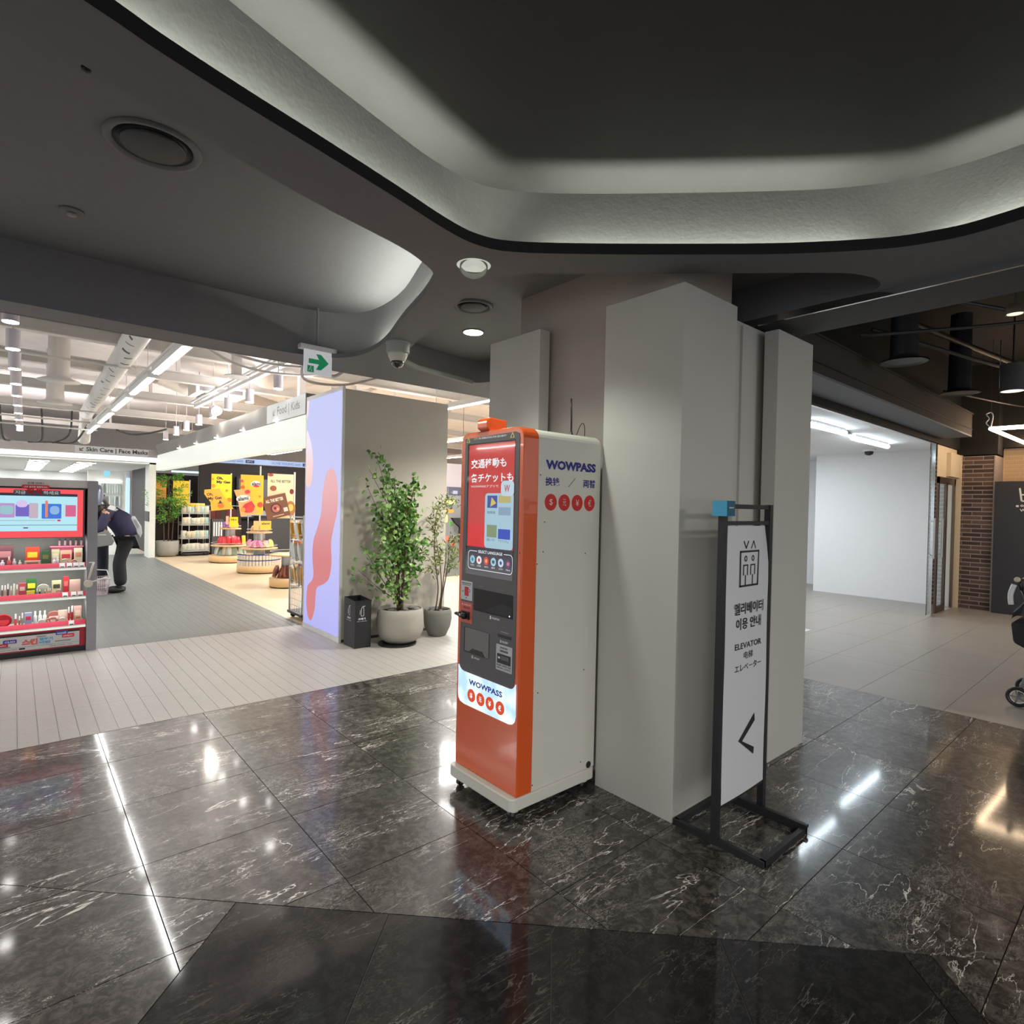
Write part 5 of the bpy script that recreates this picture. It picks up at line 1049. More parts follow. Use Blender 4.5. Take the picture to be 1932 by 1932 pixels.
t = thing('oval_mirror', 'small oval mirror on an arm behind the grey promotion shelf post', 'mirror', (.66, 7.36, 1.5))
MB().ball((.662, 7.36, 1.516), .042, .010, .107, 20, 12).build('glass', mat('mirror_glass', srgb(196, 204, 222), .15, .6), t); MB().box(.56, .715, 7.37, 7.385, 1.503, 1.52).build('bracket', M_BLACK, t); MB().box(.56, .575, 7.29, 7.385, 1.503, 1.52).build('arm', M_BLACK, t)
t = thing('blue_sign', 'small glowing pale blue hexagonal sign on the far wall', 'sign', (1.95, 20.9, 2.1)); MB().cyl((2.13, 21.5, 2.2), (2.13, 21.54, 2.2), .10, n=6).build('face', mat('hex_blue', (.3, .75, .9), emit=.9), t); MB().tube([(2.13, 21.52, 2.29), (2.13, 21.52, 2.64)], .008, 6).build('rod', M_SILVER, t)

# ================================================================== promotion shelf at the left edge
G_ = thing('promotion_shelf', 'grey promotion shelf unit with a red bordered screen and cosmetics, cut by the left edge', 'shelf', (0, 7.1, 0))
X0 = -.9
MB().box(.535, .615, 6.905, 7.30, .0, 1.648).build('side_post', mat('post_grey', srgb(150, 149, 154), .45), G_)
MB().box(X0, .535, 7.28, 7.32, .05, 1.64).build('back_panel', mat('shelf_back', srgb(132, 132, 128), .5), G_)
MB().box(X0, .535, 6.93, 7.28, 1.575, 1.648).build('header', mat('shelf_header', srgb(206, 202, 196), .5), G_)
MB().box(X0, .535, 6.95, 7.0, 1.563, 1.575).build('header_gap', M_BLACK, G_)
MB().box(X0, .535, 6.94, 7.28, .0, .05).build('plinth', M_BLACK, G_)
MB().box(X0, .515, 6.935, 7.28, 1.10, 1.563).build('screen_housing', mat('screen_housing', srgb(96, 94, 96), .5), G_)
PG = Plane((0, 6.929, 0), (1, 0, 0))
scg = sheet('screen', PG, [rect(X0, .500, 1.105, 1.556)], mat('red_screen_border', (.5, .05, .05), .3, emit=.95, ecol=srgb(250, 82, 88)), G_, d=0, th=.004)
cyan = mat('screen_cyan', (.3, .5, .55), .3, emit=.9, ecol=srgb(185, 236, 250)); ip = mat('screen_ink_dark', (.05, .05, .08), emit=.35, ecol=srgb(70, 75, 100))
sheet('screen_page', PG, [rect(X0, .455, 1.165, 1.510)], cyan, scg, d=.0045, th=.001)
sheet('screen_bar', PG, [rect(X0, .455, 1.490, 1.515), rect(X0, .455, 1.218, 1.222)], ip, scg, d=.006, th=.0006)
def gs(n, a0, a1, b0, b1, c, r=.008, d=.007): return sheet(n, PG, [rrect(a0, a1, b0, b1, r)], mat('screen_card', tuple(v * .4 for v in c), .3, emit=.85, ecol=c), scg, d=d, th=.0006)
gs('product_card', -.40, .0, 1.29, 1.42, srgb(200, 150, 215)); gs('product_card', .005, .165, 1.30, 1.41, srgb(120, 105, 205)); gs('product_card', .19, .335, 1.28, 1.42, srgb(60, 125, 225)); gs('product_card', .345, .445, 1.30, 1.41, srgb(226, 105, 150))
gs('product_picture', -.10, -.01, 1.32, 1.40, srgb(160, 205, 215), .02, .008); gs('product_picture', .01, .09, 1.385, 1.45, srgb(226, 206, 246), .03, .008); gs('product_picture', .10, .165, 1.285, 1.425, srgb(206, 186, 200), .006, .008); gs('product_picture', .215, .235, 1.29, 1.45, srgb(240, 140, 110), .009, .008); gs('product_picture', .25, .32, 1.32, 1.40, srgb(150, 190, 240), .03, .008); gs('product_picture', .345, .365, 1.29, 1.42, srgb(200, 235, 240), .004, .008)
gs('slider', X0, .29, 1.262, 1.265, srgb(150, 70, 110), .001, .007); gs('slider_knob', .305, .33, 1.255, 1.272, srgb(220, 60, 100), .007, .008)
gs('dark_pill', .06, .095, 1.190, 1.200, srgb(60, 70, 110), .004)
wm = mat('sticker_white_lit', (.8, .8, .8), .5); rdm = mat('sticker_red', srgb(205, 40, 55), .5)
hd = sheet('title_board', PG, [rrect(.045, .245, 1.555, 1.592, .015)], rdm, G_, d=.012, th=.006)
sheet('title_board', PG, [rrect(-.01, .325, 1.498, 1.545, .01)], mat('title_slate', srgb(70, 92, 112), .5), G_, d=.010, th=.006)
text('lettering', '오래 아서 !', PG, .085, .205, 1.602, 1.618, M_BLACK, G_, d=.001, bold=.02)
text('lettering', '내용 솔로몬 결제하세요', PG, .062, .23, 1.566, 1.582, M_WP, hd, d=.0185, bold=.02)
text('lettering', '지금', PG, .0, .075, 1.505, 1.54, M_WP, hd, d=.018, bold=.04)
text('lettering', '픽셔', PG, .08, .19, 1.498, 1.565, mat('title_crimson', srgb(170, 25, 45), .5), hd, d=.020, bold=.05)
text('lettering', '하세요', PG, .2, .315, 1.505, 1.54, M_WP, hd, d=.018, bold=.04)
LV = [(.835, 'upper'), (.555, 'middle'), (.28, 'lower')]
strip = mat('price_strip_red', srgb(210, 50, 80), .45)
for z, n_ in LV:
    s_ = MB().box(X0, .53, 6.91, 7.28, z - .045, z - .018).build('shelf_board', mat('shelf_white', srgb(222, 224, 218), .4), G_)
    MB().slab3([(X0, 6.905, z - .018), (X0, 6.94, z + .022), (X0, 6.95, z + .022), (X0, 6.915, z - .018)], (.53 - X0, 0, 0)).build('price_strip', strip, s_)
    MB().box(X0, .53, 6.9, 6.91, z - .045, z - .028).build('light_edge', mat('shelf_edge_glow', (.9, .95, .85), emit=.75, ecol=(.95, 1, .9)), s_)
for z_ in (1.08, .785, .505): area('shelf_light', (-.2, 6.955, z_), 1.4, 1.3, (1, 1, .96), (math.radians(25), 0, 0), sy=.03)
ww = mat('price_card_white', (.75, .74, .73), .5)
for x, z in ((.345, .835), (.40, .835), (.45, .835), (.495, .835), (.37, .555), (.435, .555), (.485, .555), (.42, .28)):
    o = MB().slab3([(x - .02, 6.903, z - .016), (x - .02, 6.936, z + .020), (x - .02, 6.934, z + .022), (x - .02, 6.900, z - .014)], (.042, 0, 0)).build('price_card', ww); tag(o, 'small white price card on the red strip of the promotion shelf', 'price card', 'price cards on the promotion shelf')
    MB().slab3([(x - .014, 6.899, z - .014), (x - .014, 6.906, z - .006), (x - .014, 6.905, z - .006), (x - .014, 6.898, z - .014)], (.03, 0, 0)).build('barcode', M_BLACK, o)
MB().box(X0, .53, 6.94, 6.96, .05, .235).build('front_board', mat('front_board_red', srgb(178, 30, 52), .5), G_)
PB2 = Plane((0, 6.939, 0), (1, 0, 0))
fb = sheet('banner_face', PB2, [rect(X0, .485, .062, .195)], mat('banner_grey', srgb(206, 204, 202), .5), G_, d=.0, th=.002)
sheet('banner_black', PB2, [rect(X0, .485, .195, .212)], M_BLACK, G_, d=0, th=.002)
sheet('thin_rule', PB2, [rect(X0, .485, .094, .0955)], M_BLACK, fb, d=.0025, th=.0006)
def tagb(n, a0, a1, b0, b1, c, tx, d=.003):
    q = sheet(n, PB2, [rrect(a0, a1, b0, b1, .006)], cm(c), fb, d=d, th=.003); text('lettering', tx, PB2, a0 + .012, a1 - .012, b0 + .008, b1 - .010, M_WP, fb, d=d + .004, bold=.02)
tagb('purple_tag', -.07, .025, .138, .172, srgb(84, 60, 160), 'CLIO'); tagb('red_tag', -.14, -.035, .110, .140, srgb(196, 30, 46), 'Agafo', .004); tagb('blue_tag', .305, .395, .175, .212, srgb(44, 84, 180), 'moonsh', .004); tagb('pink_tag', .352, .445, .145, .180, srgb(222, 60, 84), 'peripera', .005)
text('lettering', '스킨', PB2, .06, .175, .108, .165, mat('salmon_print', srgb(226, 92, 92), .5), fb, d=.005, bold=.06)
text('lettering', '잘하기', PB2, .185, .285, .138, .165, cm(srgb(90, 170, 215)), fb, d=.005, bold=.05); text('lettering', '비법', PB2, .185, .265, .108, .134, cm(srgb(90, 170, 215)), fb, d=.005, bold=.05)
sheet('pill_outline', PB2, [rrect(.30, .42, .112, .124, .005), rrect(-.10, -.02, .10, .112, .005), rrect(.165, .235, .172, .184, .005)], cm(srgb(150, 145, 145)), fb, d=.003, th=.001)
text('lettering', 'OLIVE YOUNG   SALE', PB2, .26, .43, .072, .084, cm((.08, .08, .09)), fb, d=.003); text('lettering', 'LIGHTEN CAPTURE PRIME', PB2, -.15, .03, .074, .084, cm((.15, .15, .16)), fb, d=.003)
sheet('black_pill', PB2, [rrect(.04, .085, .072, .088, .007)], M_BLACK, fb, d=.003, th=.001)
# magnifier lamp arm on the post
t = thing('shelf_magnifier', 'small white jointed magnifier arm clipped to the grey shelf post', 'magnifier', (.56, 6.88, .75))
MB().cyl((.545, 6.89, .655), (.545, 6.865, .655), .036, n=20).build('disc', mat('ivory_plastic', srgb(214, 206, 190), .4), t)
MB().tube([(.548, 6.875, .70), (.57, 6.875, .80), (.585, 6.875, .86)], .010, 8).build('arm', mat('ivory_plastic_2', srgb(216, 212, 198), .4), t)
MB().tube([(.57, 6.875, .67), (.64, 6.87, .69), (.69, 6.87, .71)], .008, 8).build('arm', M_SILVER, t); MB().tube([(.585, 6.875, .86), (.55, 6.885, .855)], .006, 6).build('clip', M_SILVER, t)
# products: every pack its own thing
def pk(kind, x, y, z, w, h, c, lab, c2=None, cat=None, tilt=0):
    m = cm(c, .4); m2 = cm(c2 or (.8, .78, .76), .4)
    if kind == 'box':
        o = MB().box(x - w / 2, x + w / 2, y - .018, y + .018, z, z + h).build('carton', m, org=(x, y, z)); MB().box(x - w * .36, x + w * .36, y - .0195, y - .018, z + h * .42, z + h * .72).build('label_patch', m2, o); cat = cat or 'box'
    elif kind == 'bottle':
        o = MB().lathe((x, y, z), [(w * .45, 0), (w / 2, .004), (w / 2, h * .62), (w * .22, h * .70)], 12, True, True).build('bottle', m, org=(x, y, z)); MB().cyl((x, y, z + h * .70), (x, y, z + h), w * .26, n=10).build('cap', m2, o); cat = cat or 'bottle'
    elif kind == 'compact':
        o = MB().cyl((x, y + .012, z + h / 2), (x, y - .006, z + h / 2 - .004), h / 2, n=18).build('compact', m, org=(x, y, z)); MB().cyl((x, y - .006, z + h / 2 - .004), (x, y - .008, z + h / 2 - .004), h * .34, n=16).build('lid_print', m2, o); cat = cat or 'compact'
    else:
        o = MB().cyl((x, y, z), (x, y, z + h * .6), w / 2, n=10).build('lip_stick', m, org=(x, y, z)); MB().cyl((x, y, z + h * .6), (x, y, z + h), w * .36, n=10).build('cap', m2, o); cat = cat or 'lipstick'
    return tag(o, lab, cat)
used = {}
def U(l, ctx):
    k = l + ctx; used[k] = used.get(k, 0) + 1
    o_ = ['', 'second ', 'third ', 'fourth ', 'fifth ', 'sixth ', 'seventh ', 'eighth ', 'ninth ', 'tenth ', 'eleventh ', 'twelfth '][used[k] - 1]
    return (o_ + l + ', ' if o_ else l + ', ') + ctx + (' from the left' if o_ else '')
top = 'on the upper promotion shelf'; mdl = 'on the middle promotion shelf'; low = 'on the lower promotion shelf'
z = .840
for a in [('box', -.07, 7.05, .13, .19, srgb(96, 60, 66), 'dark plum palette display board', srgb(176, 120, 120)), ('bottle', -.08, 6.99, .03, .06, srgb(205, 200, 215), 'clear violet pot'), ('bottle', -.035, 6.98, .026, .09, srgb(200, 80, 90), 'red nail polish bottle'), ('bottle', .0, 6.99, .03, .07, srgb(180, 170, 176), 'grey glass pot'), ('bottle', .04, 6.98, .022, .055, srgb(190, 185, 180), 'clear small bottle'),
          ('box', .13, 7.05, .10, .17, srgb(206, 60, 40), 'orange red gift box', srgb(225, 190, 50)), ('box', .13, 6.985, .115, .045, srgb(215, 196, 170), 'beige flat palette', srgb(160, 110, 80)), ('box', .225, 7.03, .06, .13, srgb(44, 84, 50), 'dark green box', srgb(120, 110, 60)), ('box', .30, 7.06, .06, .14, srgb(180, 178, 140), 'sage green box', srgb(214, 200, 170)),
          ('bottle', .29, 6.99, .024, .07, srgb(214, 208, 214), 'white mini bottle'), ('bottle', .315, 6.99, .024, .075, srgb(190, 182, 196), 'lilac mini bottle'), ('compact', .37, 6.99, .06, .055, srgb(226, 214, 186), 'cream compact'), ('box', .38, 7.06, .09, .13, srgb(205, 170, 140), 'tan cushion box', srgb(190, 60, 70)), ('box', .475, 7.05, .065, .15, srgb(214, 208, 176), 'pale yellow tall box', srgb(205, 140, 110)), ('compact', .44, 6.98, .05, .045, srgb(220, 150, 140), 'pink compact')]:
    pk(a[0], a[1], a[2], z, a[3], a[4], a[5], U(a[6], top), a[7] if len(a) > 7 else None)
for k in range(5):
    pk('bottle', .335 + k * .043, 7.15, 1.01, .020, .07, srgb(196, 150, 160), U('pink glass bottle', 'on the raised back step of the promotion shelf'), srgb(70, 40, 50))
MB().box(.26, .52, 7.10, 7.20, .995, 1.01).build('back_step', mat('clear_step', srgb(205, 120, 140), .3), G_); MB().box(.27, .51, 7.11, 7.19, .84, .995).build('step_riser', mat('step_riser', srgb(170, 70, 100), .5), G_)
z = .560
for a in [('lip', -.08, 6.99, .014, .11, srgb(120, 80, 76), 'brown lipstick'), ('lip', -.06, 6.99, .014, .11, srgb(190, 160, 150), 'beige lipstick'), ('lip', -.04, 6.99, .014, .12, srgb(86, 50, 46), 'dark lipstick'), ('lip', -.018, 6.99, .014, .10, srgb(196, 170, 160), 'beige lipstick'), ('lip', .002, 6.985, .016, .12, srgb(205, 224, 205), 'mint lipstick'), ('lip', .022, 6.985, .014, .11, srgb(200, 120, 120), 'rose lipstick'),
          ('box', .06, 7.0, .05, .12, srgb(190, 80, 90), 'crimson blister card', srgb(226, 190, 190)), ('box', .125, 7.03, .075, .155, srgb(46, 98, 52), 'green and yellow box', srgb(240, 226, 60)), ('box', .12, 6.985, .06, .045, srgb(235, 210, 70), 'yellow flat box', srgb(250, 240, 140)), ('lip', .165, 6.985, .014, .06, srgb(140, 175, 195), 'blue mini tube'), ('lip', .185, 6.985, .014, .055, srgb(40, 60, 45), 'dark green mini tube'),
          ('compact', .21, 7.02, .09, .10, srgb(206, 208, 190), 'large silver compact', srgb(150, 156, 140)), ('lip', .225, 6.985, .012, .05, srgb(170, 120, 60), 'gold tipped tube'), ('lip', .245, 6.985, .012, .06, srgb(200, 160, 90), 'gold tipped tube'), ('lip', .262, 6.985, .012, .06, srgb(205, 170, 100), 'gold tipped tube'), ('box', .31, 7.02, .07, .125, srgb(214, 206, 160), 'pale yellow lash pack', srgb(70, 70, 60)), ('compact', .325, 6.985, .05, .04, srgb(200, 150, 140), 'dusty pink compact'),
          ('box', .38, 7.02, .04, .16, srgb(206, 48, 56), 'tall red cardboard tower', srgb(236, 120, 120)), ('box', .45, 7.02, .085, .125, srgb(226, 196, 176), 'cream and pink twin compact pack', srgb(236, 190, 186))]:
    pk(a[0], a[1], a[2], z, a[3], a[4], a[5], U(a[6], mdl), a[7] if len(a) > 7 else None)
z = .285
for a in [('compact', -.07, 7.0, .12, .12, srgb(190, 30, 48), 'large crimson round case', srgb(226, 60, 70)), ('lip', .015, 6.985, .020, .115, srgb(206, 70, 66), 'red tube'), ('lip', .042, 6.985, .014, .09, srgb(170, 90, 96), 'wine tube'), ('lip', .062, 6.985, .014, .12, srgb(150, 140, 130), 'chequered tube'), ('box', .105, 7.0, .05, .115, srgb(150, 160, 190), 'slate blue mirror card', srgb(200, 50, 90)), ('bottle', .155, 7.02, .028, .12, srgb(200, 206, 200), 'white cone bottle'), ('bottle', .19, 7.02, .028, .12, srgb(205, 210, 205), 'white cone bottle'), ('bottle', .225, 7.02, .028, .12, srgb(215, 220, 215), 'white cone bottle'),
          ('compact', .20, 6.975, .06, .05, srgb(238, 238, 232), 'white oval compact'), ('compact', .26, 7.0, .05, .05, srgb(196, 130, 116), 'terracotta compact'), ('compact', .285, 6.985, .05, .06, srgb(206, 140, 128), 'rose tan compact'), ('compact', .295, 7.03, .06, .11, srgb(186, 120, 110), 'stacked brown compact'), ('box', .36, 7.02, .07, .11, srgb(226, 196, 180), 'peach cushion box', srgb(236, 214, 200)), ('compact', .355, 6.975, .06, .05, srgb(240, 218, 208), 'pale pink compact'), ('lip', .405, 6.985, .016, .14, srgb(200, 30, 44), 'bright red slim pack'), ('lip', .43, 6.985, .020, .15, srgb(190, 26, 40), 'crimson slim pack'), ('box', .475, 7.03, .06, .14, srgb(216, 170, 160), 'pink tall gift pack', srgb(236, 214, 190)), ('box', .475, 6.985, .05, .06, srgb(226, 206, 180), 'cream small pack', srgb(200, 120, 80))]:
    pk(a[0], a[1], a[2], z, a[3], a[4], a[5], U(a[6], low), a[7] if len(a) > 7 else None)

# ================================================================== people
def skin(name, nodes, edges, m, parent, sub=2, root=0):
    ks = list(nodes); o0 = Vector(ORG.get(parent.name, (0, 0, 0)))
    me = bpy.data.meshes.new(name); me.from_pydata([Vector(nodes[k][0]) - o0 for k in ks], [(ks.index(a), ks.index(b)) for a, b in edges], [])
    o = bpy.data.objects.new(name, me); COL.objects.link(o); o.parent = parent; ORG[o.name] = tuple(o0)
    md = o.modifiers.new('skin', 'SKIN'); md.use_smooth_shade = True; md.branch_smoothing = .7
    for i, k in enumerate(ks):
        r_ = nodes[k][1]; r_ = r_ if isinstance(r_, tuple) else (r_, r_); me.skin_vertices[0].data[i].radius = r_; me.skin_vertices[0].data[i].use_root = (i == root)
    s_ = o.modifiers.new('sub', 'SUBSURF'); s_.levels = s_.render_levels = sub
    bpy.context.view_layer.update(); em = bpy.data.meshes.new_from_object(o.evaluated_get(bpy.context.evaluated_depsgraph_get()))
    o.modifiers.clear(); em.name = name; em.materials.clear(); em.materials.append(m); o.data = em
    for p in em.polygons: p.use_smooth = True
    return o
M_SKIN = mat('skin', srgb(206, 160, 130), .55, var=.04); M_HAIR = mat('dark_hair', (.025, .018, .015), .5, bump=.4, bscale=90); M_COAT = mat('navy_jacket', srgb(52, 50, 78), .8, var=.15, bump=.25, bscale=25); M_TROU = mat('black_trousers', (.014, .014, .018), .85, var=.2, bump=.2)
def hand(parent, wrist, d, n, m):
    w = Vector(wrist); d = Vector(d).normalized(); s = d.cross(Vector(n)).normalized(); up = s.cross(d)
    mb = MB(); mb.ball(w + d * .045, .022, .040, .045, 10, 7, rot=Matrix((up, s, d)).transposed())
    for k, (off, l) in enumerate(((-.030, .058), (-.010, .070), (.010, .066), (.030, .052))):
        b = w + d * .080 + s * off; mb.tube([b - d * .02, b + d * l * .5 - up * .006, b + d * l * .85 - up * .028, b + d * l * .9 - up * .045], [.010, .009, .008, .006], 7)
    b = w + d * .03 - s * .034; mb.tube([b, b - s * .022 + d * .02, b - s * .026 + d * .045 - up * .01], [.011, .010, .008], 7)
    return mb.build('hand', m, parent)
pr = thing('person', 'person in a navy jacket and black trousers bending forward over a shop shelf', 'person', (1.24, 10.9, 0))
body = {'pel': ((1.36, 10.92, .90), (.12, .10)), 'sp1': ((1.30, 10.92, 1.02), .115), 'sp2': ((1.18, 10.91, 1.16), .12), 'chest': ((1.08, 10.9, 1.24), .12), 'neck': ((.985, 10.9, 1.285), .05), 'head': ((.93, 10.9, 1.28), .075), 'jaw': ((.885, 10.9, 1.235), .062),
        'hl': ((1.34, 10.82, .86), .09), 'kl': ((1.22, 10.80, .47), .058), 'al': ((1.27, 10.80, .14), .03), 'hr': ((1.34, 11.0, .86), .09), 'kr': ((1.26, 11.02, .47), .058), 'ar': ((1.30, 11.02, .14), .03),
        'sl': ((1.06, 10.72, 1.22), .055), 'el': ((.98, 10.68, .98), .040), 'wl': ((.80, 10.74, .92), .028), 'sr': ((1.06, 11.08, 1.22), .055), 'er': ((.95, 11.12, 1.02), .040), 'wr': ((.78, 11.06, .98), .028)}
be = [('pel', 'sp1'), ('sp1', 'sp2'), ('sp2', 'chest'), ('chest', 'neck'), ('neck', 'head'), ('head', 'jaw'), ('pel', 'hl'), ('hl', 'kl'), ('kl', 'al'), ('pel', 'hr'), ('hr', 'kr'), ('kr', 'ar'), ('chest', 'sl'), ('sl', 'el'), ('el', 'wl'), ('chest', 'sr'), ('sr', 'er'), ('er', 'wr')]
skin('body', body, be, M_SKIN, pr, 1)
skin('jacket', {'hem': ((1.385, 10.91, .86), (.15, .20)), 'p': ((1.36, 10.91, .96), (.155, .19)), 's': ((1.27, 10.9, 1.09), (.16, .18)), 't': ((1.16, 10.9, 1.19), (.155, .19)), 'c': ((1.06, 10.9, 1.24), (.12, .19)), 'n': ((1.005, 10.9, 1.275), .075),
                'sl': ((1.06, 10.73, 1.20), .085), 'el': ((.98, 10.68, 1.0), .07), 'wl': ((.83, 10.73, .93), .055), 'sr': ((1.06, 11.07, 1.20), .085), 'er': ((.95, 11.12, 1.04), .07), 'wr': ((.81, 11.07, .99), .055)},
     [('hem', 'p'), ('p', 's'), ('s', 't'), ('t', 'c'), ('c', 'n'), ('c', 'sl'), ('sl', 'el'), ('el', 'wl'), ('c', 'sr'), ('sr', 'er'), ('er', 'wr')], M_COAT, pr)
skin('trousers', {'w': ((1.37, 10.91, .92), (.15, .185)), 'hl': ((1.34, 10.83, .80), .105), 'kl': ((1.235, 10.81, .47), .09), 'al': ((1.27, 10.80, .10), .09), 'hr': ((1.34, 10.99, .80), .105), 'kr': ((1.27, 11.01, .47), .09), 'ar': ((1.30, 11.02, .10), .09)}, [('w', 'hl'), ('hl', 'kl'), ('kl', 'al'), ('w', 'hr'), ('hr', 'kr'), ('kr', 'ar')], M_TROU, pr)
for y, x in ((10.80, 1.25), (11.02, 1.28)):
    MB().ball((x - .05, y, .045), .135, .048, .045, 14, 8).build('shoe', M_BLACK, pr)
MB().ball((.945, 10.9, 1.30), .12, .10, .11, 16, 10).build('hair', M_HAIR, pr)
mb = MB()
for k in range(16):
    y = 10.80 + .2 * k / 15; mb.tube(smooth([(.99 - .03 * (k % 3), y, 1.36), (.93, y, 1.34), (.905, y + .005, 1.22), (.90 + .02 * (k % 2), y, 1.06)], 4), [.014] * 13, 5)
mb.build('hair_strands', M_HAIR, pr)
MB().ball((.862, 10.9, 1.225), .014, .010, .016, 8, 5).build('nose', M_SKIN, pr); MB().ball((.872, 10.87, 1.25), .009).ball((.872, 10.93, 1.25), .009).build('eye', M_WP, pr); MB().box(.872, .884, 10.875, 10.925, 1.192, 1.197).build('mouth', cm(srgb(150, 80, 76)), pr)
hand(pr, (.80, 10.74, .915), (-1, 0, -.2), (0, 0, 1), M_SKIN); hand(pr, (.78, 11.06, .975), (-1, 0, -.2), (0, 0, 1), M_SKIN)
MB().obox((1.13, 10.72, 1.33), (.04, 0, -.015), (0, .01, 0), (.018, 0, .03)).build('white_print', M_WP, pr)
MB().tube(smooth([(1.02, 10.78, 1.37), (1.14, 10.76, 1.36), (1.28, 10.80, 1.27), (1.42, 10.9, 1.14)], 5), .013, 6).build('strap', M_BLACK, pr)
hd_ = MB().torus((.985, 10.9, 1.36), .10, .028, 'y', 20, 8).build('grey_hood', cm(srgb(84, 74, 72), .8), pr)
tb = thing('white_tote', 'white and grey tote bag on the back of the person in the navy jacket', 'bag', (1.47, 10.9, 1.0))
MB().slab3([(1.37, 10.80, 1.17), (1.44, 10.80, 1.20), (1.53, 10.80, 1.04), (1.545, 10.80, .93), (1.52, 10.80, .85), (1.47, 10.80, .93)], (0, .20, 0)).build('bag_body', mat('tote_grey', srgb(188, 190, 192), .6), tb, bev=.012)
MB().slab3([(1.42, 10.795, 1.14), (1.455, 10.795, 1.15), (1.505, 10.795, 1.03), (1.48, 10.795, 1.0)], (0, .006, 0)).build('white_panel', cm(srgb(150, 152, 156), .5), tb)
p2 = thing('person', 'person in dark trousers mostly hidden behind the promotion shelf, beside the pink basket', 'person', (.93, 11.25, 0))
b2 = {'pel': ((.92, 11.25, .92), (.12, .10)), 'sp': ((.90, 11.25, 1.14), .115), 'ch': ((.86, 11.25, 1.34), (.13, .11)), 'nk': ((.85, 11.25, 1.47), .05), 'hd': ((.84, 11.25, 1.58), .08), 'hl': ((.95, 11.17, .86), .09), 'kl': ((.97, 11.16, .48), .06), 'al': ((.97, 11.16, .09), .04), 'hr': ((.95, 11.34, .86), .09), 'kr': ((.90, 11.35, .48), .06), 'ar': ((.88, 11.35, .09), .04), 'sl': ((.86, 11.06, 1.38), .055), 'el': ((.86, 11.02, 1.12), .04), 'wl': ((.74, 11.08, 1.0), .03), 'sr': ((.86, 11.44, 1.38), .055), 'er': ((.86, 11.48, 1.12), .04), 'wr': ((.74, 11.42, 1.0), .03)}
skin('body', b2, [('pel', 'sp'), ('sp', 'ch'), ('ch', 'nk'), ('nk', 'hd'), ('pel', 'hl'), ('hl', 'kl'), ('kl', 'al'), ('pel', 'hr'), ('hr', 'kr'), ('kr', 'ar'), ('ch', 'sl'), ('sl', 'el'), ('el', 'wl'), ('ch', 'sr'), ('sr', 'er'), ('er', 'wr')], M_SKIN, p2, 1)
skin('coat', {'p': ((.92, 11.25, .86), (.14, .14)), 's': ((.90, 11.25, 1.14), .135), 'c': ((.86, 11.25, 1.34), (.15, .12)), 'sl': ((.86, 11.07, 1.36), .075), 'el': ((.86, 11.02, 1.12), .062), 'wl': ((.77, 11.07, 1.02), .05), 'sr': ((.86, 11.43, 1.36), .075), 'er': ((.86, 11.48, 1.12), .062), 'wr': ((.77, 11.43, 1.02), .05)}, [('p', 's'), ('s', 'c'), ('c', 'sl'), ('sl', 'el'), ('el', 'wl'), ('c', 'sr'), ('sr', 'er'), ('er', 'wr')], M_TROU, p2)
skin('trousers', {'w': ((.93, 11.25, .90), (.13, .14)), 'hl': ((.95, 11.17, .80), .10), 'kl': ((.97, 11.16, .48), .082), 'al': ((.97, 11.16, .12), .075), 'hr': ((.95, 11.34, .80), .10), 'kr': ((.91, 11.35, .48), .082), 'ar': ((.88, 11.35, .12), .075)}, [('w', 'hl'), ('hl', 'kl'), ('kl', 'al'), ('w', 'hr'), ('hr', 'kr'), ('kr', 'ar')], mat('navy_trousers', srgb(26, 26, 40), .85), p2)
MB().ball((.84, 11.25, 1.62), .095, .09, .10, 14, 8).build('hair', M_HAIR, p2)
for y in (11.16, 11.35): MB().ball((.92, y, .045), .13, .046, .045, 12, 7).build('shoe', M_BLACK, p2)
hand(p2, (.74, 11.08, 1.0), (-1, 0, -.3), (0, 0, 1), M_SKIN); hand(p2, (.74, 11.42, 1.0), (-1, 0, -.3), (0, 0, 1), M_SKIN)
p2.location = Vector(p2.location) + Vector((.11, .12, 0))
gb = thing('grey_bag', 'translucent grey square bag hanging below the bending person', 'bag', (1.06, 10.65, .85))
MB().slab3([(.92, 10.62, .94), (1.08, 10.62, .99), (1.16, 10.62, .82), (1.13, 10.62, .76), (.92, 10.62, .73)], (0, .12, 0)).build('bag_body', mat('grey_plastic', srgb(134, 136, 134), .3), gb, bev=.01); MB().box(.95, 1.05, 10.612, 10.62, .915, .925).build('zip', M_SILVER, gb)
bk = thing('shopping_basket', 'pale pink mesh shopping basket on the floor behind the promotion shelf', 'basket', (1.0, 10.75, 0))
mb = MB(); c0, c1 = (.86, 1.08, 10.62, 10.92), (.84, 1.10, 10.60, 10.94)
for k in range(12):
    f_ = k / 11
    for (a, b) in (((c0[0] + (c0[1] - c0[0]) * f_, c0[2], .01), (c1[0] + (c1[1] - c1[0]) * f_, c1[2], .25)), ((c0[0] + (c0[1] - c0[0]) * f_, c0[3], .01), (c1[0] + (c1[1] - c1[0]) * f_, c1[3], .25)), ((c0[1], c0[2] + (c0[3] - c0[2]) * f_, .01), (c1[1], c1[2] + (c1[3] - c1[2]) * f_, .25)), ((c0[0], c0[2] + (c0[3] - c0[2]) * f_, .01), (c1[0], c1[2] + (c1[3] - c1[2]) * f_, .25))): mb.tube([a, b], .004, 4)
for h in (.06, .12, .18):
    g_ = h / .25; q = [c0[i] + (c1[i] - c0[i]) * g_ for i in range(4)]; mb.tube([(q[0], q[2], h), (q[1], q[2], h), (q[1], q[3], h), (q[0], q[3], h), (q[0], q[2], h)], .004, 4)
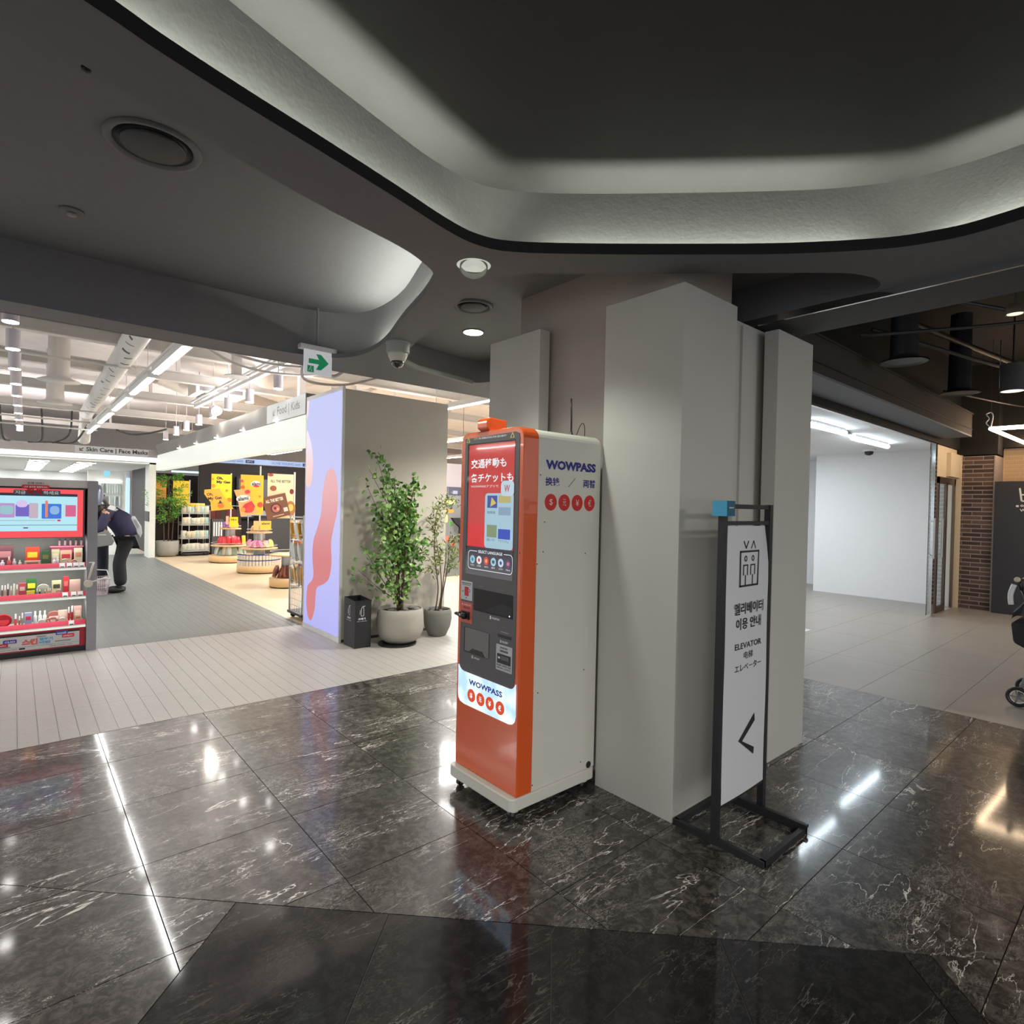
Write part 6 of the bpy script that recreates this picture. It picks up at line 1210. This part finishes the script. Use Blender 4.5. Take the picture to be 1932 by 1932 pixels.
mp2_ = mat('pale_pink_plastic', srgb(205, 190, 196), .5); mb.box(*c0, .004, .012).build('mesh_body', mp2_, bk, kind='stuff')
MB().tube([(.83, 10.59, .255), (1.11, 10.59, .255), (1.11, 10.95, .255), (.83, 10.95, .255), (.83, 10.59, .255)], .012, 6).build('rim', mp2_, bk); MB().tube([(1.10, 10.62, .26), (1.07, 10.64, .38), (.90, 10.64, .40), (.85, 10.62, .26)], .008, 6).build('handle', M_SILVER, bk)

# ================================================================== snack stands and posters on the wood floor
M_MAPLE = mat('maple_ply', srgb(220, 184, 136), .45, var=.08)
def pillow(x, y, z, w, h, m, rz, lean, name='snack_bag', dep=.03):
    mb = MB(); vs = []; fs = []; n1, n2 = 5, 5
    for s_ in (1, -1):
        for j in range(n2 + 1):
            for i in range(n1 + 1):
                a, b = i / n1, j / n2; t_ = dep * math.sin(PI * a) ** .5 * math.sin(PI * b) ** .5 * s_
                p = Vector((w * (a - .5), t_, h * b)); p.rotate(Matrix.Rotation(-lean, 3, 'X')); p.rotate(Matrix.Rotation(rz, 3, 'Z')); vs.append(p + Vector((x, y, z)))
    N_ = (n1 + 1) * (n2 + 1)
    for s_ in (0, 1):
        for j in range(n2):
            for i in range(n1): q = s_ * N_ + j * (n1 + 1) + i; fs.append((q, q + 1, q + n1 + 2, q + n1 + 1))
    return mb.add(vs, fs, True).build(name, m, org=(x, y, z))
def stand(cx, cy, lab, tiers, R, pole_top):
    t = thing('snack_stand', lab, 'display stand', (cx, cy, 0))
    MB().lathe((cx, cy, 0), [(R * .97, 0), (R * .97, .02), (R, .022), (R, .16), (R * .98, .165)], 40).build('base_drum', M_MAPLE, t)
    MB().lathe((cx, cy, 0), [(R * .975, 0), (R * .975, .018)], 40).build('shadow_ring', M_BLACK, t)
    for z, r_ in tiers: MB().lathe((cx, cy, z), [(r_ * .96, -.02), (r_, -.015), (r_, .005), (r_ * .96, .01)], 36).build('tray', M_MAPLE, t)
    MB().cyl((cx, cy, .16), (cx, cy, tiers[-1][0]), .11, n=24).build('column', M_STEEL, t)
    for z, r_ in tiers:
        mb = MB()
        mb.torus((cx, cy, z + .06), r_ * .97, .004, 'z', 32, 5); mb.build('wire_rail', M_SILVER, t)
    MB().cyl((cx, cy, tiers[-1][0]), (cx, cy, pole_top), .016, n=10).build('pole', M_SILVER, t)
    return t
def ring_bags(cx, cy, z, r_, n, cols, w, h, lean, label, group, jit=.02, a0=PI, a1=2 * PI, name='snack_bag'):
    for k in range(n):
        a = a0 + (a1 - a0) * (k + .5) / n + R5.uniform(-.04, .04); c = cols[k % len(cols)] if len(cols) < 6 else R5.choice(cols)
        o = pillow(cx + r_ * math.cos(a), cy + r_ * math.sin(a), z + R5.uniform(0, jit), w, h, cm(c, .35), a + PI / 2 + R5.uniform(-.65, .65), lean + R5.uniform(-.3, .3), name); tag(o, label, 'snack bag', group)
REDS = [srgb(206, 40, 52), srgb(222, 60, 70), srgb(190, 30, 46)]
stand(3.93, 14.9, 'round three tier maple snack stand with red bags, the left one', [(.40, .42), (.80, .24)], .46, 2.12)
ring_bags(3.93, 14.9, .165, .34, 13, [srgb(170, 190, 180), srgb(205, 205, 196), srgb(130, 150, 140), srgb(200, 180, 160)], .12, .22, .25, 'green and white bag in the bottom tier of the left snack stand', 'bags in the bottom tier of the left stand')
ring_bags(3.93, 14.9, .42, .28, 11, REDS, .12, .20, .35, 'bright red bag on the middle tier of the left snack stand', 'red bags on the left stand', a1=PI * 1.75)
ring_bags(3.93, 14.9, .42, .30, 3, [srgb(235, 180, 40)], .14, .20, .3, 'yellow bag on the middle tier of the left snack stand', 'yellow bags on the left stand', a0=PI * 1.76)
ring_bags(3.93, 14.9, .815, .16, 4, [srgb(140, 90, 170), srgb(160, 110, 190)], .09, .14, .1, 'purple pack on the top tray of the left snack stand', 'purple packs on the left stand', a1=PI * 1.4)
ring_bags(3.93, 14.9, .815, .16, 3, [srgb(225, 140, 130)], .09, .13, .1, 'pink pack on the top tray of the left snack stand', 'pink packs on the left stand', a0=PI * 1.62)
stand(3.86, 12.5, 'round three tier maple snack stand with a tall base of white jars, the right one', [(.50, .36), (.83, .25)], .42, 2.20)
for k in range(22):
    for j in range(2):
        a = PI * .95 + PI * 1.1 * (k + .5) / 22; x, y = 3.86 + .39 * math.cos(a), 12.5 + .39 * math.sin(a)
        o = MB().cyl((x, y, .165 + j * .115), (x, y, .26 + j * .115), .030, n=10).build('snack_jar', cm(srgb(214, 206, 190)), org=(x, y, 0)); MB().cyl((x, y, .26 + j * .115), (x, y, .275 + j * .115), .031, n=10).build('lid', cm(srgb(40, 60, 130)), o)
        tag(o, 'white labelled jar with a blue lid in the %s ring of the right snack stand' % ('lower', 'upper')[j], 'jar', 'jars in the %s ring' % ('lower', 'upper')[j])
ring_bags(3.86, 12.5, .52, .25, 8, [srgb(226, 150, 180), srgb(235, 175, 195), srgb(200, 96, 140)], .10, .16, .5, 'pink bag on the middle tier of the right snack stand', 'pink bags on the right stand', a1=PI * 1.6)
ring_bags(3.86, 12.5, .52, .26, 5, [srgb(214, 206, 120), srgb(200, 190, 90)], .12, .16, .55, 'yellow green bag on the middle tier of the right snack stand', 'yellow green bags on the right stand', a0=PI * 1.6)
ring_bags(3.86, 12.5, .85, .17, 8, [srgb(230, 190, 130), srgb(214, 150, 110), srgb(236, 214, 170)], .09, .12, .45, 'orange and cream pack on the top tray of the right snack stand', 'packs on the top tray of the right stand')
stand(3.62, 10.15, 'low round maple snack stand with brown bags beside the wire rack', [(.56, .30)], .30, .60)
ring_bags(3.62, 10.15, .17, .24, 12, [srgb(120, 56, 40), srgb(150, 76, 50), srgb(80, 36, 30)], .11, .21, .2, 'brown chocolate bag in the low snack stand', 'brown bags in the low stand', a0=PI * .8, a1=PI * 2.1)
ring_bags(4.58, 12.1, .45, .10, 6, [srgb(150, 70, 50), srgb(206, 120, 60)], .16, .2, .3, 'brown and orange bag behind the low snack stand', 'brown and orange bags behind the low stand')
o = stand(4.58, 12.1, 'small snack stand with brown and orange bags behind the low stand', [(.42, .24)], .22, .5)
# price boards on the stands
def board(x, y, z, w, h, m, lab, tx=None, rot=0, bold=.02, poleless=False):
    P_ = Plane((x, y, z), (math.cos(rot) * 1.0, 0, math.sin(rot)), (-math.sin(rot), 0, math.cos(rot)))
    t = thing('poster', lab, 'poster', (x, y, z)); sheet('board', P_, [rect(0, w, 0, h)], m, t, d=0, th=.008); return t, P_
M_Y = cm(srgb(246, 214, 40), .5); M_Y2 = cm(srgb(244, 196, 48), .5); M_CR = cm(srgb(238, 226, 182), .5); M_BR = cm(srgb(118, 74, 50), .5); M_O = cm(srgb(240, 150, 40), .5)
def pd(P_, parent, items, d=.009):
    for n_, poly, c in items: sheet(n_, P_, [poly], cm(c, .5), parent, d=d, th=.002); d += .0022
t, P_ = board(3.44, 14.66, 1.28, .44, .80, M_Y, 'yellow vertical poster with bold black words on the left snack stand pole')
text('lettering', 'Oh,', P_, .11, .25, .66, .74, cm((.02, .02, .02)), t, d=.010, bold=.05); text('lettering', 'My Gat', P_, .11, .41, .57, .65, cm((.02, .02, .02)), t, d=.010, bold=.05)
pd(P_, t, [('fruit', disc(.04, .52, .045), srgb(240, 150, 40)), ('fruit', disc(.03, .68, .025), srgb(240, 160, 40)), ('fruit', disc(.33, .42, .03), srgb(240, 130, 30)), ('fruit', disc(.39, .20, .055), srgb(240, 130, 30))])
t, P_ = board(3.28, 14.55, 1.24, .44, .52, cm(srgb(244, 176, 56), .5), 'tilted orange bag shaped board with a pumpkin in front of the yellow poster', rot=-.0)
for c_ in list(t.children): bpy.data.objects.remove(c_)
P_ = Plane((3.42, 14.55, 1.22), (math.cos(.12), 0, math.sin(.12)), (-math.sin(.18), 0, math.cos(.18)))
bd = sheet('board', P_, [[(.0, 0), (.48, .0), (.38, .22), (.32, .30), (.26, .50), (-.06, .50), (-.08, .40), (.02, .20)]], cm(srgb(244, 176, 56), .5), t, d=0, th=.012)
text('lettering', 'Oh,', P_, -.03, .10, .34, .42, cm((.02, .02, .02)), bd, d=.014, bold=.03); text('lettering', 'My Gat', P_, -.02, .27, .235, .325, cm((.02, .02, .02)), bd, d=.014, bold=.03)
sheet('pumpkin', P_, [disc(.22, .10, .07, .06)], cm(srgb(236, 120, 40)), bd, d=.014, th=.002); sheet('hat', P_, [[(.14, .155), (.30, .155), (.25, .17), (.22, .24), (.19, .17)]], cm((.04, .03, .04)), bd, d=.016, th=.002)
t, P_ = board(3.44 - .02, 12.30, 1.20, .44, .80, M_Y2, 'golden yellow poster with a fruit gummy picture on the right snack stand pole')
pd(P_, t, [('logo_blob', disc(.29, .62, .10, .065), srgb(240, 236, 232)), ('logo_red', disc(.30, .575, .06, .02), srgb(222, 50, 60)), ('fruit', disc(.04, .55, .035), srgb(236, 100, 40)), ('fruit', disc(.38, .20, .055), srgb(232, 80, 50)), ('fruit', disc(.37, .37, .022), srgb(200, 150, 30)), ('berry', disc(.02, .67, .03), srgb(226, 80, 60))])
text('lettering', 'alami', P_, .21, .38, .59, .66, cm((.03, .03, .03)), t, d=.012, bold=.03)
t = thing('poster', 'tilted gummy bag board with red cherries in front of the golden poster', 'poster', (3.3, 12.2, 1.2)); P_ = Plane((3.41, 12.22, 1.16), (math.cos(.16), 0, math.sin(.16)), (-math.sin(.18), 0, math.cos(.18)))
bd = sheet('board', P_, [[(0, 0), (.36, .02), (.27, .16), (.24, .30), (.27, .52), (-.04, .54), (.0, .30)]], cm(srgb(236, 176, 110), .5), t, d=0, th=.012)
pd(P_, bd, [('white_blob', disc(.10, .35, .13, .07), srgb(240, 236, 230)), ('red_wave', [(.02, .15), (.12, .24), (.25, .28), (.30, .16), (.22, .05), (.10, .06)], srgb(214, 50, 66)), ('cherry', disc(.20, .13, .075, .07), srgb(222, 70, 50)), ('peach', disc(.06, .13, .045), srgb(240, 150, 60)), ('melon', disc(.20, .47, .05, .04), srgb(226, 60, 60))], .014)
text('lettering', 'alami', P_, .0, .2, .31, .39, cm((.04, .04, .05)), bd, d=.018, bold=.03)
t = thing('poster', 'tall cream poster with nuts and thin brown lettering behind the brown board', 'poster', (4.2, 13.0, 1.2)); P_ = Plane((4.40 - .0, 13.0, 1.22), (1, 0, 0))
P_ = Plane((4.165, 13.0, 1.10), (1, 0, 0)); sheet('board', P_, [rect(0, .56, 0, .98)], M_CR, t, d=0, th=.01)
MB().cyl((4.76, 13.02, 0), (4.76, 13.02, 2.14), .02, n=10).build('pole', M_SILVER, t); MB().cyl((4.76, 13.02, 0), (4.76, 13.02, .03), .16, n=20).build('pole_foot', M_MAPLE, t)
text('lettering', 'ALL THE BETTER', P_, .06, .50, .79, .85, cm((.10, .07, .06)), t, d=.012, bold=.02); pd(P_, t, [('nuts', disc(.12, .66, .07, .06), srgb(160, 90, 50)), ('chocolate_piece', disc(.52, .60, .045, .06), srgb(130, 40, 40)), ('cookie', disc(.06, .95, .06, .03), srgb(176, 60, 50)), ('nut_pile', disc(.50, .22, .11, .17), srgb(176, 120, 60)), ('nut_pile', disc(.50, .24, .06, .08), srgb(236, 200, 110))], .012)
t = thing('poster', 'tilted brown square board with a chocolate bowl picture and white lettering', 'poster', (4.1, 12.8, 1.2)); P_ = Plane((4.13, 12.85, 1.06), (math.cos(.25), 0, math.sin(.25)), (-math.sin(.25), 0, math.cos(.25)))
bd = sheet('board', P_, [rect(0, .50, 0, .50)], M_BR, t, d=0, th=.012); text('lettering', 'ALL THE BETTER', P_, .05, .43, .36, .43, cm(srgb(240, 230, 210)), bd, d=.014, bold=.03)
pd(P_, bd, [('bowl', disc(.23, .21, .115), srgb(84, 36, 32)), ('bowl_fill', disc(.23, .21, .085), srgb(190, 110, 96)), ('bowl_dot', disc(.21, .22, .03), srgb(90, 40, 36)), ('bowl_dot', disc(.26, .19, .025), srgb(230, 180, 140)), ('white_tag', rect(.38, .47, .10, .19), srgb(220, 206, 190)), ('base_line', rect(.12, .36, .045, .06), srgb(226, 200, 170))], .014)
for (x, y, z, w, h, c, l, tx) in ((3.83, 14.62, .84, .19, .24, srgb(246, 206, 50), 'small yellow price board on the left snack stand', 'Oh My Gat'), (3.80, 12.28, .88, .22, .19, srgb(240, 196, 70), 'small golden price board on the right snack stand', 'alami'), (3.76, 14.64, .90, .06, .20, srgb(236, 190, 160), 'small peach price board behind the yellow one', None), (3.68, 12.30, .88, .10, .19, srgb(236, 190, 120), 'small orange price board on the right snack stand', None)):
    t = thing('price_board', l, 'price board', (x, y, z)); P_ = Plane((x, y, z), (1, 0, 0)); sheet('board', P_, [rect(0, w, 0, h)], cm(c, .5), t, d=0, th=.006)
    if tx: text('lettering', tx, P_, .03, w - .03, h * .6, h * .85, cm((.03, .03, .03)), t, d=.008, bold=.02)
t = thing('poster', 'yellow reversed poster behind the leafy potted tree at the far end of the aisle', 'poster', (3.2, 17.6, 1.4)); P_ = Plane((2.74, 17.7, 1.35), (1, 0, 0)); sheet('board', P_, [rect(0, .32, 0, .62)], cm(srgb(240, 170, 60), .5), t, d=0, th=.01); sheet('board', P_, [rect(.48, .86, -.05, .62)], M_Y, t, d=0, th=.01); text('lettering', 'Oh My', P_, .84, .66, .40, .55, cm((.02, .02, .02)), t, d=.012)
MB().cyl((3.62, 17.72, 0), (3.62, 17.72, 2.0), .016, n=8).build('pole', M_SILVER, t)
# wire rack with white packs, left of the stands
def wirerack(x0, x1, y0, y1, lv, name, lab, wheels=True):
    t = thing(name, lab, 'rack', ((x0 + x1) / 2, (y0 + y1) / 2, 0))
    for x in (x0, x1):
        for y in (y0, y1): MB().cyl((x, y, .06), (x, y, lv[-1] + .1), .010, n=8).build('post', M_STEEL, t)
    for z in lv:
        mb = MB(); mb.box(x0, x1, y0, y1, z - .006, z)
        for a, b in (((x0, y0), (x1, y0)), ((x1, y0), (x1, y1)), ((x0, y1), (x1, y1)), ((x0, y0), (x0, y1))):
            for dz in (.03, .07): mb.tube([(a[0], a[1], z + dz), (b[0], b[1], z + dz)], .003, 4)
        mb.build('wire_shelf', M_SILVER, t)
    MB().box(x0 - .02, x1 + .02, y0 - .02, y1 + .02, .06, .09).build('base', M_BLACK, t)
    for x in (x0 + .04, x1 - .04):
        for y in (y0 + .03, y1 - .03): MB().cyl((x, y - .014, .03), (x, y + .014, .03), .03, n=12).build('wheel', M_BLACK, t)
    return t
wirerack(3.27, 3.92, 16.8, 17.25, [.12, .45, .80, 1.10], 'wire_shelf_rack', 'wire shelf rack on wheels stacked with pale towels packs beside the far potted tree')
for j, z in enumerate((.12, .45, .80, 1.10)):
    for k in range(6):
        c = R5.choice([srgb(222, 218, 196), srgb(204, 206, 186), srgb(170, 196, 186), srgb(214, 200, 170)]) if j else R5.choice([srgb(196, 200, 180), srgb(206, 204, 190)])
        o = pillow(3.33 + k * .105, 16.90, z + .01, .13, .20, cm(c, .6), R5.uniform(-.3, .3), R5.uniform(-.5, .2), 'towel_pack', .05); tag(o, 'pale packed item on the %s shelf of the far wire rack' % ('bottom', 'second', 'third', 'top')[j], 'pack', 'packs on the %s shelf of the far rack' % ('bottom', 'second', 'third', 'top')[j])
for k in range(4): o = pillow(3.40 + k * .12, 16.95, 1.27, .16, .12, cm(srgb(240, 190, 60) if k < 2 else srgb(236, 214, 120), .5), R5.uniform(-.5, .5), -.5, 'yellow_pack', .05); tag(o, 'yellow pack heaped on top of the far wire rack', 'pack', 'yellow packs on the far rack')
MB0 = MB()
wirerack(2.70, 3.1, 7.05, 7.5, [.42, .72, 1.0, 1.22], 'wire_basket_rack', 'tall wire basket rack of white snacks on casters beside the lavender screen')
t = [o for o in COL.objects if o.name.startswith('wire_basket_rack')][0]
mb = MB()
for k in range(14):
    f_ = k / 13; mb.tube([(2.70, 7.05 + .45 * f_, .09), (2.70, 7.05 + .45 * f_, .42)], .003, 4); mb.tube([(2.70 + .4 * f_, 7.05, .09), (2.70 + .4 * f_, 7.05, .42)], .003, 4)
for h in (.17, .25, .33): mb.tube([(3.1, 7.05, h), (2.70, 7.05, h), (2.70, 7.5, h)], .0035, 4)
mb.build('wire_basket', M_STEEL, t)
for j, z in enumerate((.43, .73, 1.01)):
    for k in range(7):
        c = R5.choice([srgb(206, 206, 200), srgb(222, 222, 216), srgb(186, 188, 182)]) if (j * 7 + k) % 4 else srgb(232, 170, 60)
        o = pillow(2.735 + (k % 2) * .05, 7.10 + k * .06, z, .14, .24, cm(c, .4), 1.2 + R5.uniform(-.4, .4), .15, 'snack_pack', .025); tag(o, 'white or orange snack pack in the %s basket of the wire basket rack' % ('lowest', 'middle', 'upper')[j], 'snack pack', 'packs in the %s basket' % ('lowest', 'middle', 'upper')[j])
for k in range(5): o = pillow(2.85 + k * .05, 7.12, 1.25, .12, .14, cm(srgb(214, 214, 208), .4), R5.uniform(-.4, .4), -.2, 'snack_pack', .03); tag(o, 'white snack pack on top of the wire basket rack', 'snack pack', 'packs on top of the wire basket rack')
# far plant
c = (2.975, 16.95, 0)
pot = thing('grey_planter', 'smooth grey planter at the far end of the aisle', 'pot', c); MB().lathe(c, [(.17, 0), (.235, .05), (.262, .14), (.262, .40), (.245, .405), (.235, .37)], 36, True, False).build('shell', mat('planter_grey', srgb(150, 148, 138), .6), pot); MB().lathe(c, [(.24, .37), (.02, .375)], 20, False, True).build('soil', M_SOIL, pot)
tree = thing('aisle_tree', 'bright green feathery tree in the grey planter at the far end of the aisle', 'plant', (2.975, 16.95, .37)); st = MB(); lf = MB()
for s_ in ([(2.9, 16.95, .37), (2.88, 16.95, 1.0), (2.86, 16.9, 1.5)], [(2.99, 16.95, .37), (3.0, 16.95, 1.1), (2.97, 16.9, 2.0)], [(3.07, 16.95, .37), (3.1, 16.95, .9), (3.15, 16.9, 1.4)]): st.tube(smooth(s_, 5), .014, 6)
for k in range(60):
    a = R_.uniform(0, 2 * PI); z = R_.choice([R_.uniform(.95, 1.5), R_.uniform(1.3, 2.05)]); rr = (.42 if 1.2 < z < 1.65 else .26 if z > 1.65 else .22)
    b = Vector((2.97, 16.92, z)); tip = b + Vector((rr * math.cos(a) * 1.15, rr * math.sin(a) * .6, R_.uniform(-.05, .12))); st.tube([b, tip], .004, 4)
    for q in range(22): p_ = b.lerp(tip, R_.uniform(.25, 1.05)); leafmesh(lf, p_ + rv(.03), (tip - b).normalized() * .5 + rv(.9), R_.uniform(.07, .12), .010, rv(1), 1)
st.build('stems', M_BARK, tree); lf.build('foliage', M_LEAF3, tree, kind='stuff')
# black shop area at the back with a pale blue lettered band
bw = struct(MB().box(4.2, 8.6, 19.3, 19.4, 0, 2.60).build('wall_dark', mat('near_black_wall', srgb(40, 36, 38), .6)))
t = thing('lettered_band', 'pale blue glowing band with dark lettering above the black wall', 'sign', (6, 19.2, 2.7)); MB().box(4.15, 8.8, 19.18, 19.3, 2.62, 2.78).build('band', mat('pale_blue_band', (.4, .55, .8), .5, emit=.8, ecol=srgb(186, 208, 250)), t)
PL_ = Plane((0, 19.18, 0), (1, 0, 0)); nb = cm(srgb(60, 70, 120))
for x in (4.45, 6.25, 8.0): text('lettering', 'OLIVE YOUNG with', PL_, x, x + .95, 2.655, 2.735, nb, t, d=.002); sheet('band_box', PL_, [rect(x + 1.02, x + 1.28, 2.645, 2.745)], cm(srgb(40, 50, 110)), t, d=.002, th=.002); text('lettering', 'SPC', PL_, x + 1.06, x + 1.24, 2.665, 2.725, cm(srgb(200, 214, 245)), t, d=.006)
t = thing('cooler_front', 'grey upright fridge fronts in the dark back wall', 'fridge', (5.6, 19.2, 0))
MB().box(5.2, 6.6, 19.1, 19.3, .9, 2.2).build('case', M_BLACK, t); MB().box(5.25, 5.85, 19.08, 19.1, 1.35, 2.15).build('door', cm(srgb(96, 98, 106), .3), t); MB().box(5.95, 6.55, 19.08, 19.1, 1.35, 2.15).build('door', cm(srgb(110, 112, 120), .3), t); MB().box(5.3, 6.5, 19.06, 19.08, .96, 1.16).build('shelf_row', cm(srgb(190, 196, 206), .4), t)
for k in range(12): o = MB().box(5.3 + k * .1, 5.37 + k * .1, 19.0, 19.06, 1.18, 1.28).build('packet', cm(R5.choice([srgb(200, 205, 215), srgb(60, 60, 70), srgb(150, 170, 190)]))); tag(o, 'small packet on the shelf of the dark back wall', 'packet', 'packets on the dark back wall')
t = thing('hanging_coats', 'row of dark red and brown coats hanging in the black shop area', 'coat rack', (4.9, 17.5, 0)); 
for k in range(6):
    x = 4.32 + k * .14; MB().slab3([(x, 18.2, 1.25), (x - .07, 18.2, 1.18), (x - .09, 18.2, .35), (x + .09, 18.2, .33), (x + .07, 18.2, 1.18)], (0, .12, 0)).build('coat', cm((srgb(110, 50, 46), srgb(92, 44, 40), srgb(70, 56, 50))[k % 3], .8), t, bev=.015)
MB().tube([(4.1, 18.25, 1.30), (5.3, 18.25, 1.30)], .015, 8).build('rail', M_STEEL, t); MB().tube([(4.1, 18.25, 1.30), (4.1, 18.25, 0)], .015, 8).build('rail_post', M_STEEL, t); MB().tube([(5.3, 18.25, 1.30), (5.3, 18.25, 0)], .015, 8).build('rail_post', M_STEEL, t)
t = thing('air_heater', 'black cabinet with white vertical slots beside the far wire rack', 'cabinet', (4.2, 17, 0)); MB().box(4.0, 4.28, 16.9, 17.2, 0, .95).build('case', cm((.06, .055, .06), .5), t)
for k in range(4): MB().box(4.03 + k * .06, 4.065 + k * .06, 16.88, 16.9, .50, .88).build('slot', M_SILVER, t)
t = thing('dark_counter', 'black counter block behind the snack stands', 'counter', (5.6, 17, 0)); MB().box(5.15, 6.9, 16.6, 17.2, 0, 1.02).build('block', cm((.035, .034, .037), .5), t); MB().box(5.1, 6.95, 16.55, 17.25, 1.02, 1.05).build('top', M_BLACK, t)
struct(MB().box(2.9, 4.2, 21.6, 21.7, 0, 2.3).build('wall_dark', mat('brown_dark_wall', srgb(58, 44, 40), .7)))
t = thing('dark_shelving', 'brown black shelving far behind the potted aisle tree', 'shelf', (3.9, 21.4, 0))
MB().box(3.3, 4.6, 21.3, 21.6, 0, 2.25).build('case', cm(srgb(48, 36, 34), .6), t)
for k in range(6): MB().box(3.32, 4.1, 21.26, 21.3, .7 + k * .22, .73 + k * .22).build('shelf_board', cm(srgb(104, 82, 70), .6), t)
t = thing('blue_light_strip', 'pale blue glowing strip light above the dark shelving', 'light', (4, 21.2, 2.3)); MB().box(3.8, 5.2, 21.1, 21.2, 2.33, 2.38).build('strip', mat('ice_strip', (.6, .9, 1), emit=2), t); MB().box(3.8, 5.2, 21.2, 21.25, 2.30, 2.41).build('housing', M_GREY, t); MB().cyl((4.2, 21.22, 2.40), (4.2, 21.22, 3.899), .006, n=6).build('wire', M_GREY, t); MB().cyl((4.9, 21.22, 2.40), (4.9, 21.22, 3.899), .006, n=6).build('wire', M_GREY, t)
# seen in the gap between the greige column and the kiosk
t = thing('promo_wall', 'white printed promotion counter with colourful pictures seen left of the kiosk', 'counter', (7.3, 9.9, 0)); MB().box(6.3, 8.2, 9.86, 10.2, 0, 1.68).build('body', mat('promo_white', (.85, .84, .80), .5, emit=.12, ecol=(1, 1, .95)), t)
Pp = Plane((6.3, 9.86, 0), (1, 0, 0))
for k, (a, b, w, h, c) in enumerate(((.34, 1.50, .30, .08, srgb(236, 226, 140)), (.36, 1.32, .25, .07, srgb(226, 140, 60)), (.30, 1.42, .10, .07, srgb(222, 96, 50)), (.36, 1.12, .10, .16, srgb(240, 230, 120)), (.50, 1.05, .08, .10, srgb(90, 160, 80)), (.30, 1.20, .09, .04, srgb(226, 80, 50)), (.40, .72, .10, .12, srgb(222, 110, 90)), (.56, .62, .09, .12, srgb(222, 60, 60)), (.30, .52, .10, .10, srgb(120, 150, 60)))): sheet('picture', Pp, [rrect(a, a + w, b, b + h, .03)], cm(c, .5), t, d=.001, th=.003)
t = thing('black_garment', 'black T shaped garment hanging in front of the promotion counter', 'garment', (6.95, 9.7, 1)); MB().slab3([(6.78, 9.72, 1.22), (7.3, 9.72, 1.22), (7.3, 9.72, 1.10), (7.14, 9.72, 1.04), (7.12, 9.72, .68), (6.99, 9.72, .68), (6.99, 9.72, 1.02), (6.86, 9.72, 1.12)], (0, .08, 0)).build('cloth', M_TROU, t, bev=.01); MB().tube([(7.04, 9.76, 1.22), (7.04, 9.76, 3.9)], .004, 5).build('hanging_wire', M_BLACK, t)
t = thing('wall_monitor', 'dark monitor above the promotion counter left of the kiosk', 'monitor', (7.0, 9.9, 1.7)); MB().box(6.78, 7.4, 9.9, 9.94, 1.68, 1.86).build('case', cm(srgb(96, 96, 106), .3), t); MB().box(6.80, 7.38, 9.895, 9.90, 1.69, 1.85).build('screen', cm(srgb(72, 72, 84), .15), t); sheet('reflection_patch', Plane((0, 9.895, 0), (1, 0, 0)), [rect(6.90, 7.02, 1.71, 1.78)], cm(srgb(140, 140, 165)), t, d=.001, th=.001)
struct(MB().box(6.2, 14, 11.2, 11.3, 1.7, 2.45).build('wall_partition', mat('lilac_partition', srgb(188, 180, 184), .7)))
